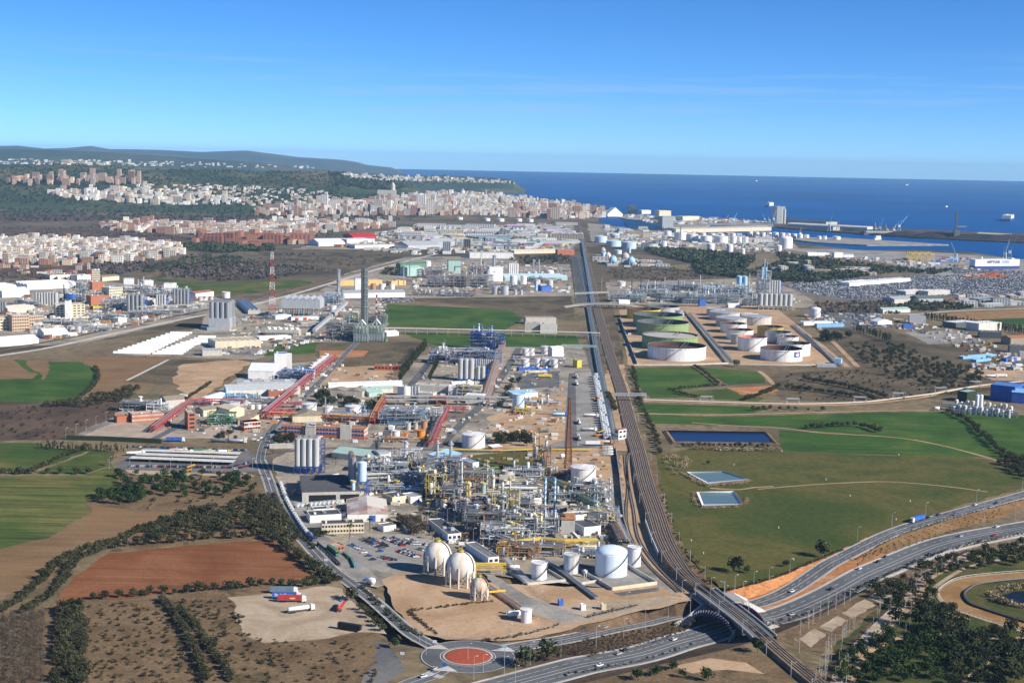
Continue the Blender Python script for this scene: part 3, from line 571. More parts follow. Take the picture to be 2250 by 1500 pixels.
# ================= kit of plant and building parts =================
def base_at(x,y,back=0.0):
 p=G(x,y);d=Vector((p.x,p.y,0)).normalized();return p+d*back
PR=R(-2.0)
def tank(x,yf,wpx,hpx,label,roof='cone',c='tank',group=None,n=36,stairs=True,roofc=None,inner='rimbrown',deck=.35,rim=True,name='storage_tank',cat='storage tank',rail=False,legs=0):
 r=W(wpx/2,x,yf);h=HT(hpx,x,yf);p=base_at(x,yf,r)
 o=root(name,p,0,label,cat,group);roofc=roofc or c;z0=legs
 b=MB();b.cyl(0,0,z0,r,h,n,None,0,False);b.build('shell',c,o,40)
 if roof=='cone':b=MB();b.cyl(0,0,z0+h,r+.05,r*.16,n,.02,0,False);b.build('roof',roofc,o,20)
 elif roof=='flat':b=MB();b.cyl(0,0,z0+h-.3,r,r*.05,n,.02,0,False);b.build('roof',roofc,o,20)
 elif roof=='dome':b=MB();b.dome(0,0,z0+h,r,r*.42,n,6);b.build('roof',roofc,o,60)
 else:
  b=MB();b.cyl(0,0,h*.1,r-.35,h*.9,n,None,0,False);b.build('inner_wall',inner,o,40)
  b=MB();b.cyl(0,0,h*(1-deck)-.6,r-.4,.6,n);b.build('floating_roof',roofc,o,20)
  b=MB();k=n
  for i in range(k//2):
   a=4*math.pi*i/k;b.beam(((r-.6)*math.cos(a),(r-.6)*math.sin(a),h*(1-deck)),((r-.45)*math.cos(a),(r-.45)*math.sin(a),h),.12)
  b.build('stiffeners','lrust' if inner=='rimbrown' else inner,o)['kind']='stuff'
  b=MB();b.beam((r*.1,r*.1,h*(1-deck)),(r*.45,r*.86,h+.8),.8);b.beam((r*.2,0,h*(1-deck)),(r*.55,r*.8,h+.8),.5);b.build('rolling_ladder','dsteel',o)
 if rim:
  b=MB();b.cyl(0,0,z0+h-r*.035-.25,r+.02,.12,n,r+.55,0,False);b.cyl(0,0,z0+h-r*.035-.13,r+.55,.35,n,None,0,False);b.cyl(0,0,z0+h-r*.035+.2,r+.55,.08,n,r+.05,0,False)
  b.build('wind_girder',c,o,30)
 if rail or(roof!='float' and r>5):
  b=MB();q=max(12,int(r*2))
  for i in range(q):
   a=2*math.pi*i/q;b.beam((r*math.cos(a),r*math.sin(a),z0+h),(r*math.cos(a),r*math.sin(a),z0+h+1.2),.07)
  b.tube([((r)*math.cos(2*math.pi*i/q),r*math.sin(2*math.pi*i/q),z0+h+1.2)for i in range(q+1)],.07,4);b.build('handrail','lsteel',o)
 if stairs:
  b=MB();N=14;a0=R(-105 if p.x<0 else-120);a1=a0+min(2.4,h*1.3/r)
  P=[((r+.6)*math.cos(a0+(a1-a0)*i/N),(r+.6)*math.sin(a0+(a1-a0)*i/N),z0+.3+h*i/N)for i in range(N+1)]
  b.tube(P,.3,4);b.tube([(q[0],q[1],q[2]+1.1)for q in P],.08,4);b.build('spiral_stair','dsteel',o)
 if legs:
  b=MB()
  for i in range(4):a=math.pi/4+i*math.pi/2;b.beam((r*.8*math.cos(a),r*.8*math.sin(a),0),(r*.8*math.cos(a),r*.8*math.sin(a),legs),.3)
  b.build('leg_frame',c,o)
 return o
def bld(x0,y0,x1,y1,depth,h,label,roof='flat',wall='offwhite',rm='roofgrey',wins=None,wm='glass',name='building',cat='building',rh=None,doors=(),band=None,parapet=.5,group=None,over=.3,base=0,sky=0,rclutter=0):
 A,B=G(x0,y0),G(x1,y1);L=(B-A).length;rz=math.atan2(B.y-A.y,B.x-A.x);ctr=(A+B)/2+Vector((-math.sin(rz),math.cos(rz),0))*depth/2
 ctr.z=base
 o=root(name,ctr,rz,label,cat,group);b=MB()
 b.box(0,0,0,L,depth,h);
 if roof.startswith('gable'):
  ax=int(roof[-1]);rh=rh or(depth if ax==0 else L)*.14
  b.gable(0,0,h,L,depth,rh,0,0,0,ax);b.build('walls',wall,o)
  b=MB();b.gable(0,0,h+.12,L,depth,rh,0,0,0,ax,over);b.build('roof',rm,o)
 elif roof=='barrel':
  b.build('walls',wall,o);b=MB();k=10;rh=rh or depth*.2
  P=[(-L/2,depth/2*math.cos(math.pi*i/k),h+rh*math.sin(math.pi*i/k))for i in range(k+1)]+[(L/2,depth/2*math.cos(math.pi*i/k),h+rh*math.sin(math.pi*i/k))for i in range(k+1)]
  b.add(P,[(i,i+1,k+2+i,k+1+i)for i in range(k)]+[tuple(range(k,-1,-1)),tuple(range(k+1,2*k+2))]);b.build('roof',rm,o,30)
 elif roof=='saw':
  b.build('walls',wall,o);k=max(2,int(L/14));b=MB()
  for i in range(k):
   x=-L/2+(i+.5)*L/k;b.gable(x,0,h+.02,L/k,depth,2.2,0,0,0,1)
  b.build('roof',rm,o)
 elif roof.startswith('multi'):
  b.build('walls',wall,o);k=int(roof[5:]);
  for i in range(k):b=MB();b.gable(0,-depth/2+(i+.5)*depth/k,h+.02,L,depth/k,rh or 2.6,0,0,0,0,.15);b.build('roof',rm,o)
 elif roof=='shed':
  b.build('walls',wall,o);b=MB();rh=rh or depth*.1;q=.4
  b.add([(-L/2-q,-depth/2-q,h+.1),(L/2+q,-depth/2-q,h+.1),(L/2+q,depth/2+q,h+rh),(-L/2-q,depth/2+q,h+rh),(L/2+q,depth/2+q,h),(-L/2-q,depth/2+q,h)],[(0,1,2,3),(1,4,2),(0,3,5),(3,2,4,5)]);b.build('roof',rm,o)
 else:
  b.build('walls',wall,o);b=MB();t=.35
  b.box(0,0,h,L-2*t,depth-2*t,.08);b.build('roof',rm,o)
  b=MB()
  for(X,Y,w_,d_)in((0,-depth/2+t/2,L,t),(0,depth/2-t/2,L,t),(-L/2+t/2,0,t,depth-2*t),(L/2-t/2,0,t,depth-2*t)):b.box(X,Y,h,w_,d_,parapet)
  b.build('parapet',wall,o)
 if wins:
  nx,ny=wins;cw,ch=L/nx,h/ny;wv=MB();wv.box(0,0,0,cw*.62,.16,ch*.42);me=wv.mesh('window',wm)
  for j in range(ny):
   for i in range(nx):ob('window',me,o,(-L/2+(i+.5)*cw,-depth/2-.05,j*ch+ch*.36))
  ny2=max(1,int(depth/max(cw,2.5)));ny2=min(ny2,8)
  if abs(ctr.x)>15:
   s=1 if ctr.x<0 else-1;wv=MB();wv.box(0,0,0,.16,depth/ny2*.55,ch*.42);me=wv.mesh('window',wm)
   for j in range(ny):
    for i in range(ny2):ob('window',me,o,(s*(L/2+.05),-depth/2+(i+.5)*depth/ny2,j*ch+ch*.36))
 for(u,w_,h_,dm)in doors:
  b=MB();b.box((u-.5)*L,-depth/2-.06,0,w_,.2,h_);b.build('door',dm,o)
 if band:
  b=MB()
  for zf,hf,bm in band:
   b=MB();b.box(0,0,h*zf,L+.16,depth+.16,h*hf);b.build('band',bm,o)
 r=random.Random(int(x0*7+y0))
 for k in range(sky):
  b=MB();b.box(-L/2+(k+.5)*L/sky,0,h+.12,L/sky*.3,depth*.7,.25);b.build('skylight','greyplast',o)
 for k in range(rclutter):
  b=MB();b.box(r.uniform(-.4,.4)*L,r.uniform(-.35,.35)*depth,h+.05,r.uniform(1,3),r.uniform(1,3),r.uniform(.8,2));b.build('roof_unit',r.choice(['lsteel','white','steel']),o)
 return o
def stack(x,yb,hpx,w0,w1,label,c='lsteel',bands=None,name='chimney',group=None,rings=4):
 h=HT(hpx,x,yb);r0,r1=W(w0/2,x,yb),W(w1/2,x,yb);o=root(name,base_at(x,yb,r0),0,label,'chimney',group)
 if bands:
  n=len(bands)
  for k,m in enumerate(bands):b=MB();b.cyl(0,0,h*k/n,r0+(r1-r0)*k/n,h/n,16,r0+(r1-r0)*(k+1)/n,0,k==n-1);b.build('shaft',m,o,40)
 else:b=MB();b.cyl(0,0,0,r0,h,18,r1,0,False);b.cyl(0,0,h-1,r1*.85,.6,12);b.build('shaft',c,o,40)
 for k in range(rings):
  z=h*(.35+.6*k/max(1,rings-1));b=MB();q=r0+(r1-r0)*z/h;b.cyl(0,0,z,q+.1,.25,16,q+1);b.cyl(0,0,z+.25,q+1,1,16,None,0,False);b.build('platform','steel',o)
 b=MB();b.beam((r0*.75,-r0*.75,0),(r1*.8,-r1*.8,h),.4);b.build('ladder','dsteel',o)
 return o
def column(x,yb,hpx,wpx,label,c='lsteel',pc='yellow',plats=5,group=None,name='distillation_column',cat='column',seed=None,top=True,taper=1):
 h=HT(hpx,x,yb);r=max(.5,W(wpx/2,x,yb));o=root(name,base_at(x,yb,r),R(rnd.uniform(-40,40)),label,cat,group);rr=random.Random(seed or int(x*13+yb))
 b=MB();b.cyl(0,0,0,r*1.15,h*.08,14,r,0,False);b.cyl(0,0,h*.08,r,h*.9,14,r*taper,0,False);b.dome(0,0,h*.98,r*taper,r*.5,14,3);b.build('shell',c,o,40)
 for k in range(plats):
  z=h*(.2+.78*k/max(1,plats-1));b=MB();a=rr.uniform(-2.6,-.5);N=10;R1=r+1.3
  A=[a-1.3+2.6*i/N for i in range(N+1)]
  b.add([(r*math.cos(q),r*math.sin(q),z)for q in A]+[(R1*math.cos(q),R1*math.sin(q),z)for q in A],[(i,i+1,N+2+i,N+1+i)for i in range(N)])
  b.tube([(R1*math.cos(q),R1*math.sin(q),z+1.1)for q in A],.09,4);b.tube([(R1*math.cos(q),R1*math.sin(q),z+.5)for q in A],.07,4);b.build('platform',pc,o)
 b=MB();a=rr.uniform(-2.4,-.7);q=(r+.7)
 b.tube([(q*math.cos(a),q*math.sin(a),h*.1),(q*math.cos(a),q*math.sin(a),h*.95),(r*.3*math.cos(a),r*.3*math.sin(a),h+r*.9)],min(.45,r*.35),6);b.build('riser_pipe',rr.choice([c,'lsteel',pc]),o)
 b=MB();a+=1.1;b.beam((q*math.cos(a),q*math.sin(a),0),(q*math.cos(a),q*math.sin(a),h),.5);b.build('ladder',pc,o)
 return o
def silos(x0,y0,nx,ny,dpx,hpx,label,c='lsteel',legpx=0,legc='blue',gap=1.06,rz=None,skirt=None,topm='steel',group=None,name='silo_battery',cat='silos',cone=True,stair=True):
 """front-left silo's base pixel; the battery runs right and back"""
 r=W(dpx/2,x0,y0);h=HT(hpx,x0,y0);lg=HT(legpx,x0,y0)if legpx else 0;o=root(name,base_at(x0,y0,r),PR if rz is None else rz,label,cat,group);P=2*r*gap
 sm=MB();sm.cyl(0,0,lg,r,h-lg,16,None,0,False);sm.cyl(0,0,h,r,r*.3,16,r*.3)
 if lg and cone:sm.cyl(0,0,lg-r*.9,r*.2,r*.9,16,r,0,False)
 me=sm.mesh('silo',c,40)
 for i in range(nx):
  for j in range(ny):ob('silo',me,o,(i*P,j*P,0))
 W_,D_=(nx-1)*P,(ny-1)*P
 b=MB()
 for j in range(ny):b.box(W_/2,j*P,h+r*.3,W_+r,1.2,.25)
 for q in(-.6,.6):
  b.tube([(-r/2,q,h+r*.3+1.3),(W_+r/2,q,h+r*.3+1.3)],.1,4)
 for i in range(nx):b.box(i*P,0,h+r*.3,.8,.8,2.2)
 b.build('top_walkway',topm,o)
 if lg:
  b=MB()
  for i in range(nx+1):
   for j in range(ny+1):b.box((i-.5)*P,(j-.5)*P,0,.7,.7,lg)
  for j in range(ny+1):b.box(W_/2,(j-.5)*P,lg-.6,W_+P,.6,.7)
  for i in range(nx):
   b.beam(((i-.5)*P,-.5*P,0),((i+.5)*P,-.5*P,lg),.3);b.beam(((i+.5)*P,-.5*P,0),((i-.5)*P,-.5*P,lg),.3)
  b.build('leg_frame',legc,o)
 if skirt:b=MB();b.box(W_/2,D_/2,0,W_+P*1.05,D_+P*1.05,h*skirt[0]);b.build('skirt_wall',skirt[1],o)
 if stair:
  b=MB();sx=W_+P*.95;n=max(2,int(h/5))
  for u,t in((-1.6,-1.6),(1.6,-1.6),(1.6,1.6),(-1.6,1.6)):b.beam((sx+u,D_/2+t,0),(sx+u,D_/2+t,h),.3)
  for k in range(n):
   z=h*k/n;s=1 if k%2 else-1;b.beam((sx-1.6*s,D_/2-1.6,z),(sx+1.6*s,D_/2-1.6,z+h/n),.35);b.box(sx,D_/2,z,3.2,3.2,.15)
  b.build('stair_tower',legc,o)
 return o
def rack(pts,w,h,label,c='steel',pipes=6,levels=2,step=9,pc=('lsteel','lsteel','steel','white'),name='pipe_rack',group=None,rad=.28,z=0,smoothn=0):
 P=[G(x,y)for x,y in pts]
 if smoothn:P=smooth(P,smoothn)
 o=root(name,P[0],0,label,'pipe rack',group);Q=[p-P[0]for p in P];b=MB();acc=0.
 for i in range(len(Q)-1):
  d=Q[i+1]-Q[i];L=d.length;t=d/L;nn=Vector((-t.y,t.x,0));k=0.
  while k<L:
   c_=Q[i]+t*k
   for s in(-1,1):b.beam(c_+nn*s*w/2,c_+nn*s*w/2+Vector((0,0,h+.6)),.4)
   for lv in range(levels):zz=Vector((0,0,h-lv*h*.35));b.beam(c_-nn*w/2+zz,c_+nn*w/2+zz,.38)
   k+=step
  for s in(-1,1):
   for lv in range(levels):zz=Vector((0,0,h-lv*h*.35+.3));b.beam(Q[i]+nn*s*w/2+zz,Q[i+1]+nn*s*w/2+zz,.4)
   if c!='steel' and h>4:b.beam(Q[i]+nn*s*w/2+Vector((0,0,h*.6)),Q[i+1]+nn*s*w/2+Vector((0,0,h*.6)),.35)
 b.build('frame',c,o);r=random.Random(int(pts[0][0]))
 for lv in range(levels):
  for k in range(pipes):
   off=(k+.5)/pipes*w*.9-w*.45;zz=Vector((0,0,h-lv*h*.35+.25+rad));b=MB()
   b.tube([q+zz for q in offs(Q,off)],rad*r.uniform(.6,1.25),6);b.build('pipe',r.choice(pc),o)
 return o
def unit(x,y,w,d,h,label,levels=4,seed=0,cols=2,drums=5,frame='steel',deckc='dsteel',pcs=('lsteel','steel','white','lsteel','offwhite'),hc='yellow',name='process_unit',group=None,rz=None,dens=1.0,wall=None):
 """open steel process structure: frame, decks, vessels, columns and pipework; x,y = front-centre base pixel"""
 r=random.Random(seed or int(x*31+y*7));o=root(name,base_at(x,y,d/2),PR if rz is None else rz,label,'process unit',group)
 nx,ny=max(1,round(w/7)),max(1,round(d/8));lv=[h*(k+1)/levels for k in range(levels)];b=MB();hmax={}
 for i in range(nx+1):
  for j in range(ny+1):
   hh=lv[-1]if r.random()<.6 else lv[max(0,r.randrange(levels))];hmax[i,j]=hh
   b.beam((-w/2+w*i/nx,-d/2+d*j/ny,0),(-w/2+w*i/nx,-d/2+d*j/ny,hh),.42)
 for z in lv:
  for j in range(ny+1):
   for i in range(nx):
    if min(hmax[i,j],hmax[i+1,j])>=z-.01:
     X0,X1,Y=-w/2+w*i/nx,-w/2+w*(i+1)/nx,-d/2+d*j/ny;b.beam((X0,Y,z),(X1,Y,z),.35)
     if j==0 and r.random()<.3:b.beam((X0,Y,z-h/levels),(X1,Y,z),.22)
  for i in range(nx+1):
   for j in range(ny):
    if min(hmax[i,j],hmax[i,j+1])>=z-.01:b.beam((-w/2+w*i/nx,-d/2+d*j/ny,z),(-w/2+w*i/nx,-d/2+d*(j+1)/ny,z),.35)
 b.build('frame',frame,o)
 rl=MB()
 for z in lv[:-1]+[lv[-1]]:
  b=MB()
  for i in range(nx):
   for j in range(ny):
    if min(hmax[i,j],hmax[i+1,j],hmax[i,j+1],hmax[i+1,j+1])>=z-.01 and r.random()<.75:
     X,Y=-w/2+w*(i+.5)/nx,-d/2+d*(j+.5)/ny;b.box(X,Y,z+.02,w/nx*.96,d/ny*.96,.12)
     if r.random()<.7:rl.tube([(X-w/nx/2,Y-d/ny/2,z+1.2),(X+w/nx/2,Y-d/ny/2,z+1.2)],.08,4);rl.tube([(X-w/nx/2,Y-d/ny/2,z+.65),(X+w/nx/2,Y-d/ny/2,z+.65)],.06,4)
  if b.v:b.build('deck',deckc,o)
 if rl.v:rl.build('handrail',hc,o)
 for k in range(drums):
  z=r.choice([0.]+lv[:-1]);X,Y=r.uniform(-.42,.42)*w,r.uniform(-.46,.3)*d;R_=r.uniform(.7,1.7)*(1 if h>12 else .8);b=MB();m=r.choice(pcs)
  if r.random()<.5:
   L=r.uniform(3,7);ax=r.random()<.6;b.capsule((X-L/2*ax,Y-L/2*(not ax),z+R_+.8),(X+L/2*ax,Y+L/2*(not ax),z+R_+.8),R_,10);b.box(X-L*.3*ax,Y,z,.5,1,.9);b.box(X+L*.3*ax,Y,z,.5,1,.9);b.build('drum',m,o,40)
  else:L=r.uniform(3,8);b.capsule((X,Y,z+1+R_*.5),(X,Y,z+1+L),R_,10);b.cyl(X,Y,z,R_*.6,1.2,8);b.build('vessel',m,o,40)
 for k in range(cols):
  X,Y=r.uniform(-.45,.45)*w,r.uniform(-.3,.45)*d;R_=r.uniform(.5,1.3);L=h*r.uniform(1.0,1.5);b=MB();b.cyl(X,Y,0,R_,L,12,None,0,False);b.dome(X,Y,L,R_,R_*.5,12,3)
  c_=b.build('column',r.choice(['lsteel','white','steel','offwhite']),o,40)
  for q in range(3):b=MB();z=L*(.45+.25*q);b.cyl(X,Y,z,R_+.05,.15,12,R_+1.1);b.cyl(X,Y,z+.1,R_+1.1,1.,12,None,0,False);b.build('platform',hc,c_)
 def pipes(nm,cnt,rad,m):
  b=MB()
  for k in range(cnt):
   p=Vector((r.uniform(-.5,.5)*w,r.uniform(-.55,.5)*d,r.choice([1.5]+lv)-r.uniform(.3,1.5)));P=[p]
   for s in range(r.randint(2,5)):
    q=P[-1].copy();ax=r.choice('xxyz')
    if ax=='x':q.x=max(-.55*w,min(.55*w,q.x+r.uniform(-.6,.6)*w))
    elif ax=='y':q.y=max(-.58*d,min(.55*d,q.y+r.uniform(-.5,.5)*d))
    else:q.z=max(.6,min(h*1.02,q.z+r.uniform(-.7,.7)*h))
    if(q-P[-1]).length>.8:P.append(q)
   for s in range(len(P)-1):b.tube([P[s],P[s+1]],rad*(1),5,0,True)
  o2=b.build(nm,m,o,50);o2['kind']='stuff'
 a=w*d/90*dens
 pipes('pipework',int(min(60,9*a+6)),.2,pcs[0]);pipes('pipework',int(min(45,6*a+4)),.27,pcs[1]);pipes('pipework',int(min(30,4*a+2)),.3,pcs[2]);pipes('pipework',int(min(16,2*a+1)),.26,hc)
 gc=MB()
 for k in range(int(8*a)+4):gc.box(r.uniform(-.55,.55)*w,r.uniform(-.65,.5)*d,0,r.uniform(.6,1.8),r.uniform(.6,1.6),r.uniform(.6,2),r.uniform(0,1.5))
 gc.build('pump_skid',r.choice(['steel','lsteel','offwhite']),o)['kind']='stuff'
 if wall:b=MB();b.box(0,-d/2-.3,wall[0]*h,w,.3,wall[1]*h);b.build('cladding',wall[2],o)
 return o
def lattice(x,yb,hpx,w0,w1,label,bands=('rust',),sections=14,name='lattice_mast',thick=.35,plats=1,antenna=0):
 h=HT(hpx,x,yb);a,c=W(w0/2,x,yb),W(w1/2,x,yb);o=root(name,base_at(x,yb,a),R(12),label,'mast')
 cr=lambda k,s:[((a+(c-a)*t)*u,(a+(c-a)*t)*v_,h*t)for t in(k/s,)for u,v_ in((-1,-1),(1,-1),(1,1),(-1,1))]
 nb=len(bands);per=max(1,sections//nb)
 for g in range(nb):
  b=MB();s0,s1=g*sections//nb,(g+1)*sections//nb
  for k in range(s0,s1):
   A,B=cr(k,sections),cr(k+1,sections)
   for i in range(4):
    j=(i+1)%4;b.beam(A[i],B[i],thick);b.beam(B[i],B[j],thick*.6);b.beam(A[i],B[j],thick*.6);b.beam(A[j],B[i],thick*.6)
  b.build('lattice_section',bands[g],o)
 for k in range(plats):
  z=h*(1-k*.25);t=z/h;q=a+(c-a)*t;b=MB();b.box(0,0,z-.2,q*2+1.6,q*2+1.6,.2);b.build('platform','steel',o)
 if antenna:b=MB();b.cyl(0,0,h,.35,antenna,8);b.build('antenna','dsteel',o)
 return o
def lamp(x,yb,hm,label,group,arm=1.6,cache={}):
 p=G(x,yb);k=(round(hm),arm)
 if k not in cache:
  o=root('street_lamp',p,0,label,'lamp',group);b=MB();b.tube([(0,0,0),(0,0,hm)],.13,6,0,True,.08);b.build('pole','lsteel',o)
  b=MB();b.beam((0,0,hm),(arm,0,hm+.3),.1);b.build('arm','lsteel',o);b=MB();b.box(arm,0,hm+.2,.9,.35,.2);b.build('lamp_head','white',o);cache[k]=o;return o
 return copytree(cache[k],p,rnd.uniform(-.5,.5),1,label,group)
def fence(pts,h,label,c='dsteel',step=4,solid=None,name='fence'):
 P=[G(x,y)for x,y in pts];o=root(name,P[0],0,label,'wall' if solid else 'fence');Q=[p-P[0]for p in P]
 if solid:
  for i in range(len(Q)-1):
   d=Q[i+1]-Q[i];b=MB();m_=(Q[i]+Q[i+1])/2;b.box(m_.x,m_.y,0,d.length,solid[0],h,math.atan2(d.y,d.x));b.build('wall_panel',solid[1],o)
  return o
 b=MB()
 for i in range(len(Q)-1):
  d=Q[i+1]-Q[i];n=max(1,int(d.length/step))
  for k in range(n):q=Q[i]+d*k/n;b.beam(q,q+Vector((0,0,h)),.1)
  for zz in(h,h*.55,.3):b.beam(Q[i]+Vector((0,0,zz)),Q[i+1]+Vector((0,0,zz)),.06)
 b.build('mesh_panels',c,o)['kind']='stuff';return o
def tinted(key,c1,c2,streak=0):
 m=newmat(key);t,b,L=nodes_of(m);b.inputs['Roughness'].default_value=.5;tcn=t.nodes.new('ShaderNodeTexCoord')
 n=t.nodes.new('ShaderNodeTexNoise');mp=t.nodes.new('ShaderNodeMapping');mp.inputs['Scale'].default_value=(.35,.35,.04 if streak else .1);L.new(tcn.outputs['Object'],mp.inputs[0]);L.new(mp.outputs[0],n.inputs['Vector']);n.inputs['Scale'].default_value=1.2;n.inputs['Detail'].default_value=5
 r=t.nodes.new('ShaderNodeMapRange');r.inputs['From Min'].default_value=.42;r.inputs['From Max'].default_value=.68;L.new(n.outputs['Fac'],r.inputs['Value'])
 mx=t.nodes.new('ShaderNodeMix');mx.data_type='RGBA';mx.inputs['A'].default_value=(*c1,1);mx.inputs['B'].default_value=(*c2,1);L.new(r.outputs[0],mx.inputs['Factor']);L.new(mx.outputs['Result'],b.inputs['Base Color'])
tinted('tank',(.78,.785,.79),(.62,.59,.54),1);tinted('tankbig',(.60,.72,.82),(.74,.79,.84));tinted('tankrust',(.60,.68,.74),(.40,.30,.22),1);tinted('sphere',(.72,.71,.67),(.56,.46,.33),1);tinted('sphererust',(.62,.56,.46),(.42,.22,.10),1)
def drum(x,y,lpx,dpx,label,c='white',ang=0,name='pressure_vessel',group=None,lift=.8):
 L,r=W(lpx,x,y),W(dpx/2,x,y);o=root(name,base_at(x,y,r),R(ang),label,'vessel',group);b=MB();b.capsule((-L/2+r*.4,0,lift+r),(L/2-r*.4,0,lift+r),r,14);b.build('shell',c,o,40)
 for s_ in(-.28,.28):b=MB();b.box(s_*L,0,0,.6,r*1.5,lift+r*.4);b.build('saddle','concrete',o)
 b=MB();b.cyl(0,0,lift+2*r-.1,.45,.9,8);b.build('manhole','steel',o);return o
def vessel(x,y,dpx,hpx,label,c='white',group=None,legs=0,dome=True,name='vertical_vessel',plat=True,pc='yellow'):
 r=W(dpx/2,x,y);h=HT(hpx,x,y);o=root(name,base_at(x,y,r),0,label,'vessel',group);b=MB();b.cyl(0,0,legs,r,h-legs,18,None,0,not dome)
 if dome:b.dome(0,0,h,r,r*.4,18,4)
 b.build('shell',c,o,40)
 if plat:b=MB();b.cyl(0,0,h*.96,r*.8,.15,14,r+.7);b.cyl(0,0,h*.96+.1,r+.7,1.1,14,None,0,False);b.build('platform',pc,o)
 b=MB();b.beam((r+.3,-.3,0),(r+.3,-.3,h),.35);b.build('ladder','dsteel',o)
 if legs:
  b=MB()
  for i in range(4):a=.8+i*1.571;b.beam((r*.85*math.cos(a),r*.85*math.sin(a),0),(r*.85*math.cos(a),r*.85*math.sin(a),legs+.3),.3)
  b.build('leg_frame','steel',o)
 return o
COL['lsteel2']=(.44,.45,.44)
def patchroof():
 m=newmat('patchroof');t,b,L=nodes_of(m);b.inputs['Roughness'].default_value=.7;tcn=t.nodes.new('ShaderNodeTexCoord');br=t.nodes.new('ShaderNodeTexBrick')
 br.inputs['Color1'].default_value=(.56,.53,.48,1);br.inputs['Color2'].default_value=(.30,.11,.06,1);br.inputs['Mortar'].default_value=(.5,.48,.44,1);br.inputs['Scale'].default_value=.09;br.inputs['Mortar Size'].default_value=.004;br.inputs['Bias'].default_value=-.25;br.inputs['Brick Width'].default_value=.55;br.inputs['Row Height'].default_value=.9
 L.new(tcn.outputs['Object'],br.inputs['Vector']);L.new(br.outputs['Color'],b.inputs['Base Color'])
patchroof()
COL.update(salmon=(.46,.27,.21),greyroof2=(.40,.42,.43),hedgegreen=(.03,.042,.018),lblue2=(.15,.21,.25))
COL.update(dgsteel=(.12,.15,.15),lgsteel=(.26,.32,.28),ochre2=(.55,.45,.27),tanwall=(.52,.38,.26),skyblue2=(.42,.56,.62),blue2=(.09,.22,.55))
COL.update(barkp=(.55,.53,.48))
# ================= storage tanks and gas spheres =================
def PX(p):
 c=ROT.transposed()@(Vector(p)-Vector((0,0,H)));return 1125+F*c.x/-c.z,750-F*c.y/-c.z
tank(1486,794,130,28,'huge open white oil tank with rusty inner rim, front of the left row','float','tank',roofc='rimbrown',deck=.3)
tank(1471,770,125,28,'green open oil tank with a pale stained floating roof','float','lgreen',roofc='lconc',inner='dsteel',deck=.12)
tank(1455,740,117,27,'green open oil tank, middle of the three green ones','float','lgreen',roofc='dsteel',inner='dsteel',deck=.4)
tank(1445,722,111,26,'green open oil tank, rearmost of the three green ones','float','lgreen',roofc='dsteel',inner='dsteel',deck=.4)
tank(1414,702,74,20,'yellow open oil tank at the back of the left row','float','yellow',roofc='rimbrown',deck=.3)
tank(1457,692,72,16,'pale grey open oil tank behind the yellow one','float','lsteel',roofc='rimbrown',inner='dsteel',deck=.4)
tank(1493,696,20,13,'small grey tank beside the pale grey oil tank','cone','lsteel')
logo=tank(1716,795,93,25,'white open tank with blue and orange logo sign','float','tank',roofc='rimbrown',deck=.35)
tank(1745,783,69,26,'white open tank tucked behind the logo tank','float','tank',roofc='rimbrown',inner='dsteel',deck=.4)
tank(1652,773,64,30,'tall white tank with pinkish inner wall','float','tank',roofc='pinkred',inner='pinkred',deck=.4)
tank(1619,757,26,22,'narrow cream tank half hidden by the pinkish one','cone','ltank')
tank(1625,748,59,21,'white open tank with rusty roof, middle of the inner row','float','tank',roofc='lrust',deck=.3)
tank(1611,733,58,20,'white open tank with dark red roof in the inner row','float','tank',roofc='rust',deck=.3)
tank(1606,720,68,19,'cream tank with pale closed roof in the inner row','flat','ltank',roofc='lsteel')
tank(1592,705,66,17,'cream tank with pale flat roof, second from the back','flat','ltank',roofc='lsteel')
tank(1572,695,40,15,'small cream tank with flat roof at the back','flat','ltank',roofc='lsteel')
tank(1661,716,67,19,'broad cream tank with bluish flat roof','flat','ltank',roofc='lsteel')
tank(1692,742,58,22,'tan open tank with yellow rim','float','dyellow',roofc='rimbrown',deck=.3)
tank(1709,753,58,21,'grey open tank with yellow gantry','float','lsteel',roofc='dsteel',inner='dsteel',deck=.35)
tank(1730,759,47,18,'white open tank between grey and logo tanks','float','tank',roofc='rimbrown',inner='dsteel',deck=.35)
tank(1791,698,23,18,'white domed tank alone behind the tank farm fence','dome','tank')
COL['logoblue']=(.05,.13,.36);COL['logoorange']=(.85,.33,.07)
def sign_on(o,r,a0,z0,w_,h_):
 def arc(nm,m,du0,du1,f0,f1,off,k=8):
  b=MB();A=[a0+(du0+(du1-du0)*i/k)*w_/r for i in range(k+1)];q=r+off
  b.add([(q*math.cos(a),q*math.sin(a),z0+f0*h_)for a in A]+[(q*math.cos(a),q*math.sin(a),z0+f1*h_)for a in A],[(i,i+1,k+2+i,k+1+i)for i in range(k)]);b.build(nm,m,o)
 arc('logo_panel','logoblue',0,1,0,1,.15)
 for nm,m,y0,y1 in(('logo_disc','logoorange',.52,.85),('logo_disc','white',.14,.48)):
  b=MB();q=r+.25;N=12;V=[]
  for i in range(N+1):
   t=i/N*math.pi;u=.5+.22*math.cos(t);zz=(y0 if m=='logoorange' else y1);V.append((u,zz+(1 if m=='logoorange' else-1)*.34*math.sin(t)))
  b.add([(q*math.cos(a0+u*w_/r),q*math.sin(a0+u*w_/r),z0+v*h_)for u,v in V],[tuple(range(N+1))]);b.build(nm,m,o)
 arc('logo_bar','white',.22,.78,.45,.55,.3)
lr=W(93/2,1716,795);sign_on(logo,lr,R(-64),HT(25,1716,795)*.38,W(20,1716,795),HT(12,1716,795))
def wallrun(pts,h,label,c='lconc',w_=.6):return fence(pts,h,label,solid=(w_,c),name='bund_wall')
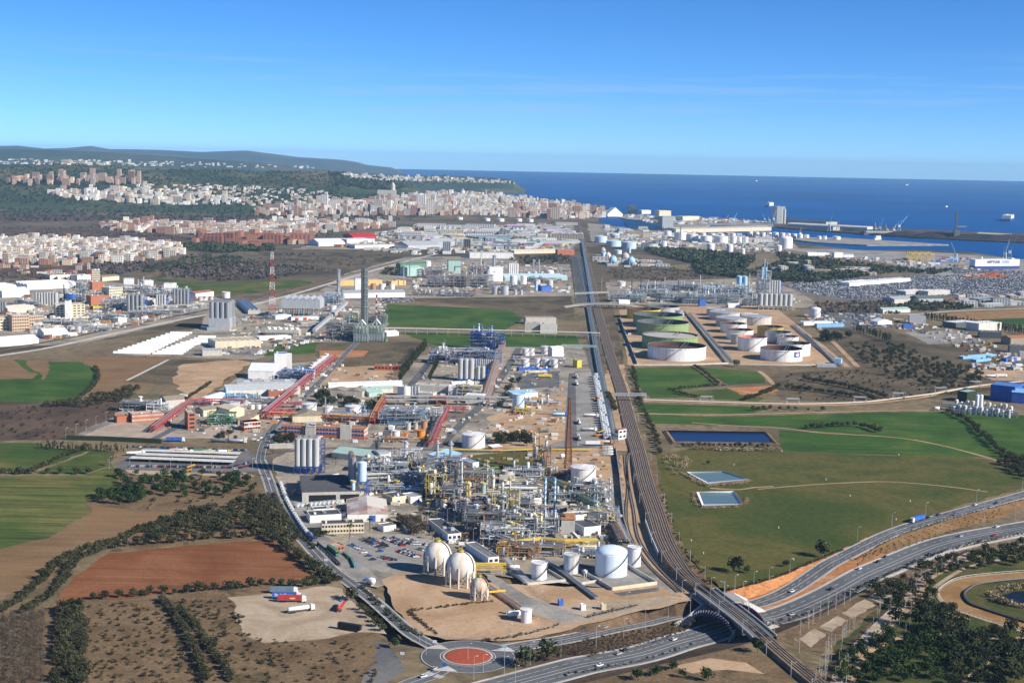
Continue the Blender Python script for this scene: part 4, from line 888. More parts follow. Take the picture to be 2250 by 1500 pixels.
wallrun([(1503,684),(1520,704),(1550,741),(1575,772),(1597,798)],3.2,'diagonal concrete bund wall between the two tank rows')
wallrun([(1362,700),(1374,735),(1388,770),(1400,801)],3.2,'diagonal concrete bund wall left of the green tanks')
wallrun([(1392,803),(1500,803),(1600,799)],1.8,'low pale wall in front of the big white tank')
wallrun([(1608,801),(1720,803),(1830,802)],1.6,'low pale wall in front of the logo tank')
for i,(a,b_)in enumerate((((1372,716),(1400,716)),((1380,735),(1404,735)),((1390,754),(1412,754)),((1396,774),(1424,774)))):wallrun([a,b_],2.5,('rearmost','second','third','front')[i]+' short cross wall between left bund and green tanks')
wallrun([(1770,735),(1800,765),(1835,799)],3,'diagonal bund wall right of the logo tank')
rack([(1512,690),(1560,745),(1606,797)],9,1.2,'low pipe track between the tank rows',pipes=7,levels=1,rad=.35,step=14)
rack([(1742,716),(1790,757),(1850,806)],7,1.2,'low pipe track along the right edge of the tank farm',pipes=5,levels=1,rad=.35,step=14)
bld(1795,806,1838,807,10,3,'low grey pump house at the tank farm corner',wall='lsteel',rm='lsteel');bld(1833,800,1848,801,9,7,'small pale blue tower shed at the tank farm corner',wall='skyblue',rm='skyblue')
tank(1342,1270,71.6,47,'big white domed tank with blue tint and spiral stair','dome','tankbig',n=48,rail=True,rim=False)
tank(1393,1246,29,42,'white tank standing behind the big domed tank','flat','tank',rail=True)
tank(1255,1261,34,40,'rust streaked pale blue tank beside the small legged vessel','flat','tankrust',rail=True)
tank(1184,1275,34,36,'white tank with a diagonal stair on bare concrete','flat','tank',rail=True)
tank(1156,1369,24,28,'small white tank with rusty foot on the tan ground','cone','tank',stairs=False)
tank(1281,1064,55.5,34,'large white cone-roofed tank beside the lattice mast','cone','tank',rail=True)
tank(1040,986,51,29,'large white tank beside the empty asphalt lane','cone','tank',rail=True)
tank(1139,900,25.5,33,'tall sky-blue tank above the yellow pumps','flat','tanklb',rail=True)
tank(1286,1269,8,6,'tiny white vessel on legs on a concrete slab','flat','tank',stairs=False,rim=False,legs=3,name='legged_vessel',cat='vessel')
wallrun([(1262,1248),(1300,1270),(1345,1297)],2.2,'dark side wall of the bund left of the domed tank');wallrun([(1345,1297),(1443,1284)],2.2,'pale front wall of the bund round the domed tank','cream');wallrun([(1443,1284),(1400,1258),(1375,1243)],2.2,'right wall of the bund round the domed tank')
patch('bund_floor','g_yard',[(1265,1248),(1345,1296),(1442,1283),(1380,1244)],z=.14,jitter=0,label='concrete floor of the bund under the domed tank')
patch('apron','g_yard2',[(1348,1302),(1448,1289),(1446,1297),(1365,1309)],z=.14,jitter=0,label='dark asphalt apron before the bund')
patch('bund_floor','g_yard',[(1130,1262),(1180,1258),(1242,1276),(1160,1284)],z=.14,jitter=0,label='concrete floor under the diagonal-stair tank')
wallrun([(1120,1258),(1160,1286)],1.6,'left bund wall of the diagonal-stair tank');wallrun([(1160,1285),(1243,1277)],1.6,'front bund wall of the diagonal-stair tank');wallrun([(1242,1277),(1205,1255)],1.6,'right bund wall of the diagonal-stair tank')
wallrun([(1250,1266),(1277,1284)],1.6,'left wall of the small legged vessel slab');wallrun([(1277,1284),(1320,1277)],1.6,'front wall of the small legged vessel slab')
def sphere(x,yb,dpx,cy,label,c='sphere',nl=10,top='dyellow',group=None):
 r=W(dpx/2,x,yb-dpx*.3);p=base_at(x,yb,r*.95);zc=HT(PX(p)[1]-cy,x,PX(p)[1]);o=root('gas_sphere',p,0,label,'gas sphere',group)
 b=MB();b.sph(0,0,zc,r,32,20);b.build('shell',c,o,60)
 for i in range(nl):
  a=2*math.pi*(i+.35)/nl;b=MB();b.cyl(r*.97*math.cos(a),r*.97*math.sin(a),0,r*.055+.12,zc+r*.1,8);b.build('leg','offwhite',o)
 b=MB()
 for i in range(nl):
  a,c_=2*math.pi*(i+.35)/nl,2*math.pi*(i+1.35)/nl;q=r*.97
  b.beam((q*math.cos(a),q*math.sin(a),.5),(q*math.cos(c_),q*math.sin(c_),zc*.75),.16);b.beam((q*math.cos(c_),q*math.sin(c_),.5),(q*math.cos(a),q*math.sin(a),zc*.75),.16)
 b.build('brace','offwhite',o)
 b=MB();b.cyl(0,0,zc+r*.985,r*.24,.3,14);b.cyl(0,0,zc+r*.99,r*.24,1.3,14,None,0,False)
 for i in range(6):a=i;b.box(.12*r*math.cos(a),.12*r*math.sin(a),zc+r,.5,.5,2.2)
 b.build('top_platform',top,o)
 b=MB();N=16
 for s in(-1,1):
  P=[((r+.45)*math.cos(R(-90+s*62)+s*.0*i)*math.cos(t),(r+.45)*math.sin(R(-90+s*62))*math.cos(t),zc+(r+.45)*math.sin(t))for i in range(N+1)for t in(-.2+1.65*i/N,)];b.tube(P,.28,4)
 b.build('ladder','dsteel',o)
 b=MB();b.tube([(0,0,zc-r),(0,0,1.2),(r*1.25,0,1.2)],.35,6);b.build('outlet_pipe','lrust',o)
 return o
sphere(961,1265,61,1219,'rear white gas sphere with rust streaks from the top')
sphere(1011,1293,64.5,1243,'front white gas sphere on tall white legs')
sphere(1053,1320,40,1287,'small rusty gas sphere in front of the two white ones','sphererust',8)
for k,(x,yb,d,cy,c)in enumerate(((1336,573,13,561,'sphere'),(1347,582,18,571,'skyblue'),(1374,574,18,564,'ltank'),(1387,583,18,573,'skyblue'),(1325,556,12,550,'ltank'))):
 sphere(x,yb,d,cy,('far pale sphere half hidden behind a blue sphere','far blue gas sphere beside the railway','far cream gas sphere between two blue ones','far blue gas sphere, right end of its group','far cream sphere farthest up the railway')[k],c,8,'lsteel')
# ================= railway bridge and portals =================
def bridge():
 i0=min(range(len(RLP)),key=lambda i:(PX(RLP[i])[0]-1665)**2);i1=min(range(len(RLP)),key=lambda i:(PX(RLP[i])[0]-1560)**2)
 P=RLP[min(i0,i1)-1:max(i0,i1)+2];o=root('railway_bridge',(0,0,0),0,'railway bridge with purple ribbed arches over the highway','bridge')
 A,B=offs(P,7),offs(P,-7);n=len(P);b=MB();lo=Vector((0,0,-1.9));hi=Vector((0,0,.06))
 b.add([p+hi for p in A]+[p+hi for p in B]+[p+lo for p in A]+[p+lo for p in B],[(i,i+1,n+i+1,n+i)for i in range(n-1)]+[(2*n+i,i,i+1,2*n+i+1)[::-1]for i in range(n-1)]+[(n+i,n+i+1,3*n+i+1,3*n+i)for i in range(n-1)]+[(2*n+i,2*n+i+1,3*n+i+1,3*n+i)for i in range(n-1)])
 b.build('deck','roofgrey',o)
 for s in(6.9,-6.9):
  b=MB();b.tube([p+Vector((0,0,.7))for p in offs(P,s)],.45,4);b.build('parapet','concrete',o)
 hw=[p for p in HP];c=min(hw,key=lambda p:abs(PX(p)[0]-1604));k=hw.index(c);t=(hw[min(k+2,len(hw)-1)]-hw[max(0,k-2)]);t.z=0;t.normalize();nn=Vector((-t.y,t.x,0));half=15;hgt=8.8
 def arc(u,q,grow=0):a=math.pi*q;return c+t*u+nn*((half+grow)*math.cos(a))+Vector((0,0,(hgt+grow)*math.sin(a)-.2))
 b=MB();N=18
 for u0,u1 in((-12,12),):
  Vv=[arc(u0+(u1-u0)*.0,i/N)for i in range(N+1)]+[arc(u1,i/N)for i in range(N+1)]
 b.add(Vv,[(i,i+1,N+2+i,N+1+i)for i in range(N)]);
 v=b.build('vault','dsteel',o,40)
 for u in(-12.5,12.5):
  b=MB();N2=24
  P2=[arc(u,i/N2,.2)for i in range(N2+1)];Q2=[arc(u,i/N2,2.6)+Vector((0,0,-.6))for i in range(N2+1)]
  b.add([p-t*.9 for p in P2]+[p+t*.9 for p in Q2],[(i,i+1,N2+2+i,N2+1+i)for i in range(N2)]);b.tube(Q2,.55,4);b.tube(P2,.55,4);b.build('arch_rim','purple',o)
  b=MB()
  for i in range(2,N2-1):
   p,q=arc(u,i/N2,.9),arc(u,(i+.75)/N2,2.6);b.beam(p+t*(1.2 if u<0 else-1.2)*0+Vector((0,0,.35))-t*(.9 if u<0 else-.0),q+Vector((0,0,.55))-t*(.9 if u<0 else 0),.28)
  b.build('arch_slats','offwhite',o)
 for u in(-13,13):
  for s in(-1,1):
   b=MB();q=c+t*u+nn*s*(half+1.5);r_=q+t*(10 if u>0 else-10)+nn*s*4
   b.add([q+Vector((0,0,-.5)),r_+Vector((0,0,-.5)),r_+Vector((0,0,1)),q+Vector((0,0,6))],[(0,1,2,3)]);b.add([q+nn*s*.6+Vector((0,0,-.5)),r_+nn*s*.6+Vector((0,0,-.5)),r_+nn*s*.6+Vector((0,0,1)),q+nn*s*.6+Vector((0,0,6))],[(0,1,2,3)]);b.add([r_+Vector((0,0,1)),q+Vector((0,0,6)),q+nn*s*.6+Vector((0,0,6)),r_+nn*s*.6+Vector((0,0,1))],[(0,1,2,3)]);b.build('wing_wall','lconc',o)
 c2=min(RP,key=lambda p:abs(PX(p)[0]-1572));k=RP.index(c2);t2=RP[k+2]-RP[k-2];t2.z=0;t2.normalize();n2=Vector((-t2.y,t2.x,0));rz=math.atan2(t2.y,t2.x)
 for s in(-1,1):
  q=c2+n2*s*8;b=MB();b.box(q.x,q.y,q.z-.5,30,.9,7.2,rz);b.build('portal_wall','lconc',o)
 q=c2;b=MB();b.box(q.x,q.y,q.z+6.2,28,19,.9,rz);b.build('portal_slab','concrete',o)
 for s in(-1,1):
  for e in(-1,1):
   q=c2+t2*e*15+n2*s*8;r_=q+t2*e*11+n2*s*3;b=MB()
   b.add([q,r_,r_+Vector((0,0,.8)),q+Vector((0,0,6.6)),q+n2*s*.5,r_+n2*s*.5,r_+n2*s*.5+Vector((0,0,.8)),q+n2*s*.5+Vector((0,0,6.6))],[(0,1,2,3),(4,5,6,7),(2,3,7,6)]);b.build('wing_wall','white',o)
 return o
bridge()
# ================= near chemical plant =================
COL['white2']=(.8,.79,.75)
bld(664,1103,791,1100,56,7.5,'dark grey triple-ridged warehouse with open front bay','multi3','lconc','droof',name='warehouse',doors=[(.35,20,5.2,'black'),(.82,14,5.2,'black')],rh=2.4)  # black door panels paint the shade inside the open front bay
bld(763,1146,852,1145,44,5.5,'white gable warehouse with rusty patches on its striped roof','gable1','white2','patchroof',name='warehouse',doors=[(.62,4.5,4.5,'blue'),(.86,1.6,2.4,'dsteel')],rh=3.2)
bld(707,1173,800,1170,11,6.6,'cream two-storey office with long window bands',wall='cream',rm='droof',wins=(14,2),name='office',rclutter=3)
bld(681,1149,750,1145,15,5,'white block with flat black roof behind the cream office',wall='white2',rm='droof',name='office',rclutter=3)
bld(689,1132,735,1129,9,4,'small white block with dark roof beside the palm',wall='white2',rm='droof',rclutter=1)
bld(843,1168,870,1164,9,3.4,'low white shed under the bare trees',wall='white2',rm='roofgrey')
bld(735,1213,756,1209,8,3.4,'small brick gatehouse beside the green lorry',wall='brick',rm='lconc',wins=(3,1),name='gatehouse',cat='gatehouse')
bld(984,1189,1013,1186.5,42,4.6,'long white hut with black roof left of the process frames',wall='white2',rm='droof',wins=(3,1),rclutter=3)
bld(1073,1240,1096,1237.5,38,4.2,'long white hut with grey roof behind the spheres',wall='white2',rm='roofgrey',wins=(2,1))
bld(1283,1177,1320,1173,24,5.6,'white hut with black roof and blue door beside the sidings',wall='white2',rm='droof',doors=[(.75,2,2.5,'blue')])
bld(1263,1160,1283,1159,9,9,'white blank-walled tower block beside the concrete hopper',wall='white2',rm='roofgrey')
bld(862,1108,893,1104,16,5,'cream hut with dark roof and blue door',wall='cream',rm='droof',doors=[(.45,2,2.6,'blue')],rclutter=2)
bld(902,1106,927,1103,14,4.5,'white hut beside the blue-piped frame',wall='white2',rm='lsteel',doors=[(.7,1.6,2.4,'blue')])
bld(1035,1036,1052,1034,20,7,'white box shed with blue door at the back of the plant',wall='white2',rm='lsteel',doors=[(.4,3,4,'blue')])
bld(1040,1056,1082,1053,18,5,'navy panelled shed behind the tall columns',wall='navy',rm='roofgrey')
bld(1155,1110,1190,1107,18,4.5,'white hut with black roof beside the striped stacks',wall='white2',rm='droof',rclutter=2)
bld(729,1006,824,1018,26,5,'mint-roofed long shed behind the silos','gable0','offwhite','mint',name='warehouse',rh=2.5)
bld(835,1018,858,1016,20,6,'barrel-roofed grey shed behind the pipe maze','barrel','lsteel','lsteel',rh=3)
bld(975,1020,1015,1008,16,5,'pale blue lean-to roof at the back of the plant','shed','lsteel','skyblue',rh=2)
bld(592,986,645,984,6,3,'long flat carport left of the silo battery',wall='concrete',rm='lconc',name='carport')
bld(1305,1090,1325,1096,8,4,'small grey kiosk on the right edge of the plant',wall='lsteel',rm='roofgrey');bld(1297,1124,1322,1121,10,4.5,'grey hut with blue doors near the sidings',wall='lsteel',rm='lsteel',doors=[(.3,2.2,2.8,'navy'),(.7,2.2,2.8,'navy')])
bld(1359,966,1376,963,6,9,'white signal box with red-brown roof beside the railway','gable0','white2','tile',wins=(2,2),name='signal_box',cat='signal box')
bld(1082,990,1104,988,8,3,'little brick hut with pale roof by the lane','shed','brick','white',rh=1)
bld(1112,1349,1116,1349,2,2.4,'tiny valve cabinet beside the horizontal drum',wall='lsteel',rm='lsteel')
for i,(x,y)in enumerate(((1277,1341),(1322,1340),(1228,1331))):bld(x,y,x+10,y-.5,3,3,('white cabinet on the gravel strip','cream cabinet right of the white one on the gravel','blue cabinet at the end of the concrete track')[i],wall=('white2','cream','blue')[i],rm='offwhite',name='cabinet',cat='cabinet')
silos(654,1041,4,3,13,76,'battery of tall grey silos on blue legs with zigzag stair','lsteel2',17,'navy',1.04)
silos(776,1090,1,6,12.5,82,'row of dark grey silos with rusty top gantry','steel',22,'navy',1.05,R(11),None,'rust',stair=False)
silos(795,1094,1,1,20,76,'sky blue silo on a blue lattice base','tanklb',36,'blue',1.2,stair=False);vessel(776,1100,9,42,'small pale blue hopper beside the blue silo','tanklb',legs=8)
column(1012,1101,90,8,'tall grey column with rusty head, tallest of the near plant','offwhite','steel',6);column(1030,1132,71,9,'white column with yellow ring platform at its head','white2','yellow',5)
column(1081,1118,84,6.5,'slim grey column with a dark service frame','offwhite','steel',7);column(1093,1161,49,8.5,'white column with yellow ladders in the front frames','white2','yellow',5)
column(999,1098,64,5,'thin cream column left of the tallest one','cream','dyellow',5);column(985,1100,42,4,'rusty slim column under the blue canopy','lrust','yellow',3)
column(1267,1092,38,5,'white column near the mast tank','white2','steel',4);column(1304,1088,36,6,'white column with a round manway near the railway','white2','steel',4);column(1322,1085,30,7,'grey column cluster head near the railway','lsteel','steel',3)
for k,(x,y,h,w_)in enumerate(((1048,1112,42,5),(1075,1152,46,5),(1118,1162,38,6),(1140,1112,34,5),(974,1090,50,5),(930,1064,40,5),(891,1042,38,5),(898,1043,40,5),(1165,1132,38,5),(1240,1102,34,4),(1020,1150,30,6),(1060,1186,30,5),(1135,1150,40,4),(1175,1160,44,5),(860,1052,30,4))):column(x,y,h,w_,'slim pale column rising among the near process frames',('white2','lsteel','offwhite')[k%3],('steel','dyellow')[k%2],4,'slim columns of the near plant')
stack(1305,1128,38,4.5,3.5,'thin bluish stack near the railway side','skyblue',rings=1);stack(615+100,921,48,4,3.5,'tall cream chimney left of the middle works tank','cream',rings=0)
def spiral(x,yb,hpx,wpx,label):
 h=HT(hpx,x,yb);r=W(wpx/2,x,yb);o=root('striped_stack',base_at(x,yb,r),0,label,'chimney');b=MB();b.cyl(0,0,0,r,h,14,None,0,False);b.build('shaft','lblue',o,40);b=MB();N=60
 A=[R(-90)+2*math.pi*6*i/N for i in range(N+1)];q=r+.06
 b.add([(q*math.cos(a),q*math.sin(a),h*i/N)for i,a in enumerate(A)]+[(q*math.cos(a),q*math.sin(a),min(h,h*i/N+h*.06))for i,a in enumerate(A)],[(i,i+1,N+2+i,N+1+i)for i in range(N)]);b.build('spiral_stripe','white',o);b=MB();b.cyl(0,0,h*.5,r+.1,.2,12,r+1);b.build('platform','dsteel',o)
spiral(1197,1120,70,5,'left blue stack with white spiral stripe');spiral(1218,1119,69,5,'right blue stack with white spiral stripe')
def furnace():
 o=root('furnace',base_at(1208,1170,5),PR,'twin-cell furnace with white panelled walls under the striped stacks','furnace');w_=W(42,1208,1170);h=HT(30,1208,1170)
 for s in(-1,1):
  for k in range(3):
   for j in range(2):b=MB();b.box(s*w_*.26+(k-1)*w_*.15,-5.2,1+j*h*.46,w_*.14,.3,h*.43);b.build('wall_panel','offwhite',o)
  b=MB();b.box(s*w_*.26,0,.5,w_*.46,10,h);b.build('cell','steel',o);b=MB();b.cyl(s*w_*.26,0,h+.5,w_*.16,5,4,w_*.06);b.build('hood','lsteel',o)
 b=MB()
 for i in range(7):
  for y in(-6,6):b.beam((-w_/2+w_*i/6,y,0),(-w_/2+w_*i/6,y,h+6),.35)
 for z in(h*.5,h,h+6):
  for y in(-6,6):b.beam((-w_/2,y,z),(w_/2,y,z),.3)
 b.build('frame','navy',o)
 b=MB();b.box(0,-6.3,h+.4,w_+1,1.2,.2);b.build('gallery','steel',o)
furnace()
for x,y,d,h,l,c in((966,1092,11.5,28,'white upright drum inside the yellow-edged frame','white2'),(963,1113,11,16,'squat white tank, left of the pair at the frame foot','white2'),(976,1119,16,19,'squat white tank, right of the pair at the frame foot','white2'),(1069,1116,15,25,'fat white drum beside the yellow column','white2'),(1093,1105,10,18,'white drum, left of a touching pair','white2'),(1103,1106,9,19,'white drum, right of a touching pair','white2'),(1062,1086,11,23,'pale green drum behind the tall columns','mint'),(1186,1089,10,22,'white drum left of the striped stacks','white2'),(1261,1131,16,18,'white conical hopper right of the striped stacks','white2'),(1306,1121,19,16,'pale blue squat tank beside the green pipe rack','tanklb'),(1131,1196,11,20,'pale upright drum in the front pipe maze','offwhite'),(942,1118,6,10,'small white drum at the left frame foot','white2'),(1318,1162,9,12,'blue-grey drum by the right edge rack','lblue')):vessel(x,y,d,h,l,c)
drum(1129,1358,30,13,'white horizontal drum beside the small rusty-foot tank','white',8);drum(814,1286,24,14,'white drum with blue ends lying by the access road','tank',-40);drum(1130,1252,23,8,'white horizontal tank beside the yellow gantry','white');drum(1043,1112,16,8,'white ball-ended drum beside the yellow column','white',60);drum(1115,1145,22,6,'grey exchanger in the front frames','lsteel');drum(1235,1263-255,12,9,'white drum lying on its stand near the mast foot','white',50);drum(1258,1046,20,6,'rusty tank wagon shell near the mast foot','lrust');drum(815,1091,14,6,'white tanker barrel beside the silos','white',60);drum(737,1050,16,7,'white tanker barrel behind the warehouse','white',35)
for k in range(6):drum(1335-0*k,985+k*3.4,26,4,'long grey bullet tank in the stack by the sidings wall',('lconc','lsteel')[k%2],4,group='bullet tanks by the sidings wall')
def hopper():
 o=root('hopper_tower',base_at(1247,1199,5),PR,'concrete hopper tower with sloping conveyor leg','tower');b=MB();b.box(0,0,8,9,9,10);b.build('bin','lconc',o);b=MB()
 for u in(-4,4):
  for t in(-4,4):b.box(u,t,0,1,1,8)
 b.build('leg_frame','concrete',o);b=MB();b.box(0,0,18,10,10,.8);b.box(1,0,18.8,6,5,2);b.build('head_house','lrust',o)
 b=MB();b.beam((3,-4,9),(12,-11,1.5),2);b.build('conveyor','lconc',o);b=MB();b.box(15,-13,0,12,5,3);b.build('canopy','white2',o)
hopper()
def cooler(x,y,wpx,dep,h,n,label,wall='lconc',fan='concrete',group=None):
 w_=W(wpx,x,y);o=root('cooling_tower',base_at(x,y,dep/2),PR,label,'cooling tower',group);b=MB();b.box(0,0,0,w_,dep,h);b.build('casing',wall,o)
 for k in range(n):X=-w_/2+(k+.5)*w_/n;b=MB();r=min(w_/n,dep)*.4;b.cyl(X,0,h,r,2.6,18,r*.92,0,False);b.cyl(X,0,h+1,r*.95,.2,18);b.build('fan_stack',fan,o,40)
 for k in range(max(3,int(w_/3))):b=MB();b.box(-w_/2+(k+.5)*w_/max(3,int(w_/3)),-dep/2-.1,.6,w_/max(3,int(w_/3))*.7,.2,h*.4);b.build('louvre','dsteel',o)
 return o
cooler(1114,1063,33,12,7,1,'beige cooling tower with one round fan stack');cooler(1122,1079,35,10,5,2,'low white cooler with two fans','white2','cream');cooler(1233,1124,26,9,5,1,'round-fan cooler right of the striped stacks','lconc')
pcg=('lsteel','white','steel','offwhite');pcy=('lsteel','offwhite','dyellow','white2');pcd=('steel','lsteel','lrust','offwhite')
UN=[(826,1040,20,14,12,'grey pipe frame left of the steam plume',pcg,'lsteel'),(856,1060,26,18,14,'tangled grey pipe frame under the steam plume',pcg,'lsteel'),(893,1040,22,20,18,'grey frame with two tall white columns',pcg,'lsteel'),(905,1072,30,16,11,'low grey frame of looping pipes',pcg,'lsteel'),(930,1048,22,20,13,'dark grey frame at the back left of the plant',pcd,'steel'),(848,1086,26,12,8,'low open pipe frame behind the cream hut',pcg,'lsteel'),(893,1092,24,12,7,'blue-piped low frame beside the white hut',('lblue','lsteel','blue','steel'),'steel'),(958,1100,14,14,20,'yellow-edged frame holding a white drum',pcy,'dyellow'),(982,1092,18,18,30,'tall open frame under a bright blue canopy',pcd,'steel'),(1008,1120,22,18,16,'dark frame at the foot of the tallest column',pcd,'dsteel'),(1040,1080,26,18,16,'frame between the two tallest columns',pcd,'steel'),(1042,1150,26,20,15,'dense dark pipe frame behind the long white hut',pcd,'dsteel'),(1062,1130,20,16,13,'frame round the fat white drum',pcy,'steel'),(1073,1180,28,22,16,'dark pipe frame nearest the white hut',pcd,'dsteel'),(1105,1150,22,18,22,'tall yellow-railed frame beside the white column',pcy,'dyellow'),(1110,1200,30,18,12,'front frame with looping white pipes',pcg,'steel'),(1128,1120,28,18,9,'low frame right of the slim grey column',pcg,'steel'),(1150,1175,26,20,13,'front frame left of the white furnace',pcy,'steel'),(1150,1140,24,18,11,'frame behind the white furnace',pcd,'dsteel'),(1160,1090,26,14,8,'low frame behind the striped stacks',pcg,'steel'),(1185,1195,20,16,14,'frame with square white posts before the furnace',pcg,'lsteel'),(1245,1110,24,14,9,'low frame right of the striped stacks',pcg,'steel'),(1285,1105,22,16,13,'frame of small columns near the railway',pcg,'steel'),(1320,1105,16,14,14,'frame of grey ducts at the right edge',pcg,'lsteel'),(1290,1145,24,14,8,'low frame under the cream pipe bridge',pcy,'steel'),(1325,1165,20,18,8,'low pipe maze at the right corner',pcd,'steel'),(1345,1150,10,30,6,'ladder-like pipe stack along the sidings',pcg,'lsteel'),(1140,1228,26,12,9,'rusty covered skid behind the diagonal-stair tank',('lrust','steel','dyellow','steel'),'lrust'),(1200,1222,22,10,7,'pipe frame behind the rust streaked tank',pcd,'steel'),(1290,1226,20,8,6,'pump row left of the domed tank',pcg,'steel'),(1190,1040,14,12,22,'rusty square frame with an orange incinerator column',('lrust','steel','rust','lsteel'),'dsteel'),(1230,1050,30,10,6,'rusty low pipe frame at the mast foot',('lrust','rust','lsteel','steel'),'rust'),(1150,1050,30,14,7,'jumble of white pipes behind the coolers',pcg,'lsteel')]
for k,(x,y,w_,d_,h_,l,pc_,fr)in enumerate(UN):unit(x,y,w_,d_,h_,l,max(2,int(h_/4.2)),100+k,1 if h_<10 else 2,6,fr,'dsteel' if fr!='lsteel' else 'steel',pc_,'dyellow' if fr=='dyellow' or k%5==0 else 'lsteel')
b=MB();p=G(985,1080);b.gable(p.x,p.y,26,20,14,2,PR,0,0,0);o=b.build('canopy_roof','blue');tag(o,'bright blue canopy over the tall frame','canopy')
column(1190,1036,46,7,'orange incinerator column with burnt head','lrust','steel',3)
rack([(1201,1072),(1256,1099),(1316,1130)],7,8,'diagonal rack of green pipes running to the railway side','pipegreen',6,2,9,('pipegreen','dyellow','pipegreen','lsteel'),rad=.3)
rack([(1097,1214),(1188,1203),(1240,1208),(1312,1205)],5,6,'yellow pipe bridge along the front of the process frames','yellow',3,1,12,('yellow','dyellow','yellow'),rad=.45)
rack([(1046,1262),(1112,1262)],4,6.5,'yellow gantry from the spheres to the tank bund','yellow',3,1,16,('yellow','dyellow','lsteel'),rad=.3)
rack([(1110,1230),(1160,1285)],5,1.2,'low pipe track beside the diagonal-stair tank','steel',6,1,10)
rack([(1190,1230),(1240,1262),(1275,1290),(1312,1318)],3,1.2,'low pipe track between the tank bunds','steel',4,1,10)
rack([(1040,1268),(1085,1300),(1130,1330),(1170,1362)],4,1,'rusty pipe track beside the concrete lane','lrust',5,1,8,('dyellow','lrust','lsteel','rust'))
rack([(1060,1308),(1110,1303)],2,1.5,'short yellow pipe run from the small sphere','yellow',2,1,8,('yellow','yellow'),rad=.35)
rack([(805,1062),(880,1058),(960,1052),(1040,1064)],6,7,'grey pipe rack through the left frames','lsteel',6,2,9,pcg)
rack([(1095,1092),(1180,1092)],7,7,'white cooler pipe rack in the middle of the plant','lsteel',6,2,8,('cream','lsteel','white'))
rack([(1010,1060),(1060,1050),(1095,1048)],4,8,'green pipe rack behind the tall columns','pipegreen',3,2,9,('green','green','pipegreen'))
rack([(1192,1063),(1258,1082)],5,6,'yellow pipe rack in front of the mast tank','dyellow',4,2,9,('yellow','dyellow','lsteel'))
rack([(1240,1150),(1300,1142),(1350,1150)],5,7,'cream pipe bridge right of the furnace','cream',4,2,10,('cream','lsteel','white'))
rack([(1335,1120),(1352,1160),(1372,1200)],8,5,'pipe rack along the sidings wall','steel',8,2,8,pcd)
rack([(1040,1165),(1080,1192),(1130,1212)],6,7,'dark pipe rack through the front frames','steel',6,2,8,pcg);rack([(1000,1132),(1060,1122),(1140,1128),(1200,1140)],6,8,'pipe rack through the middle of the dark frames','steel',6,2,8,pcy)
rack([(960,990),(1100,993),(1200,990),(1300,992)],3,1.4,'long yellow pipe run beside the lane','dyellow',3,1,12,('yellow','dyellow'),rad=.25)
lattice(1248,1040,166,15,3.2,'tall rusty lattice mast beside the white cone tank',('rust',),16,thick=.42,antenna=4)
fence([(1352,985),(1360,1040),(1366,1100),(1371,1150),(1385,1195)],3.5,'dark wall between plant and sidings',solid=(.4,'concrete'),name='boundary_wall')
fence([(700,1205),(740,1240),(790,1282),(830,1316),(880,1362),(930,1396),(1000,1404),(1100,1405),(1200,1385),(1300,1358),(1400,1334)],2.2,'wire fence along the access road','lsteel',6)
fence([(1160,1290),(1178,1308),(1205,1322),(1212,1318)],2.2,'curved wire fence on the tan ground','dsteel',3)
fence([(697,1195),(720,1215),(748,1243)],2,'dark hedge-like fence beside the entrance lane',solid=(.5,'droof'),name='boundary_wall');fence([(755,1216),(772,1230),(780,1248)],1.6,'short hedge wall beside the gatehouse',solid=(1.2,'pipegreen'),name='boundary_wall')
fence([(1418,1150),(1430,1185),(1446,1222)],3.4,'pale retaining wall under the raised tracks',solid=(.5,'greyplast'),name='retaining_wall')
b=MB();b.capsule((-2.6,0,1.3),(2.6,0,1.3),1.15,10);tcm=b.mesh('barrel','greyplast',40);b=MB()
for u in(-3,3):
 for t in(-1.2,1.2):b.beam((u,t,0),(u,t,2.5),.14)
 b.beam((u,-1.2,2.5),(u,1.2,2.5),.12);b.beam((u,-1.2,.1),(u,1.2,.1),.12)
for t in(-1.2,1.2):b.beam((-3,t,.1),(3,t,.1),.12);b.beam((-3,t,2.5),(3,t,2.5),.12)
tcf=b.mesh('frame','white')
def tcont(p,rz,label,group,z=0,fr=None):
 o=root('tank_container',(p.x,p.y,z),rz,label,'container',group);ob('barrel',tcm,o);ob('frame',fr or tcf,o)
QW=smooth([G(616,1064),G(634,1108),G(658,1150),G(682,1183)],8);QL=0;d_=0
for i in range(len(QW)-1):
 t=QW[i+1]-QW[i];k=max(1,int(t.length/6.6))
 for j in range(k):tcont(QW[i]+t*j/k,math.atan2(t.y,t.x),'white tank container in the long queue beside the road hedge','tank containers queued along the hedge')
for k in range(11):tcont(G(655+k*9.6,1114-k*.9),R(88),'white tank container in the short row behind the white block','tank containers behind the white block')
# ================= middle chemical works =================
def red(pts,w_,h_,label,pc=('pred','lsteel','steel','pred'),n=5,st=8):return rack(pts,w_,h_,label,'pred',n,2,st,pc,rad=.25)
red([(337,951),(413,892)],5,6,'red pipe bridge running past the brick tower');red([(413,891),(470,889),(537,892)],5,6,'red pipe rack behind the green scaffold tanks')
red([(582,922),(638,874),(690,828),(732,794)],7,8,'long red pipe bridge climbing past the white factory',n=6,st=9);red([(582,921),(700,925),(817,932)],4,7,'orange-topped red rack behind the long brick office',('yellow','orange','lsteel'),4)
red([(817,936),(832,905),(846,884)],5,8,'red and yellow pipe bridge left of the orange tanks',('yellow','pred','lsteel'));red([(947,984),(965,940),(983,905)],5,7,'red pipe bridge right of the orange tanks')
red([(983,906),(1030,908)],4,6,'short red rack in front of the white sign building');red([(614,895),(666,895)],4,6,'short red rack left of the white tank');red([(600,910),(650,908)],3,5,'short red rack beside the tan workshop')
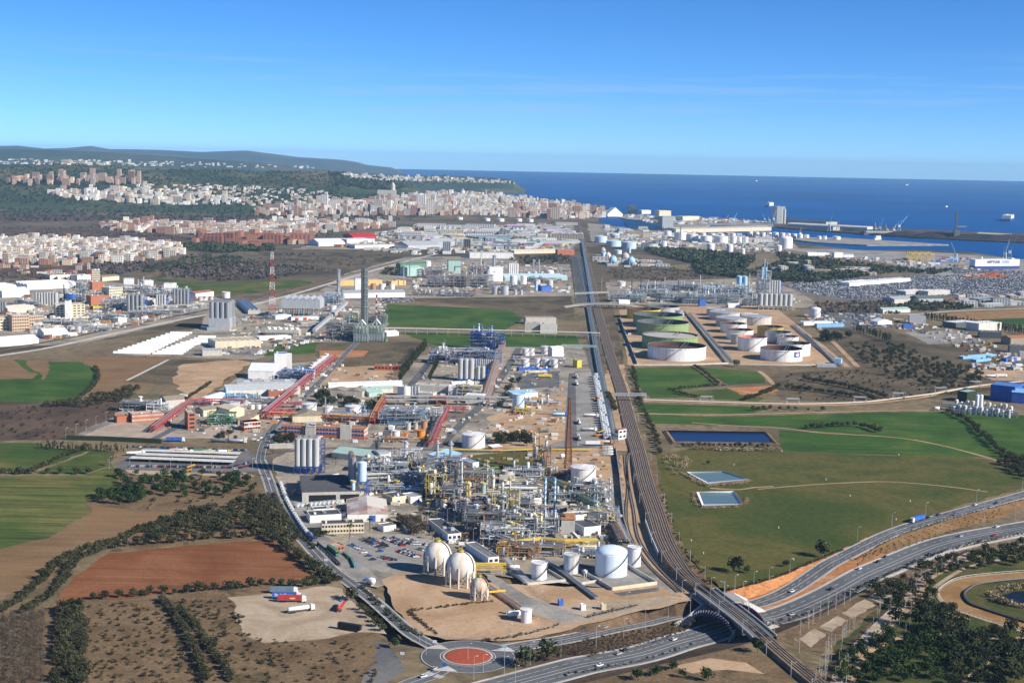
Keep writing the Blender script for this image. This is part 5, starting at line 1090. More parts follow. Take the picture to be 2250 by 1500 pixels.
rack([(846,889),(960,889),(1119,892)],6,9,'long grey pipe bridge across the middle works','concrete',7,2,11,('lsteel','steel','concrete'))
rack([(1067,888),(1080,845),(1092,805),(1105,762)],7,8,'salmon pink pipe rack running back to the blue frame','salmon',6,2,9,('salmon','lconc','lsteel'))
rack([(1122,905),(1140,907),(1240,912)],4,3,'low yellow pipe rack under the sky-blue tank','dyellow',4,1,9,('yellow','dyellow','lsteel'))
o=bld(618,957,800,966,14,9.5,'long brick office with blue window bands and concrete towers',wall='brick',rm='lrust',name='office',band=[(.36,.24,'lconc'),(.74,.2,'lconc')],rclutter=6)
L_=(G(800,966)-G(618,957)).length
for k in range(26):
 if k in(8,9,10,19,20,21):continue
 b=MB();b.box(-L_/2+(k+.5)*L_/26,-7.2,3.6,L_/26*.75,.2,1.7);b.build('window','navy',o);b=MB();b.box(-L_/2+(k+.5)*L_/26,-7.2,7.2,L_/26*.75,.2,1.5);b.build('window','navy',o)
for u,w_ in((.355,9),(.78,10)):b=MB();b.box((u-.5)*L_,-7,0,w_,2.4,13);b.build('stair_tower','lconc',o)
def lettering(text,parent,loc,size,c,rot=(R(90),0,0),name='lettering',bold=.02):
 cu=bpy.data.curves.new(name,'FONT');cu.body=text;cu.size=size;cu.align_x='CENTER';cu.extrude=.03;cu.offset=bold*size;cu.materials.append(mat(c))
 t=bpy.data.objects.new('tmp',cu);col.objects.link(t);dg=bpy.context.evaluated_depsgraph_get();me=bpy.data.meshes.new_from_object(t.evaluated_get(dg));bpy.data.objects.remove(t)
 q=ob(name,me,parent,loc);q.rotation_euler=rot;return q
b=MB();b.box((.355-.5)*L_+1,-8.4,10.2,9,.25,3.6);b.build('sign_board','white',o);lettering('Bayer',o,((.355-.5)*L_+2.4,-8.6,11.2),2.6,'dsteel')
b=MB();ring(b,Vector(((.355-.5)*L_-1.6,0,0)),1.1,.8,0,0,20);q=b.build('round_emblem','dsteel',o);q.rotation_euler=(R(90),0,0);q.location=(0,-8.6,12)
o=bld(537,947,572,944,12,8,'small brick office with white lettering on its side',wall='brick',rm='lconc',name='office',band=[(.42,.13,'white'),(.93,.08,'white')],wins=(6,2));lettering('Bayer',o,(-2,-6.3,5.2),2.0,'white')
bld(290,929,360,924,14,8,'brick office with two rows of white-framed windows',wall='brick',rm='lconc',name='office',wins=(16,2),wm='lconc',rclutter=4);bld(257,929,283,927,11,5.5,'small square brick building with tiled edge',wall='brick',rm='tile')
o=bld(413,944,431,943,17,15.5,'tall brick stair tower standing alone',wall='brick',rm='lconc',name='brick_tower',cat='tower',wins=(1,4))
bld(822,813,891,815,12,5.5,'long low brick building beside the cypress row',wall='brick',rm='tile',rclutter=5,wins=(9,1))
for a in((722,869,796,873,18,6,'tan ribbed-roof shed behind the evergreen trees','saw','lconc','brownroof'),(796,864,864,862,14,4.5,'long grey-green roofed shed','gable0','offwhite','mint'),(811,872,841,869,13,4.5,'small green roofed shed beside the long grey one','gable0','mint','mint'),(722,852,884,847,10,4,'very long low white shed below the dug earth','gable0','white','roofwhite'),(643,928,712,926,18,6,'tan workshop behind the long brick office','gable1','cream','brownroof'),(364,899,406,896,20,9,'tan gabled store beside the grey tank','gable0','lconc','brownroof'),(447,915,512,907,16,6,'tan gabled shed left of the green scaffold','gable0','cream','brownroof'),(504,918,537,914,22,8,'tan gabled shed right of the green scaffold','gable1','cream','cream'),(457,889,500,876,12,5,'long white barrel-roofed shed set at an angle','barrel','white','roofwhite'),(497,870,660,866,30,6,'sprawling low factory with pale grey roofs','multi3','offwhite','greyroof2'),(520,850,655,847,14,5,'long white roofed shed in front of the white factory','flat','lsteel','lsteel'),(505,896,545,890,14,5,'pale shed full of blue pipework','shed','lsteel','lsteel'),(590,872,640,871,14,6,'rusty brick workshop at the foot of the red bridge','flat','brick','brownroof'),(545,935,580,915,10,5,'tan barracks with ribbed roof','saw','cream','brownroof'),(909,862,988,866,18,8,'flat concrete building with roof tanks','flat','lconc','lconc'),(919,884,951,886,14,10,'pale concrete block left of the brick block','flat','lconc','lconc'),(947,886,980,887,10,7,'brick block in front of the white sign building','flat','brick','lconc'),(993,850,1042,848,6,5,'white conveyor gallery under the grey silos','flat','white','roofwhite'),(985,868,1022,869,14,9,'white plant building with yellow ladders','flat','white','roofwhite'),(888,872,905,870,12,10,'white and navy silo house','flat','white','roofwhite'),(1128,876,1182,872,14,5.5,'white store with pale blue roof behind the blue tank','shed','white','skyblue'),(1140,815,1180,814,8,4,'bright blue long cabin in front of the tank cluster','flat','blue','blue'),(1183,817,1208,816,7,3.5,'bright blue short cabin in front of the tank cluster','flat','blue','blue'),(1154,819,1202,818,4,2,'cream low wall of sacks before the blue cabins','flat','cream','cream'),(1213,789,1238,788,14,14,'white cubic store right of the tank cluster','gable0','white','white'),(1268,808,1278,807,8,9,'yellow loading house at the terminal head','flat','yellow','ochre')):
 bld(*a[:7],roof=a[7],wall=a[8],rm=a[9],name='shed' if a[5]<7 else 'plant_building',cat='shed' if a[5]<7 else 'building',rclutter=2,sky=3 if a[7]=='flat' and a[5]<7 else 0)
o=bld(1023,886,1062,888,12,9,'white plant building with a small black square sign',wall='white',rm='white');b=MB();b.box(5,-6.2,5,2.6,.2,2.6);b.build('sign_board','black',o)
b=MB();b.box(5.2,-6.4,5.9,1.2,.2,.9);b.build('sign_mark','red',o)
bld(545,832,602,833,26,9,'white factory hall with long sloping roof','shed','white','roofwhite',name='factory',rh=6);bld(588,832,622,832,18,8,'white loading hall with dark doors','shed','white','roofwhite',name='factory',rh=4,doors=[(.5,5,4,'dsteel')]);bld(603,806,630,806,14,16,'white factory tower with a blue roof','flat','white','blue',rclutter=3);bld(631,815,641,815,8,20,'white lift shaft beside the white tower','flat','white','white')
for i in range(4):
 for j in range(3):tank(683+i*9+j*4,824-i*6.6-j*5,9.5,17,'white cylinder tank in the factory cluster beside the red bridge','flat','tank','white cylinders beside the red bridge',16,False,rim=False)
unit(655,836,34,16,12,'blue steel frame between white factory and white cylinders',3,301,2,6,'navy','steel',('blue','lsteel','white','lblue'),'lblue');unit(515,880,40,12,6,'blue pipe yard in front of the low factory',2,302,0,6,'navy','steel',('lblue','lsteel','skyblue','white'),'lblue')
unit(575,886,44,12,5,'rows of grey condensers behind the small white tanks',2,303,0,9,'steel','lsteel',pcg,'lsteel');unit(310,905,34,16,10,'dark frame with white cladding behind the brick office',3,304,1,6,'dsteel','dsteel',('lsteel','steel','white','lrust'),'white');unit(350,908,22,12,9,'white lattice frame beside the dark one',3,305,0,4,'white','lsteel',('white','lsteel','white','white'),'white')
for k in range(4):tank(554+k*14.5,899,11,9,'small white tank in the row behind the red rack','cone','tank','small white tanks behind the red rack',18,False,rim=False)
unit(487,934,24,14,11,'green scaffolded tanks beside the brick tower',3,306,0,6,'green','green',('green','mint','green','steel'),'green');tank(404,878,18,11,'grey tank behind the tan gabled store','flat','lconc',stairs=False)
tank(680,906,31,17,'white tank left of the cream chimney','cone','tank',rail=True);tank(721,912,23,18,'white tank behind the cream chimney','cone','tank');tank(776,918,35,24,'white tank left of the twin blue stacks','cone','tank',rail=True)
stack(797,921,30,4,4,'left one of twin sky-blue stacks','skyblue',rings=0);stack(801,922,30,4,4,'right one of twin sky-blue stacks','skyblue',rings=0);stack(751,926,25,3.5,3,'short cream stack right of the tan workshop','offwhite',rings=0)
unit(770,926,40,12,8,'pipe frame round the twin blue stacks',2,307,1,6,'steel','steel',pcg,'lsteel')
for x,y,d,h,c,l in((870,967,17,20,'tank','white tank at the left of the orange pair'),(892,966,8,14,'orange','narrow orange tank between the two larger ones'),(925,966,19,20,'orange','wide bright orange tank'),(897,945,11,16,'lconc','grey tank, left of the upper row'),(914,944,11,16,'lconc','grey tank, middle of the upper row'),(932,945,14,20,'lrust','rusty tank, right of the upper row'),(950,935,10,20,'dsteel','dark tank behind the red bridge')):tank(x,y,d,h,l,'flat',c,None,20,False,rail=True)
unit(885,935,40,22,15,'grey-blue process frame above the orange tanks',4,308,2,8,'steel','steel',('lsteel','lblue','steel','white'),'lsteel');unit(935,928,30,16,13,'process frame beside the red pipe bridge',4,309,1,6,'steel','lsteel',pcg,'lsteel');unit(905,972,50,6,4,'low pump row in front of the orange tanks',2,310,0,4,'lrust','lconc',('lrust','lsteel','dyellow','pred'),'pred');unit(1030,872,26,14,12,'frame of white vertical tanks beside the sign building',3,311,2,8,'lsteel','steel',('white','lsteel','dyellow','white'),'yellow')
unit(1150,910,16,8,6,'yellow pump skid at the foot of the blue tank',2,312,0,4,'yellow','dyellow',('yellow','dyellow','lsteel','rust'),'yellow');unit(1185,889,40,6,4,'scattered pipe spools beside the bare earth',2,313,0,4,'steel','steel',pcg,'lsteel');drum(1161,909,16,6,'grey drum beside the yellow pumps','lsteel')
silos(1012,837,3,2,11.5,47,'tall grey silos on a blue base, left battery','lsteel2',5,'blue',1.03);silos(1051,838,2,2,9.5,32,'shorter grey silos on a blue base, right battery','lsteel2',5,'blue',1.03);silos(888,880,1,1,8,30,'single grey silo left of the concrete block','lsteel',stair=False);silos(905,879,3,1,6.5,30,'row of three grey silos beside the concrete block','lsteel',stair=False)
unit(1000,800,60,26,17,'blue-framed block of vertical reactors, left half',4,320,3,8,'navy','steel',('lsteel','lsteel','white','navy'),'lsteel');unit(1062,803,44,26,18,'blue-framed block of vertical reactors, right half',4,321,3,8,'navy','steel',('lsteel','lsteel','steel','blue'),'lsteel');unit(1070,770,42,20,24,'tall blue frame with row of top columns',5,322,8,8,'navy','navy',('lsteel','navy','blue','white'),'blue')
for r_ in range(2):
 for k in range(12):vessel(1046+k*4.3,805-r_*13,3.6,15,'slim grey reactor in the blue-framed block','lsteel','slim reactors in the blue-framed block',plat=False)
bld(965,778,985,778,14,8,'white steaming plant house left of the blue frame',wall='white',rm='white',rclutter=3);stack(977,775,30,3,3,'thin grey stack by the steaming plant house','steel',rings=0)
for k,(x,y,d,h)in enumerate(((1155,782,15,16),(1168,781,13,15),(1199,778,21,16),(1154,805,18,16),(1181,805,14,17),(1199,806,15,17),(1218,808,15,18))):tank(x,y,d,h,('white tank, back left of the cluster above the terminal','white tank, second at the back of that cluster','wide white tank, back middle of that cluster','white tank, front left of the cluster above the terminal','white tank, second in the front of that cluster','white tank, third in the front of that cluster','white tank, front right of that cluster')[k],'cone','tank',rail=True)
unit(1185,795,60,10,6,'pipework between the two rows of white tanks',2,323,0,4,'rust','steel',pcg,'lsteel')
for i,(x0,y0,x1,y1)in enumerate(((307,998,525,1005),(297,1006,518,1014),(283,1014,512,1023))):
 A,B=G(x0,y0),G(x1,y1);d=B-A;rz=math.atan2(d.y,d.x);o=root('carport',(A+B)/2,rz,('rear','middle','front')[i]+' long white carport roof in the staff car park','carport');L_=d.length;n=int(L_/5);pw=L_/n;b=MB();b.box(0,4,2.9,pw*.985,9,.22);me=b.mesh('roof_panel','offwhite');b=MB();b.beam((0,4.5,0),(0,4.5,2.9),.2);mp_=b.mesh('post','lsteel')
 for k in range(n):ob('roof_panel',me,o,(-L_/2+(k+.5)*pw,0,0));ob('post',mp_,o,(-L_/2+k*pw,0,0))
patch('car_park','g_yard2',[(250,1020),(290,1000),(310,985),(540,985),(560,1000),(600,1010),(590,1035),(530,1036),(420,1036),(275,1030)],z=.1,jitter=.5,label='asphalt of the staff car park with carports');patch('verge','g_gravel',[(270,1031),(420,1037),(540,1037),(560,1046),(300,1042)],z=.11,label='gravel verge below the staff car park')
fence([(146,966),(230,968),(355,974)],4,'dark green clipped hedge wall above the staff car park',solid=(2.2,'hedgegreen'),name='hedge')
for row in range(3):
 for k in range(26):
  f=k/25;x=1305+24*f+row*4.3*(.7+.5*f);y=829+f*134
  for z in((0,1)if(k*7+row*3)%5 else(0,)):
   tcont(G(x,y),PR+R(90 if(k+row)%9 else 86),'tank container in the long stacks of the rail terminal','tank containers stacked at the rail terminal',z*2.65,tcf)
rack([(1350,975),(1338,910),(1327,860),(1314,795),(1304,735),(1293,675)],7,2.2,'bluish pipe corridor between terminal and railway','lblue2',7,1,12,('lblue2','lsteel','lblue2','steel'),rad=.35)
rack([(1286,668),(1278,620),(1268,565)],30,1.5,'broad bluish pipe field beside the railway','steel',9,1,20,('lblue2','steel','lblue2','lsteel'),rad=.45);rack([(1302,668),(1294,620),(1284,560),(1275,510)],8,3,'slim pipe corridor right against the far tracks','steel',6,1,20,('lblue2','lsteel'),rad=.5)
def gantry(x0,y0,x1,y1,h,label,c='lsteel',w_=3):
 A,B=G(x0,y0),G(x1,y1);d=B-A;o=root('pipe_gantry',A,math.atan2(d.y,d.x),label,'gantry');L_=d.length;n=max(4,int(L_/4))
 for X in(0,L_):
  b=MB()
  for s in(-1,1):b.beam((X,s*w_/2,0),(X,s*w_/2,h),.4)
  b.build('leg_frame',c,o)
 b=MB()
 for s in(-1,1):
  for z in(h-2.2,h):b.beam((0,s*w_/2,z),(L_,s*w_/2,z),.35)
  for k in range(n):b.beam((L_*k/n,s*w_/2,h-2.2),(L_*(k+.5)/n,s*w_/2,h),.22);b.beam((L_*(k+.5)/n,s*w_/2,h),(L_*(k+1)/n,s*w_/2,h-2.2),.22)
 b.build('truss',c,o);b=MB()
 for k in(-1,0,1):b.tube([(0,k,h-2),(L_,k,h-2)],.3,6)
 b.build('pipes','lsteel',o);return o
gantry(1351,882,1419,882,9,'grey truss gantry carrying pipes over the railway');gantry(1234,768,1310,770,7,'green pipe gantry above the terminal head','mint');gantry(1262,655,1335,652,10,'far pipe gantry over the corridor','lsteel',5)
def overpass():
 P=smooth([G(1240,674,1),G(1285,668,6),G(1330,667,8),G(1380,670,7),G(1425,678,1.5)],6);o=root('road_overpass',(0,0,0),0,'pale concrete road overpass crossing railway and pipes','bridge');n=len(P);A,B=offs(P,5),offs(P,-5);b=MB();lo=Vector((0,0,-1.6))
 b.add(A+B+[p+lo for p in A]+[p+lo for p in B],[(i,i+1,n+i+1,n+i)for i in range(n-1)]+[(2*n+i,2*n+i+1,i+1,i)for i in range(n-1)]+[(n+i,n+i+1,3*n+i+1,3*n+i)for i in range(n-1)]);b.build('deck','lconc',o)
 for s in(5,-5):b=MB();b.tube([p+Vector((0,0,.8))for p in offs(P,s)],.4,4);b.build('parapet','lconc',o)
 for i in range(3,n-2,2):b=MB();p=P[i];b.cyl(p.x,p.y,0,1.1,p.z-1.2,10);b.build('pier','concrete',o)
overpass()
PL=[(1398,879),(1552,884),(1742,889),(1890,885),(1975,876),(2067,864),(2143,850),(2240,840),(2300,836)]
o=root('pipeline',G(*PL[0]),0,'long pale pipeline with square expansion loops','pipeline');O_=G(*PL[0])
for k in range(3):b=MB();b.tube([p-O_+Vector((0,0,1.1))for p in offs(smooth([G(*q)for q in PL],4),k*1.3-1.3)],.38,6);b.build('pipe',('cream','lsteel','offwhite')[k],o)
for x,y in PL[1:-1]:
 p=G(x,y)-O_;w_=7
 for k in range(2):b=MB();q=k*1.2;b.tube([p+Vector((-w_+q,k*2,1.1)),p+Vector((-w_+q,k*2,7-q)),p+Vector((w_-q,k*2,7-q)),p+Vector((w_-q,k*2,1.1))],.4,6);b.build('expansion_loop','lsteel',o)
# ================= power station, left works, far works, refinery =================
def hrsg(x0,x1,yb,label):
 A,B=G(x0,yb),G(x1,yb-.3);w_=(B-A).length;h=HT(28,x0,yb);o=root('boiler_block',(A+B)/2+Vector((0,9,0)),PR,label,'boiler');b=MB();b.box(0,0,1,w_,18,h*.62);b.build('casing','steel',o)
 for k in range(2):
  for j in range(2):b=MB();b.box((k-.5)*w_*.49,-9.2,2+j*h*.28,w_*.43,.4,h*.24);b.build('wall_panel','lsteel',o)
 b=MB();n=5
 for i in range(n+1):
  for y in(-9.6,9.6):b.beam((-w_/2+w_*i/n,y,0),(-w_/2+w_*i/n,y,h*1.3),.7)
 for z in(.3,.65,.85,1.08,1.3):
  for y in(-9.6,9.6):b.beam((-w_/2,y,h*z),(w_/2,y,h*z),.6)
  for i in range(n):b.beam((-w_/2+w_*i/n,-9.6,h*z),(-w_/2+w_*(i+1)/n,-9.6,h*(z-.2)),.35)
 for i in(0,n):b.beam((-w_/2+w_*i/n,-9.6,h*1.3),(-w_/2+w_*i/n,9.6,h*1.3),.6)
 b.build('frame','lgsteel',o)
 for k in range(4):b=MB();b.capsule((-w_*.38+k*w_*.25,-4,h*.72),(-w_*.38+k*w_*.25,-4,h*1.15),2.2,10);b.build('steam_drum','lgsteel',o,40)
 b=MB()
 for s in(-1,0,1):b.tube([(s*w_*.28,0,h*1.1),(s*w_*.28,0,h*1.35),(0,0,h*1.7)],1.3,8)
 b.build('flue_duct','lsteel',o,40)
hrsg(778,808,752,'left boiler block of the power station');hrsg(810,841,751,'right boiler block under the striped stack')
stack(801,722,133,15,14,'massive dark grey chimney of the power station','dgsteel',rings=7);stack(794.5,724,134,3.5,3.5,'black pipe riding up beside the massive chimney','dsteel',rings=0,name='flue_pipe')
stack(827,738,90,4.5,3.6,'slender red and white striped stack',bands=['lsteel']*4+['white','lsteel','lsteel']+['red','white','red','white','red','white','red'],rings=0)
stack(744,668,76,8,7,'shiny silver chimney left of the massive one','lsteel',rings=3)
unit(760,748,50,30,22,'dark pipe structure left of the boiler blocks',4,401,3,8,'dsteel','dsteel',('steel','lsteel','dgsteel','lgsteel'),'lgsteel');unit(805,715,60,26,16,'green-grey frames behind the boiler blocks',4,402,2,8,'lgsteel','dsteel',('lgsteel','steel','dgsteel','lsteel'),'dyellow')
unit(735,672,30,22,22,'white and blue boiler tower at the silver chimney',5,403,2,8,'lsteel','steel',('skyblue','white','lsteel','lsteel'),'lsteel');bld(716,668,753,668,16,10,'white windowed turbine hall',wall='white',rm='roofwhite',wins=(9,1));tank(732,685,16,13,'white tank below the turbine hall','cone','tank')
A,B=G(618,699),G(704,698);w_=(B-A).length;o=root('air_condenser',(A+B)/2+Vector((0,20,0)),PR,'huge ribbed grey air condenser raised on legs','condenser');h=HT(46,660,699);b=MB();b.box(0,0,h*.45,w_,40,h*.4);b.build('casing','greyroof2',o)
for k in range(6):b=MB();b.gable(-w_/2+(k+.5)*w_/6,0,h*.85,w_/6*.96,40,5,0,0,0,1);b.build('bundle','lsteel',o)
b=MB()
for i in range(8):
 for y in(-18,0,18):b.beam((-w_/2+w_*(i+.5)/8,y,0),(-w_/2+w_*(i+.5)/8,y,h*.45),1.)
for i in range(7):b.beam((-w_/2+w_*(i+.5)/8,-18,0),(-w_/2+w_*(i+1.5)/8,-18,h*.45),.5)
b.build('leg_frame','steel',o)
b=MB();pA,pB=G(690,735)+Vector((0,0,6)),G(762,700)+Vector((0,0,26));b.beam(pA,pB,4.5);o=root('conveyor',(0,0,0),0,'sloping enclosed conveyor feeding the power station','conveyor');b.build('gallery','greyroof2',o)
b=MB()
for f in(.1,.35,.6,.85):p=pA.lerp(pB,f);b.beam((p.x-2,p.y,0),(p.x,p.y,p.z),.7);b.beam((p.x+2,p.y,0),(p.x,p.y,p.z),.7)
b.build('trestle','steel',o)
lattice(598,703,148,15,5,'tall red and white lattice mast',('lsteel','red','white','red','white','red','white','red','white'),18,thick=.34,antenna=8,plats=1);lattice(196,636,58,8,4,'shorter red and white lattice mast over the left works',('red','white','red','white'),8,thick=.34)
silos(466,724,4,5,11.5,60,'block of dark silos on a white plinth beside the railway','steel',0,'steel',1.0,None,(.42,'lsteel'));bld(473,766,573,762,40,9,'long yellow flat warehouse with roof ribs',wall='cream',rm='ochre2',sky=8,name='warehouse');bld(445,782,488,781,14,7,'grey corrugated shed below the yellow warehouse','gable0','lconc','lsteel');bld(570,748,640,744,12,4,'low white wall-like shed right of the yellow warehouse',wall='white',rm='white')
cooler(622,737,75,18,8,6,'steaming cooling tower row before the mast','lconc','white');bld(520,668,545,690,20,6,'grey terrace of sheds behind the dark silos','multi3','lconc','lsteel');bld(605,702,640,700,14,6,'white annex at the condenser foot',wall='white',rm='lsteel');bld(640,704,700,702,10,5,'grey-roofed annex with red doors','gable0','white','lsteel',doors=[(.2,6,4,'red'),(.5,6,4,'red')])
bld(455,726,480,724,18,4,'low blue-grey shed left of the dark silos',wall='lblue2',rm='lblue2');bld(850,739,876,737,16,5,'white kiosk right of the boiler blocks','gable0','white','roofwhite');tank(848,751,8,9,'small green tank right of the boiler blocks','flat','green',stairs=False)
b=MB();N=6
for j in range(2):
 for i in range(N+1):a=math.pi*i/N;b.v.append((-.5+j,.5*math.cos(a),.42*math.sin(a)))
b.f=[(i,i+1,N+2+i,N+1+i)for i in range(N)]+[tuple(range(N,-1,-1)),tuple(range(N+1,2*N+2))];b.m=[0]*len(b.f);tube_me=b.mesh('covered_stock_row','salt',60)
def stock(x0,y0,x1,y1,wd,i):
 A,B=G(x0,y0),G(x1,y1);d=B-A;o=ob('covered_stock_row',tube_me,None,(A+B)/2,math.atan2(d.y,d.x));o.scale=(d.length,wd,wd*.8);tag(o,'white plastic-covered stock row in the field of covered rows','stock','white covered stock rows')
for k in range(13):stock(250+k*10.4,775-k*3.6,330+k*7.6,777-k*3.7,7.5,k)
for k in range(7):stock(336+k*10,777-k*3.8,402+k*6,778-k*4,7.5,k)
for k in range(5):stock(400+k*9,755-k*3.6,462+k*3,757-k*4,7,k)
LW=[(60,637,167,632,60,9,'big white warehouse with ribbed roof','multi4','white','roofwhite'),(-30,643,37,640,60,9,'white ribbed warehouse at the left edge','multi4','white','roofwhite'),(5,654,65,651,40,10,'white warehouse below the ribbed ones','gable0','white','roofwhite'),(110,615,163,613,40,9,'brown roofed store behind the white warehouses','flat','offwhite','brownroof'),(202,628,219,628,16,30,'pale yellow tower block of the left works','flat','cream','lconc'),(203,639,228,638,20,16,'brick block under the pale yellow tower','flat','brick','lconc'),(123,699,187,697,22,20,'cream and brown banded plant building','flat','cream','lconc'),(143,701,156,701,10,27,'white shaft on the banded plant building','flat','white','white'),(27,728,64,726,22,22,'salmon-tan block with window slots','flat','tanwall','lconc'),(64,715,98,712,20,13,'tan annex right of the salmon block','flat','tanwall','lconc'),(-20,727,27,725,20,17,'cream columned block at the left edge','flat','cream','lconc'),(272,634,294,634,18,18,'white square plant block of left works','flat','white','lsteel'),(360,645,388,645,16,18,'white and pink plant block','flat','white','lsteel'),(147,660,172,659,16,10,'blue plant house near the silo row','flat','blue','blue'),(200,672,240,670,20,16,'dark brick plant block of left works','flat','brick','brownroof'),(17,690,77,685,30,8,'grey ridged sheds beside the silos','multi3','lconc','lconc'),(97,744,150,741,30,8,'white gabled shed by the left railway','gable0','white','roofwhite'),(-20,763,85,755,30,7,'long white sheds in the left corner','gable0','white','roofwhite'),(260,710,278,708,12,7,'white hut by the left railway','flat','white','white'),(318,630,337,629,14,11,'white office of the left works','flat','white','skyblue'),(240,650,270,648,24,14,'cream plant block of left works','flat','cream','lsteel'),(205,680,232,679,14,5,'yellow-roofed canopy in left works','shed','yellow','yellow'),(330,672,352,670,16,9,'small grey plant house','flat','lconc','lsteel'),(430,655,470,650,20,8,'pale shed near the white tank','gable0','white','tile'),(170,615,200,613,20,9,'small white shed near the lattice mast','flat','white','brownroof'),(225,618,262,615,20,8,'cream shed behind the brick block','gable0','cream','brownroof')]
for a in LW:bld(*a[:7],roof=a[7],wall=a[8],rm=a[9],name='plant_building' if a[5]>10 else 'warehouse',wins=(7,max(2,int(a[5]/4)))if a[8]in('tanwall','cream')and a[5]>12 else None,rclutter=3,rh=3 if a[7][0]=='m' else None)
silos(80,671,8,2,6.2,28,'row of grey silos in the left works','lsteel2',stair=False,gap=1);silos(-6,689,4,1,6,26,'grey silos at the very left edge','steel',stair=False,gap=1);silos(283,684,4,2,9,36,'tall grey silos in the middle of the left works','steel',gap=1.04);silos(345,674,4,2,5.5,26,'slim grey silos of the left works','lsteel2',gap=1.02);silos(383,668,5,1,7,32,'grey silos at the right of the left works','steel',gap=1.06)
for k,(x,y,d,h)in enumerate(((497,655,17,13),(158,732,14,15),(172,731,14,15),(440,661,9,9),(452,660,9,9),(464,660,9,9),(405,652,12,8))):tank(x,y,d,h,('white tank near the left railway','grey tank, left of a pair by the banded building','grey tank, right of a pair by the banded building','small grey tank, first of three','small grey tank, second of three','small grey tank, third of three','pale blue low tank of the left works')[k],'flat',('tank','lsteel','lsteel','lconc','lconc','lconc','skyblue')[k],None,20,False)
for k,(x,y,w_,d_,h_,l)in enumerate(((180,665,20,20,34,'tall blue-grey process tower of the left works'),(255,680,40,24,16,'process frame behind the dark brick block'),(300,645,50,24,14,'process frame behind the tall silos'),(340,655,40,20,16,'process frame with thin stacks'),(240,705,50,16,9,'low process frame near the left railway'),(390,655,40,20,16,'process frame among the right-hand silos'),(130,715,60,14,8,'pipe maze below the banded building'),(200,728,50,12,7,'pipe maze beside the grey tank pair'),(330,695,60,14,8,'low pipe frames at the railway bend'),(60,672,40,16,9,'pipe frames behind the ridged sheds'))):unit(x,y,w_,d_,h_,l,max(2,int(h_/5)),420+k,3,6,'steel','steel',pcg,'lsteel',dens=.6)
for k,(x,y,h)in enumerate(((304,640,26),(316,638,30),(141,660,36),(366,640,20))):stack(x,y,h,3,2.5,('thin white stack of the left works','second thin white stack of the left works','thin dark stack near the blue plant house','short stack at the pink plant block')[k],('white','white','dsteel','lsteel')[k],rings=0)
rack([(300,700),(380,696),(462,693)],6,18,'high conveyor bridge from left works to dark silos','steel',3,2,14,('steel','lsteel'))
rack([(842,733),(960,735),(1100,738),(1220,741),(1318,744)],5,8,'long pale pipe bridge across the green fields','lsteel',5,1,16,('lsteel','cream','white'),rad=.35);rack([(660,722),(720,718),(780,722)],5,8,'pipe bridge feeding the power station','steel',5,2,12)
FW=[(1032,567,1128,568,40,14,'long white hall with brown roof edge','flat','white','brownroof'),(897,549,967,547,70,12,'big grey shed with open dark front','gable0','lsteel','greyroof2'),(895,607,927,605,24,18,'pale green gabled plant hall','gable0','mint','mint'),(1075,618,1105,618,24,30,'white boiler house beside its chimney','flat','white','lsteel'),(1110,617,1247,616,60,7,'wide pale blue roofed hall','multi3','mint','skyblue2'),(755,655,890,653,30,9,'long white warehouse below the red tanks','gable0','white','lsteel'),(780,642,794,642,14,26,'white silo-like tower beside the warehouse','gable0','white','lsteel'),(1153,730,1186,731,14,14,'stark grey windowless block on the green field','flat','lconc','lconc'),(1187,732,1223,733,14,13,'white framed block right of the grey one','flat','offwhite','lconc'),(1155,712,1222,712,16,10,'terraced concrete block behind the grey one','flat','lconc','brownroof'),(700,541,758,540,70,10,'white warehouse by the town road','gable0','white','roofwhite'),(762,534,823,533,60,10,'white warehouse under the red roof','flat','white','roofwhite'),(775,528,827,527,60,12,'bright red roofed far warehouse','gable0','red','red'),(780,546,867,545,50,9,'long warehouse with brown roof and white front','flat','white','brownroof'),(747,628,840,626,20,10,'yellow ochre works building behind the chimneys','flat','ochre','lconc'),(860,628,892,626,16,9,'small ochre works building behind','flat','ochre','lconc'),(880,590,935,588,20,10,'dark green shed behind the green hall','gable0','green','green'),(1000,612,1012,612,14,24,'green-roofed process house in far works','gable0','mint','green'),(985,596,1012,596,14,24,'green-capped frame house behind it','gable0','mint','green'),(1190,640,1212,639,12,9,'small blue plant house by the railway','gable0','blue','blue'),(1130,558,1225,556,24,7,'row of cream fronted sheds','multi2','cream','lconc'),(1225,560,1262,560,20,14,'pale brick block with white panels','flat','brick','lconc'),(1052,530,1180,527,70,10,'blue-grey roofed factory far up the line','multi4','lblue2','lblue2'),(960,545,1000,542,60,16,'grey hall behind the twin silos','gable0','lsteel','greyroof2')]
for a in FW:bld(*a[:7],roof=a[7],wall=a[8],rm=a[9],name='plant_building' if a[5]>10 else 'warehouse',rclutter=2,rh=4 if a[7][0]=='m' else None)
stack(1085,618,57,8,7,'thick silver chimney of the far works','lsteel',rings=2);stack(887,628,62,2.6,2.2,'thin cream flare stack standing alone','cream',rings=0);stack(900,614,48,2.4,2,'thin pale stack beside the green hall','lsteel',rings=0);stack(1057,585,34,3,2.4,'thin white stack behind the process columns','white',rings=0);stack(1172,600,30,4,4,'left grey pipe stack over the pale blue roof','lsteel',rings=0);stack(1184,600,30,4,4,'right grey pipe stack over the pale blue roof','lsteel',rings=0)
silos(975,558,4,2,4.4,26,'far twin silo block, left','steel',stair=False,gap=1,skirt=(.25,'white'));silos(1020,548,4,2,4,22,'far twin silo block, right','dsteel',stair=False,gap=1);silos(1119,603,5,1,4.4,24,'slim white silos over the pale blue roof','white',stair=False,gap=1)
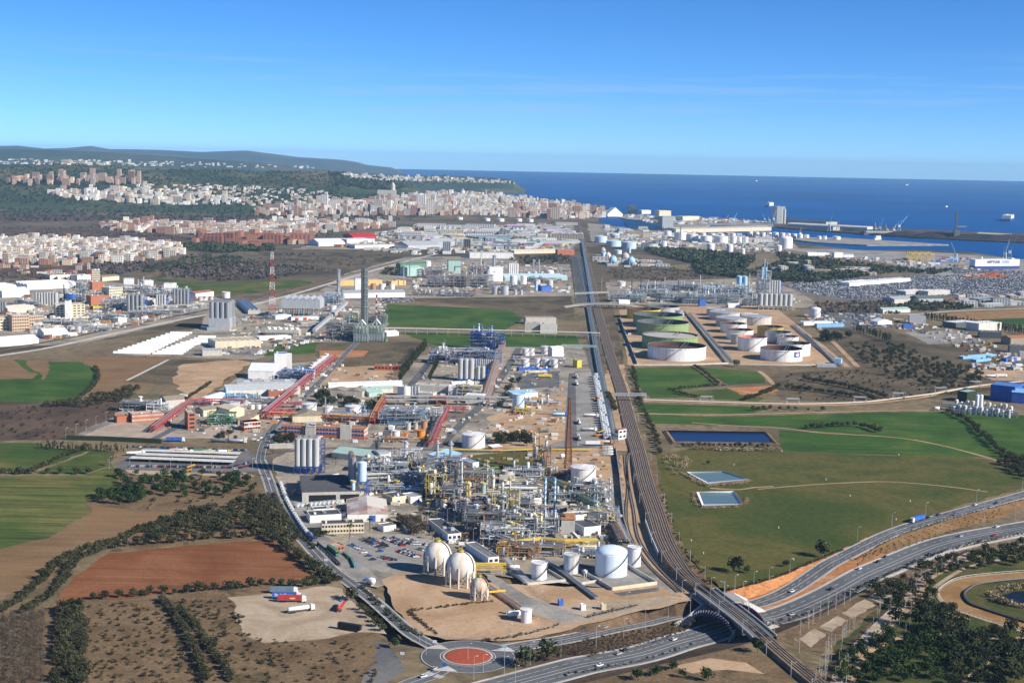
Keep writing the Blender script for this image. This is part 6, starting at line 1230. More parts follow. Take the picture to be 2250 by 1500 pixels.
for k,(x,y,d,h)in enumerate(((939,585,15,11),(840,638,15,14),(861,639,12,14),(1128,625,16,17),(1150,625,14,17),(1088,647,15,17),(1109,648,17,19),(970,650,14,13),(986,650,14,13),(1002,650,12,13),(1132,648,8,12),(1145,648,8,11),(1180,629,14,14),(1208,631,14,14),(1208,606,18,9),(1160,605,10,8),(1175,605,10,8),(1190,605,10,8),(820,640,12,16),(1178,640,6,22))):tank(x,y,d,h,('white tank behind the green hall','white cone tank beside the massive chimney','white narrow tank beside the massive chimney','white domed tank, left of a pair in the far works','white domed tank, right of a pair in the far works','silver tank, left of two in front of the far works','silver tank, right of two in front of the far works','pale blue topped tank, first of three','pale blue topped tank, second of three','pale blue topped tank, third of three','small silver tank beside the silver pair','smaller silver tank beside the silver pair','grey tank under the pale blue roof','grey ball-topped tank near the railway','white dome on the pale blue roof edge','pale tank, first in the row on the blue roof','pale tank, second in the row on the blue roof','pale tank, third in the row on the blue roof','rusty tank beside the massive chimney','slim blue tank near the railway')[k],('dome' if k in(3,4,14,13)else 'cone'),('tank','tank','tank','tank','tank','lsteel','lsteel','lsteel','lsteel','lsteel','lsteel','lsteel','lconc','lconc','tank','skyblue2','skyblue2','skyblue2','lrust','skyblue')[k],None,20,False,rim=False)
for k,(x,y,w_,d_,h_,l)in enumerate(((985,632,80,40,22,'left process frames of the far works'),(1035,632,80,40,24,'central process frames of the far works'),(950,612,60,30,18,'frames right of the green hall'),(1060,606,60,30,20,'frames left of the white boiler house'),(1120,640,70,24,12,'frames behind the silver tanks'),(1190,622,60,20,10,'pipe frames near the railway'),(1010,652,60,12,8,'low pipe frames in front of the far works'),(930,650,40,12,8,'blue-grey low frames beside the white warehouse'))):unit(x,y,w_,d_,h_,l,max(2,int(h_/5)),440+k,7,8,'steel','steel',('lsteel','lrust','steel','white'),'lsteel',dens=.5)
for k,(x,y,w_,d_,h_,l)in enumerate(((1380,664,60,30,14,'refinery frames beside the railway'),(1430,655,60,30,16,'refinery frames with many thin stacks'),(1480,664,60,24,16,'refinery frames behind the pale grey tank'),(1535,668,56,24,18,'refinery frames beside the blue box'),(1590,668,50,20,18,'refinery frames beside the dark green tower'),(1570,650,60,24,16,'frames below the pale blue silos'),(1620,655,40,24,22,'frames below the tall blue silos'),(1650,672,30,20,14,'frames left of the big silo block'),(1440,640,60,30,14,'rear refinery frames, low ones'),(1510,640,50,30,13,'rear frames beside the long blue roof'))):unit(x,y,w_,d_,h_,l,max(3,int(h_/4.5)),460+k,6,8,'steel','steel',('lsteel','steel','skyblue2','white'),'lsteel',dens=.6)
for k,(x,y,h)in enumerate(((1388,640,26),(1460,648,40),(1538,640,36),(1490,650,34),(1322,638,28),(1646,640,38),(1408,645,30))):stack(x,y,h,2.4,2,('thin dark stack of the refinery, first','thin white stack in the middle of the refinery','white capped stack behind the refinery','thin dark stack between the white ones','thin stack at the railway side','white stack beside the tall blue silos','thin dark stack near the railway')[k],('dsteel','white','white','dsteel','lsteel','white','dsteel')[k],rings=0)
tank(1365,629,18,10,'white flat tank at the refinery corner','cone','tank');bld(1480,638,1535,637,16,8,'long blue roofed refinery house','gable0','lconc','blue');bld(1537,673,1551,673,8,12,'bright blue box house before refinery','flat','blue','blue');bld(1600,676,1628,676,12,6,'white shed at the back of the tank rows','gable0','white','roofwhite');bld(1360,668,1384,668,10,7,'white block beside the overpass','flat','white','white')
silos(1549,648,3,1,7,19,'pale blue silos, lower left group','skyblue',stair=False);silos(1570,648,4,1,7,19,'pale blue silos, lower right group','skyblue',stair=False);silos(1624,642,2,2,11,34,'tall bright blue refinery silos','skyblue',stair=False);silos(1690,647,5,2,5.4,30,'upper row of grey silos beside the plant tower','lsteel2',gap=1);silos(1671,680,7,2,10.6,34,'big front row of grey silos on a concrete trestle','lsteel2',9,'lconc',1.0);silos(1652,668,4,1,4.6,22,'short grey silos left of the big silo row','lsteel2',stair=False,gap=1)
unit(1677,650,24,24,48,'tall open plant tower topped by two blue drums',9,480,3,8,'lsteel','steel',pcg,'lsteel');
for k,x in enumerate((1673,1681)):vessel(x,650,4.6,62,('left','right')[k]+' blue drum on top of the plant tower','skyblue',legs=32,plat=False,name='top_drum')
bld(1638,700,1666,698,14,7,'low cream canopy at the refinery fence','flat','lconc','lconc')
RW=[(1498+500,711,2034,712,16,13,'pale grey windowless hall with grid front','flat','lsteel','lsteel'),(1928,715,1960,714,20,6,'white gabled shed beside the grey hall','gable1','white','white'),(1940,688,2000,686,20,6,'long translucent-roofed shed on the right','gable0','offwhite','mint'),(1766,715,1830,713,12,5,'white and pale blue cabins beside it','flat','white','skyblue'),(1795,719,1855,718,8,5,'bright blue long office cabin beside offices','flat','lblue','lblue'),(1985,722,2008,722,8,6,'blue cabin in front of the grey hall','flat','blue','blue'),(2100,722,2145,718,26,9,'dark walled office with white roof','flat','dsteel','roofwhite'),(2150,728,2200,725,26,12,'white stepped office block','flat','offwhite','white'),(2152,742,2200,744,24,9,'black walled hall with grey roof','flat','dsteel','roofgrey'),(2220,758,2290,755,20,10,'brown shed at the right edge','gable0','brownroof','tile'),(2218,775,2290,778,16,10,'dark grey hall at the right edge','flat','roofgrey','roofgrey'),(2240,788,2290,790,10,9,'concrete house beside the blue cabins','flat','lconc','lconc'),(2116,789,2190,783,8,3,'row of bright blue cabins','flat','lblue','skyblue'),(2145,796,2178,792,8,3,'short row of blue cabins in front','flat','lblue','skyblue'),(2210,795,2234,793,8,4,'deep blue cabin in the yard','flat','blue','blue'),(1965,667,2018,664,30,8,'grey shed with long dark opening','gable0','lconc','lsteel'),(2019,667,2072,666,34,9,'pale hall with dark slatted roof','gable0','lsteel','dgsteel'),(1990,649,2035,646,24,8,'dark sided hall with white roof, left of two','flat','lconc','roofwhite'),(2039,650,2087,647,24,9,'dark sided hall with white roof, right of two','flat','lconc','roofwhite'),(2150,668,2190,662,18,9,'dark villa-like office block','flat','dsteel','lsteel'),(1850,627,1862,628,90,8,'white end of the long car terminal hall','flat','white','white'),(1866,630,2000,619,24,8,'long white hall among the parked cars','flat','white','offwhite')]
for a in RW:bld(*a[:7],roof=a[7],wall=a[8],rm=a[9],name='hall' if a[5]>7 else 'cabin',cat='building',rclutter=2)
for a in((2175,878,2228,884,30,17,'big royal blue factory hall','flat','blue','blue2'),(2124,884,2148,880,12,11,'dark green square tank house','flat','hedgegreen','mint'),(2222,885,2290,890,22,12,'lower blue factory hall at the right edge','gable0','blue','lblue')):bld(*a[:7],roof=a[7],wall=a[8],rm=a[9],name='factory')
for k in range(22):vessel(2096+(k%11)*12+(k//11)*5,907-(k//11)*11+(k%11)*1.1,8,17 if k%3 else 13,'white upright tank in the rows before the blue factory',('white','lsteel','offwhite')[k%3],'tanks before the blue factory',plat=False)
silos(2146,902,2,1,8,34,'twin tall silver silos before the blue factory','white',stair=False);rack([(2070,898),(2140,906),(2240,918)],5,6,'pipe rack in front of the blue factory','steel',5,2,9);drum(2058,902,12,7,'white ball-ended vessel by the dirt track','white')
tank(2185,668,8,5,'small white tank left of two near the villa block','cone','tank',stairs=False);tank(2196,668,8,5,'small white tank right of two near the villa block','cone','tank',stairs=False)
# ================= hills, towns, city, port =================
from mathutils import noise as mnoise
def yhor(x):return YH+(x-1125)*.01973
class Ridge:
 def __init__(s,sky_,D0,Dp,D2,amp,nsc,x0,x1,drop=0):
  s.x=[p[0]for p in sky_];s.z=[H+(yhor(p[0])-p[1]-drop)/F*Dp for p in sky_];s.D0,s.Dp,s.D2,s.amp,s.nsc,s.x0,s.x1=D0,Dp,D2,amp,nsc,x0,x1
 def h(s,X,Y):
  if Y<=s.D0 or Y>=s.D2:return-50
  px=1125+F*X/Y
  if px<s.x0 or px>s.x1:return-50
  zt=float(np.interp(px,s.x,s.z));t=(Y-s.D0)/(s.Dp-s.D0)if Y<s.Dp else(s.D2-Y)/(s.D2-s.Dp);t=max(0,t);t=t*t*(3-2*t)
  e=min(1,(px-s.x0)/30,(s.x1-px)/25)
  n=mnoise.fractal(Vector((X/s.nsc,Y/s.nsc,3)),.9,2,5)
  return(zt*t+s.amp*n*min(1,t*2))*max(0,e)-3*(1-min(1,t*8))
 def build(s,name,m,label,nx=200,ny=50):
  V=[];
  for j in range(ny+1):
   f=j/ny;D=s.D0*(s.D2/s.D0)**f
   for i in range(nx+1):
    px=s.x0+(s.x1-s.x0)*i/nx;X=(px-1125)/F*D;V.append((X,D,s.h(X,D*1.0 if 0<j<ny else(s.D0+1 if j==0 else s.D2-1))))
  me=bpy.data.meshes.new(name);me.from_pydata(V,[],[(j*(nx+1)+i,j*(nx+1)+i+1,(j+1)*(nx+1)+i+1,(j+1)*(nx+1)+i)for j in range(ny)for i in range(nx)]);me.materials.append(MATS[m])
  me.polygons.foreach_set('use_smooth',[True]*len(me.polygons));return tag(ob(name,me),label,kind='structure')
RG=[Ridge([(-200,324),(-50,322),(40,320),(100,327),(150,326),(200,322),(240,329),(300,329),(370,330),(440,333),(540,330),(600,338),(650,345),(700,348),(745,351),(780,356),(800,362),(835,366),(870,370)],19000,24000,28500,14,3000,-260,880),Ridge([(-200,330),(-50,328),(50,328),(150,332),(240,335),(330,340),(420,347),(500,352),(560,356),(600,360),(640,366),(700,372)],12500,15000,18500,10,1600,-280,740),Ridge([(-200,368),(-50,365),(60,362),(130,357),(200,358),(270,363),(330,370),(420,372),(500,373),(560,378),(640,375),(700,375),(740,376),(800,388),(850,396),(900,408)],5900,8200,10100,8,800,-300,930),Ridge([(700,376),(760,378),(800,382),(850,385),(900,386),(960,385),(975,383),(1000,387),(1060,389),(1100,392),(1130,398),(1146,404)],10500,12000,13300,6,900,690,1147),Ridge([(700,452),(780,446),(850,438),(900,430),(940,427),(990,425),(1050,428),(1120,437),(1200,446),(1260,454),(1300,462)],5680,7080,8500,3,700,690,1310,0)]
RG[0].build('far_hills','g_hillfar','far pale blue ridge of hills on the left horizon',220,40);RG[1].build('hills','g_hill','middle blue wooded hills on the left',240,50);RG[2].build('wooded_hill','g_forest','dark wooded ridge behind the towns',300,90);RG[3].build('headland','g_forest','low wooded headland reaching into the sea',200,40);RG[4].build('city_hill','g_plain','low hill carrying the old city',160,50)
def ZH(X,Y):return max([0.]+[r.h(X,Y)for r in RG])
def GH(x,y):
 d=(ROT@Vector(((x-1125)/F,-(y-750)/F,-1))).normalized();o=Vector((0,0,H));t=4500.;g=G(x,y)
 tmax=g.y*1.02 if g.y>0 and d.z<0 else 27000.
 tmax=min(tmax,27000.)
 if tmax<5300:return g
 while t<tmax:
  p=o+d*t
  if p.y>5300 and p.z<ZH(p.x,p.y):return Vector((p.x,p.y,max(0,ZH(p.x,p.y))))
  t+=40
 return g if 0<g.y<15500 else None
m=newmat('objwall');t,bb,L=nodes_of(m);bb.inputs['Roughness'].default_value=.8;oi=t.nodes.new('ShaderNodeObjectInfo');L.new(oi.outputs['Color'],bb.inputs['Base Color'])
m=newmat('colwall');t,bb,L=nodes_of(m);bb.inputs['Roughness'].default_value=.85;at=t.nodes.new('ShaderNodeAttribute');at.attribute_name='Col';L.new(at.outputs['Color'],bb.inputs['Base Color'])
def block_mesh(nx,ny,nz):
 b=MB();b.box(0,0,0,1,1,1)
 for k in range(nz):
  z0,z1=(k+.3)/nz,(k+.78)/nz
  for i in range(nx):
   u0,u1=-.5+(i+.25)/nx,-.5+(i+.75)/nx;b.add([(u0,-.503,z0),(u1,-.503,z0),(u1,-.503,z1),(u0,-.503,z1)],[(0,1,2,3)],1)
  for i in range(ny):
   u0,u1=-.5+(i+.25)/ny,-.5+(i+.75)/ny
   for s in(-1,1):b.add([(s*.503,u0,z0),(s*.503,u1,z0),(s*.503,u1,z1),(s*.503,u0,z1)],[(0,1,2,3)if s>0 else(3,2,1,0)],1)
 return b.mesh('apartment_block',['objwall','glass'])
BM={k:block_mesh(*k)for k in((4,3,3),(6,3,5),(5,4,9),(12,3,5),(4,4,14))}
b=MB();b.box(0,0,1,1,1,.02);RFlat={c:b.mesh('roof',c)for c in('lconc','tile','roofgrey')}
PAL={'white':[(.72,.70,.65),(.78,.76,.72),(.66,.62,.55),(.66,.58,.44),(.48,.44,.40),(.46,.34,.26)],'mix':[(.70,.66,.60),(.50,.40,.30),(.42,.26,.19),(.62,.58,.5),(.36,.20,.14),(.52,.47,.42)],'brick':[(.36,.15,.095),(.33,.13,.08),(.40,.19,.12),(.46,.33,.22)],'tan':[(.46,.30,.21),(.50,.36,.26),(.42,.25,.18),(.56,.46,.38)],'ind':[(.66,.67,.67),(.55,.56,.56),(.40,.40,.38),(.42,.50,.54),(.50,.44,.34),(.7,.7,.68)]}
STUFF={}
def add_stuff(key,p,w_,d_,h_,rz,wc,rc_):STUFF.setdefault(key,[]).append((p.x,p.y,p.z,w_,d_,h_,rz,wc,rc_))
def town(poly,n,ws,hs,pal,label,group,top,name='apartment_block',cat='building',ds=None,hill=False,seed=1,roofs=('lconc','lconc','tile'),rots=(0,90),spread=8):
 r=random.Random(seed);xs=[p[0]for p in poly];ys=[p[1]for p in poly];L=[];tries=0
 while len(L)<n and tries<n*12:
  tries+=1;x,y=r.uniform(min(xs),max(xs)),r.uniform(min(ys),max(ys))
  if not inpoly((x,y),poly):continue
  p=GH(x,y)if hill else G(x,y)
  if p is None:continue
  w_,h_=r.uniform(*ws),r.uniform(*hs)*(.8 if r.random()<.75 else 1.45);d_=r.uniform(*(ds or(ws[0]*.7,min(ws[1],16))));rz=R(r.choice(rots)+r.uniform(-spread,spread))
  L.append((w_*h_/p.y**2,p,w_,d_,h_,rz,r.choice(PAL[pal]),r.choice(roofs)))
 L.sort(key=lambda q:-q[0])
 for k,(_,p,w_,d_,h_,rz,c,rf)in enumerate(L):
  if k<top:
   key=(4,3,3)if h_<12 else((12,3,5)if w_>34 else(6,3,5))if h_<24 else((5,4,9)if h_<40 else(4,4,14))
   o=ob(name,BM[key],None,(p.x,p.y,p.z-.5),rz);o.scale=(w_,d_,h_);q=r.uniform(.72,1.15);o.color=(c[0]*q,c[1]*q,c[2]*q,1);ob('roof',RFlat[rf],o);tag(o,label,cat,group)
  else:q=r.uniform(.68,1.18);add_stuff('town',p,w_,d_,h_,rz,tuple(a*q for a in c),tuple(a*r.uniform(.7,1.3)for a in COL[rf]))
 return L
town([(-150,532),(60,522),(180,526),(300,530),(400,540),(402,556),(330,552),(280,575),(150,577),(-150,577)],1350,(8,17),(7,14),'white','whitewashed house in the dense town at the left edge','houses of the left town',110,'town_house','house',seed=2)
town([(10,568),(120,572),(280,574),(340,556),(400,552),(402,560),(345,570),(285,582),(120,582),(10,578)],60,(16,28),(13,19),'mix','taller flat block along the near edge of the left town','near edge of the left town',40,seed=3)
town([(425,527),(500,522),(620,516),(690,514),(680,534),(560,544),(430,538)],62,(30,70),(15,20),'brick','red brick apartment block with tiled roof above the pine wood','red brick blocks',50,seed=4,roofs=('tile',),ds=(12,20))
town([(220,492),(330,486),(480,494),(560,488),(690,484),(860,486),(860,500),(760,508),(690,513),(560,517),(480,520),(330,512),(230,506)],560,(12,34),(9,18),'mix','flat block of the cream and pink middle town','middle town blocks',36,seed=5)
town([(480,498),(560,494),(680,492),(680,506),(560,510),(480,512)],90,(22,60),(12,18),'white','long cream block in the middle town','long cream blocks',24,seed=6)
town([(560,464),(700,448),(880,440),(1010,444),(1010,474),(700,476),(560,474)],560,(16,34),(14,32),'mix','apartment tower on the near side of the city','city apartment towers',34,hill=True,seed=7)
town([(700,458),(860,452),(1000,458),(1000,472),(860,474),(700,474)],40,(22,40),(36,46),'white','tall slab tower standing out on the near side of the city','tall slab towers',18,hill=True,seed=17)
town([(880,434),(960,427),(1060,426),(1160,436),(1250,447),(1300,458),(1340,472),(1330,479),(1200,480),(1000,472),(900,462)],1500,(9,24),(10,20),'white','pale house packed on the old city hill','city hill houses',70,'town_house',hill=True,seed=8)
town([(1120,466),(1250,462),(1330,472),(1320,482),(1200,484),(1120,478)],60,(20,40),(22,36),'tan','flat block by the railway entry to the city','blocks at the railway entry',18,hill=True,seed=9)
town([(15,401),(60,396),(180,398),(300,396),(310,406),(200,410),(20,408)],75,(18,34),(30,44),'tan','brick tower block of the hilltop estate','hilltop estate towers',40,hill=True,seed=10)
town([(100,424),(330,418),(510,434),(560,452),(330,450),(150,440)],260,(14,48),(10,26),'white','pale block in the wooded suburb','wooded suburb blocks',20,hill=True,seed=11)
town([(300,406),(500,408),(700,420),(740,440),(560,455),(300,420)],260,(9,20),(6,11),'white','white villa among the trees','villas among trees',15,'villa','house',hill=True,seed=12,roofs=('tile',))
town([(740,384),(860,388),(980,392),(1120,400),(1130,405),(980,401),(800,396)],260,(14,28),(9,18),'white','white house on the far headland','headland houses',12,'villa','house',hill=True,seed=13)
town([(0,350),(330,356),(700,366),(700,372),(330,366),(0,362)],170,(16,36),(8,16),'white','white speck of a hill village','hill village houses',10,'villa','house',hill=True,seed=14)
town([(860,502),(1250,494),(1258,540),(1140,552),(1030,540),(880,528)],150,(30,110),(7,12),'ind','industrial shed on the estate below the city','estate sheds',40,'warehouse','warehouse',ds=(24,60),seed=15,roofs=('lconc','roofgrey','lconc'))
town([(1330,496),(1470,508),(1700,520),(1700,546),(1430,548),(1330,520)],70,(20,60),(6,10),'ind','low shed on the port estate','port estate sheds',25,'warehouse','warehouse',ds=(14,30),seed=16,roofs=('lconc','roofgrey','lconc'))
town([(0,545),(-5,610),(110,612),(200,600),(230,590)],25,(10,20),(5,8),'mix','farm house below the left town','farm houses',10,'house','house',seed=18,roofs=('tile',))
town([(1300,562),(1450,575),(1470,590),(1330,586)],40,(14,40),(5,8),'ind','low white shed below the far spheres','sheds below the spheres',14,'warehouse','warehouse',ds=(10,20),seed=19)
town([(1650,588),(1780,578),(1900,596),(1900,606),(1760,604)],16,(30,70),(8,11),'white','long cream barrack among the trees behind the silos','cream barracks',14,'barrack','building',ds=(12,18),seed=20,roofs=('lconc',))
town([(2090,655),(2250,650),(2250,672),(2100,674)],26,(14,40),(5,9),'ind','small works building at the far right edge','right edge works',14,'warehouse','warehouse',ds=(12,24),seed=21)
p=GH(850,430)
if p:
 o=root('cathedral',p,0,'old cathedral with a stubby tower crowning the city hill','church');b=MB();b.box(0,0,-5,90,40,32);b.build('nave','lconc',o);b=MB();b.cyl(30,0,20,12,34,8,10);b.cyl(30,0,54,10,12,8,1);b.build('tower','lconc',o)
def cut_stuff():
 for key,Lq in STUFF.items():
  n=len(Lq);base=np.array([(-.5,-.5,0),(.5,-.5,0),(.5,.5,0),(-.5,.5,0),(-.5,-.5,1),(.5,-.5,1),(.5,.5,1),(-.5,.5,1)]);fc=np.array([(0,1,5,4),(1,2,6,5),(2,3,7,6),(3,0,4,7),(4,5,6,7)])
  V=np.zeros((n,8,3));A=np.array([q[:7]for q in Lq]);c,s=np.cos(A[:,6]),np.sin(A[:,6]);X=base[None,:,0]*A[:,3:4];Y=base[None,:,1]*A[:,4:5]
  V[:,:,0]=A[:,0:1]+X*c[:,None]-Y*s[:,None];V[:,:,1]=A[:,1:2]+X*s[:,None]+Y*c[:,None];V[:,:,2]=A[:,2:3]-.5+base[None,:,2]*A[:,5:6]
  Fs=(fc[None]+(np.arange(n)*8)[:,None,None]).reshape(-1,4);me=bpy.data.meshes.new(key);me.from_pydata(V.reshape(-1,3).tolist(),[],Fs.tolist());at_=me.attributes.new('Col','FLOAT_COLOR','FACE');C=np.ones((n,5,4))
  C[:,:4,:3]=np.array([q[7]for q in Lq])[:,None,:];C[:,4,:3]=np.array([q[8]for q in Lq]);at_.data.foreach_set('color',C.reshape(-1));me.materials.append(MATS['colwall']);yield key,ob(key,me)
for key,o in cut_stuff():
 o.name='distant_houses';tag(o,'mass of small distant town houses',kind='stuff')
STUFF.clear()
def slab(name,pts,m,label,z=2.2):
 P=[G(x,y,z)for x,y in pts];a=sum(P[i].x*P[(i+1)%len(P)].y-P[(i+1)%len(P)].x*P[i].y for i in range(len(P)))
 if a<0:P=P[::-1]
 b=MB();n=len(P);b.add(P+[Vector((p.x,p.y,-3))for p in P],[tuple(range(n))]+[(n+i,n+(i+1)%n,(i+1)%n,i)for i in range(n)]);return tag(b.build(name,m),label,kind='structure')
slab('quay',[(1335,470),(1420,473),(1500,475),(1600,481),(1705,487),(1705,499),(1640,496),(1560,494),(1530,502),(1480,512),(1452,500),(1446,486),(1380,482)],'g_yard','inner quays beside the city harbour');slab('pier',[(1742,526),(1760,521),(1850,522),(1990,531),(2085,537),(1905,538),(1800,533)],'g_yard','bare tongue-shaped pier in the harbour')
slab('breakwater',[(1700,482),(1800,487),(1900,497),(2000,504),(2290,514),(2290,533),(2120,526),(2000,519),(1890,512),(1800,506),(1700,498)],'g_dark','outer breakwater quay with coal heaps',3)
patch('harbour_water','w_port',[(1372,486),(1440,486),(1452,504),(1380,503)],z=.3,jitter=0,label='small inner harbour basin')
for k,(x,y,w_,d_,h_)in enumerate(((1918,513,60,50,14),(1990,517,90,60,16),(2070,521,120,60,18),(2150,524,110,60,16),(2220,527,120,60,18),(1880,508,60,40,10))):
 p=G(x,y,3);b=MB();r=random.Random(k);n=14;ringp=[(w_*(1+.2*r.uniform(-1,1))*math.cos(2*math.pi*i/n),d_*(1+.2*r.uniform(-1,1))*math.sin(2*math.pi*i/n),0)for i in range(n)];V=ringp+[(q[0]*.5,q[1]*.4,h_*r.uniform(.7,1))for q in ringp]+[(0,0,h_*1.1)]
 b.add(V,[(i,(i+1)%n,n+(i+1)%n,n+i)for i in range(n)]+[(n+i,n+(i+1)%n,2*n)for i in range(n)]);o=b.build('coal_heap','g_coal',None,40,p);tag(o,('coal heap beside the moored bulk ship','coal heap left of the dark gantry tower','coal heap right of the dark gantry tower','long coal heap before the pale shed','coal heap at the far right of the breakwater','small heap at the start of the breakwater')[k],'heap')
PW=[(1485,512,1695,507,60,14,'very long tan warehouse on the harbour quay','gable0','cream','lconc'),(1448,484,1474,484,40,40,'tan twin-towered mill on the quay','flat','cream','lconc'),(1455,502,1479,502,40,44,'dark grey grain elevator','flat','steel','dsteel'),(1706,493,1724,493,40,74,'tall grey grain silo tower at the harbour mouth','flat','steel','lsteel'),(1724,490,1815,497,60,16,'dark roofed warehouse on the outer mole','gable0','lconc','droof'),(1730,499,1905,508,50,12,'long white roofed warehouse on the outer mole','multi4','lconc','roofwhite'),(1770,504,1830,508,40,14,'dark warehouse with pale end wall','flat','lconc','dsteel'),(2145,520,2215,524,40,12,'pale shed behind the coal heaps','gable0','lconc','lconc'),(1775,562,1797,562,14,9,'white office block on the wide quay, left','flat','white','white'),(1796,562,1822,562,14,8,'white office block on the wide quay, right','flat','white','white'),(1833,566,1852,566,16,14,'white tower office on the quay','flat','white','lconc'),(1853,566,1876,566,20,8,'grey shed beside the tower office','gable0','white','lsteel'),(1335,477,1368,477,40,12,'white pointed-roof port station','gable1','white','white'),(1385,470,1399,470,30,36,'dark glassy hotel by the marina','flat','glass','lsteel'),(1410,471,1430,471,30,18,'white yacht club building','flat','white','white'),(1500,486,1536,485,40,18,'pale cement works on the quay','flat','cream','lconc')]
for a in PW:bld(*a[:7],roof=a[7],wall=a[8],rm=a[9],name='port_building',cat='building',rh=(30 if '1335'==str(a[0])else 4),base=2 if a[1]<511 else 0)
silos(1717,493,2,2,6,33,'pale silo tubes on the harbour tower','lconc',stair=False,gap=1)
PT=[(1467,519,16,11),(1495,527,28,16),(1520,531,26,16),(1535,532,14,14),(1551,534,25,15),(1584,537,31,17),(1611,535,14,15),(1624,535,12,14),(1638,535,12,14),(1561,554,17,16),(1603,557,15,18),(1632,558,10,10),(1726,546,30,21),(1711,553,13,12),(1320,533,28,13),(1348,542,33,12),(1382,547,32,14),(1350,522,23,8),(1459,542,12,11),(1490,540,12,10),(1470,549,13,8),(1648,518,12,9),(1662,519,12,9),(1676,520,12,9),(1690,520,11,9),(1704,521,13,10),(1719,522,12,10),(1732,522,10,9),(1745,523,12,9),(1758,524,12,9),(1772,524,11,8),(1800,527,9,8),(1812,527,9,8),(1838,528,17,8),(1545,519,12,7),(1565,520,12,7),(1585,521,12,7),(1610,521,12,8),(1010,484,14,6),(1070,486,14,6),(1100,487,16,6),(1140,487,14,6),(1165,488,14,6),(1358,558,16,8),(1383,556,6,12),(1326,566,12,11)]
for k,(x,y,d,h)in enumerate(PT):tank(x,y,d,h,('white port tank in the rows behind the pine wood' if k<9 else 'domed white tank alone above the pine wood' if k<14 else 'bluish oil tank beside the far railway' if k<18 else 'small white tank on the harbour terminal' if k<38 else 'white depot tank below the city' if k<43 else 'small tank beside the far spheres'),'dome' if k in(9,10,11,12,13)else 'cone','tanklb' if 14<=k<18 or k>42 else 'tank',('port tank rows' if k<9 else 'lone domed tanks' if k<14 else 'bluish oil tanks' if k<18 else 'harbour terminal tanks' if k<38 else 'depot tanks' if k<43 else 'tanks by far spheres'),20,False,rim=False)
tank(1427,547,38,12,'wide grey open tank beside the pine wood','float','lsteel',roofc='dsteel',inner='dsteel',stairs=False);stack(1456,542,44,2,1.6,'thin red-tipped stack among the port tanks',bands=['lsteel','lsteel','white','red'],rings=0);stack(1494,543,46,3,2.2,'grey stack among the port tanks','steel',rings=1)
def crane(x,yb,hpx,label,c='lsteel',lean=12,gr=None):
 h=HT(hpx,x,yb);o=root('harbour_crane',G(x,yb,2),R(rnd.uniform(-30,30)),label,'crane',gr);b=MB()
 for s in(-1,1):b.beam((s*6,-5,0),(s*3,0,h*.3),1.2);b.beam((s*6,5,0),(s*3,0,h*.3),1.2)
 b.build('portal',c,o);b=MB();b.box(0,0,h*.3,8,7,h*.12);b.build('cab','white',o);b=MB();b.beam((0,0,h*.35),(lean,0,h),1.6);b.beam((-3,0,h*.4),(-3,0,h*.62),1.1);b.beam((-3,0,h*.62),(lean*.6,0,h*.75),.6);b.build('jib',c,o)
for k,(x,y,h,c,l)in enumerate(((1822,508,36,'lsteel',10),(1840,509,26,'lrust',6),(1758,520,20,'lrust',3),(1933,511,30,'skyblue',12),(1975,509,34,'skyblue',30),(1925,511,22,'yellow',-6),(1950,512,20,'yellow',-10),(1964,512,20,'offwhite',8),(2099,575,42,'skyblue',-14),(2207,576,50,'white',10),(2218,574,56,'green',16),(1595,490,18,'lrust',10),(1612,492,24,'skyblue',12),(1680,488,18,'mint',-10),(1690,490,18,'mint',-10),(1700,492,30,'skyblue',8))):crane(x,y,h,('tall pale crane on the outer mole','rusty crane beside the pale one on the mole','rusty crane by the small tanks','blue crane over the bulk ship','leaning blue crane right of the bulk ship','yellow ship crane, left','yellow ship crane, middle','pale ship crane, right','leaning blue crane on the container quay','white container crane above the car ship','green container crane above the car ship','rusty crane at the inner quay','blue crane at the inner quay','mint crane, left of two by the silo tower','mint crane, right of two by the silo tower','blue crane beside the silo tower')[k],c,l)
o=root('gantry_tower',G(2101,523,3),0,'dark ship unloader tower on the coal quay','crane');b=MB();b.box(0,0,0,20,18,28);b.build('base','dgsteel',o);b=MB();b.box(-3,0,28,7,7,66);b.build('mast','dsteel',o);b=MB();b.box(18,0,40,34,5,4);b.build('arm','steel',o)
def ship(x0,y0,x1,y1,hh,sh,label,hullc,topc,name='cargo_ship',sup=(.1,.9),bow=1):
 A,B=G(x0,y0,-1),G(x1,y1,-1);d=B-A;L_=d.length;o=root(name,(A+B)/2,math.atan2(d.y,d.x),label,'ship');w_=max(L_*.16,8);prof=lambda k:[(-L_/2,-w_/2*k),(L_/2-w_,-w_/2*k),(L_/2-w_*.3,-w_/4*k),(L_/2,0),(L_/2-w_*.3,w_/4*k),(L_/2-w_,w_/2*k),(-L_/2,w_/2*k)]
 b=MB();b.prism(prof(1),0,hh);b.build('hull',hullc,o);b=MB();a,c_=(sup[0]-.5)*L_,(sup[1]-.5)*L_;b.box((a+c_)/2,0,hh,c_-a,w_*.94,sh);b.build('superstructure',topc,o);b=MB();b.box(a+(c_-a)*.85,0,hh+sh,w_*.3,w_*.9,sh*.2);b.cyl(a+(c_-a)*.2,0,hh+sh,w_*.1,sh*.35,10);b.build('bridge_house',topc,o);return o,L_,w_
o,L_,w_=ship(2136,592,2240,591,9,17,'white and navy car carrier moored at the quay','navy','white','car_carrier',(.0,.93));lettering('NEPTUNE',o,(-L_*.12,-w_/2-.3,17),9,'navy');lettering('LINES',o,(L_*.14,-w_/2-.3,17),9,'lblue')
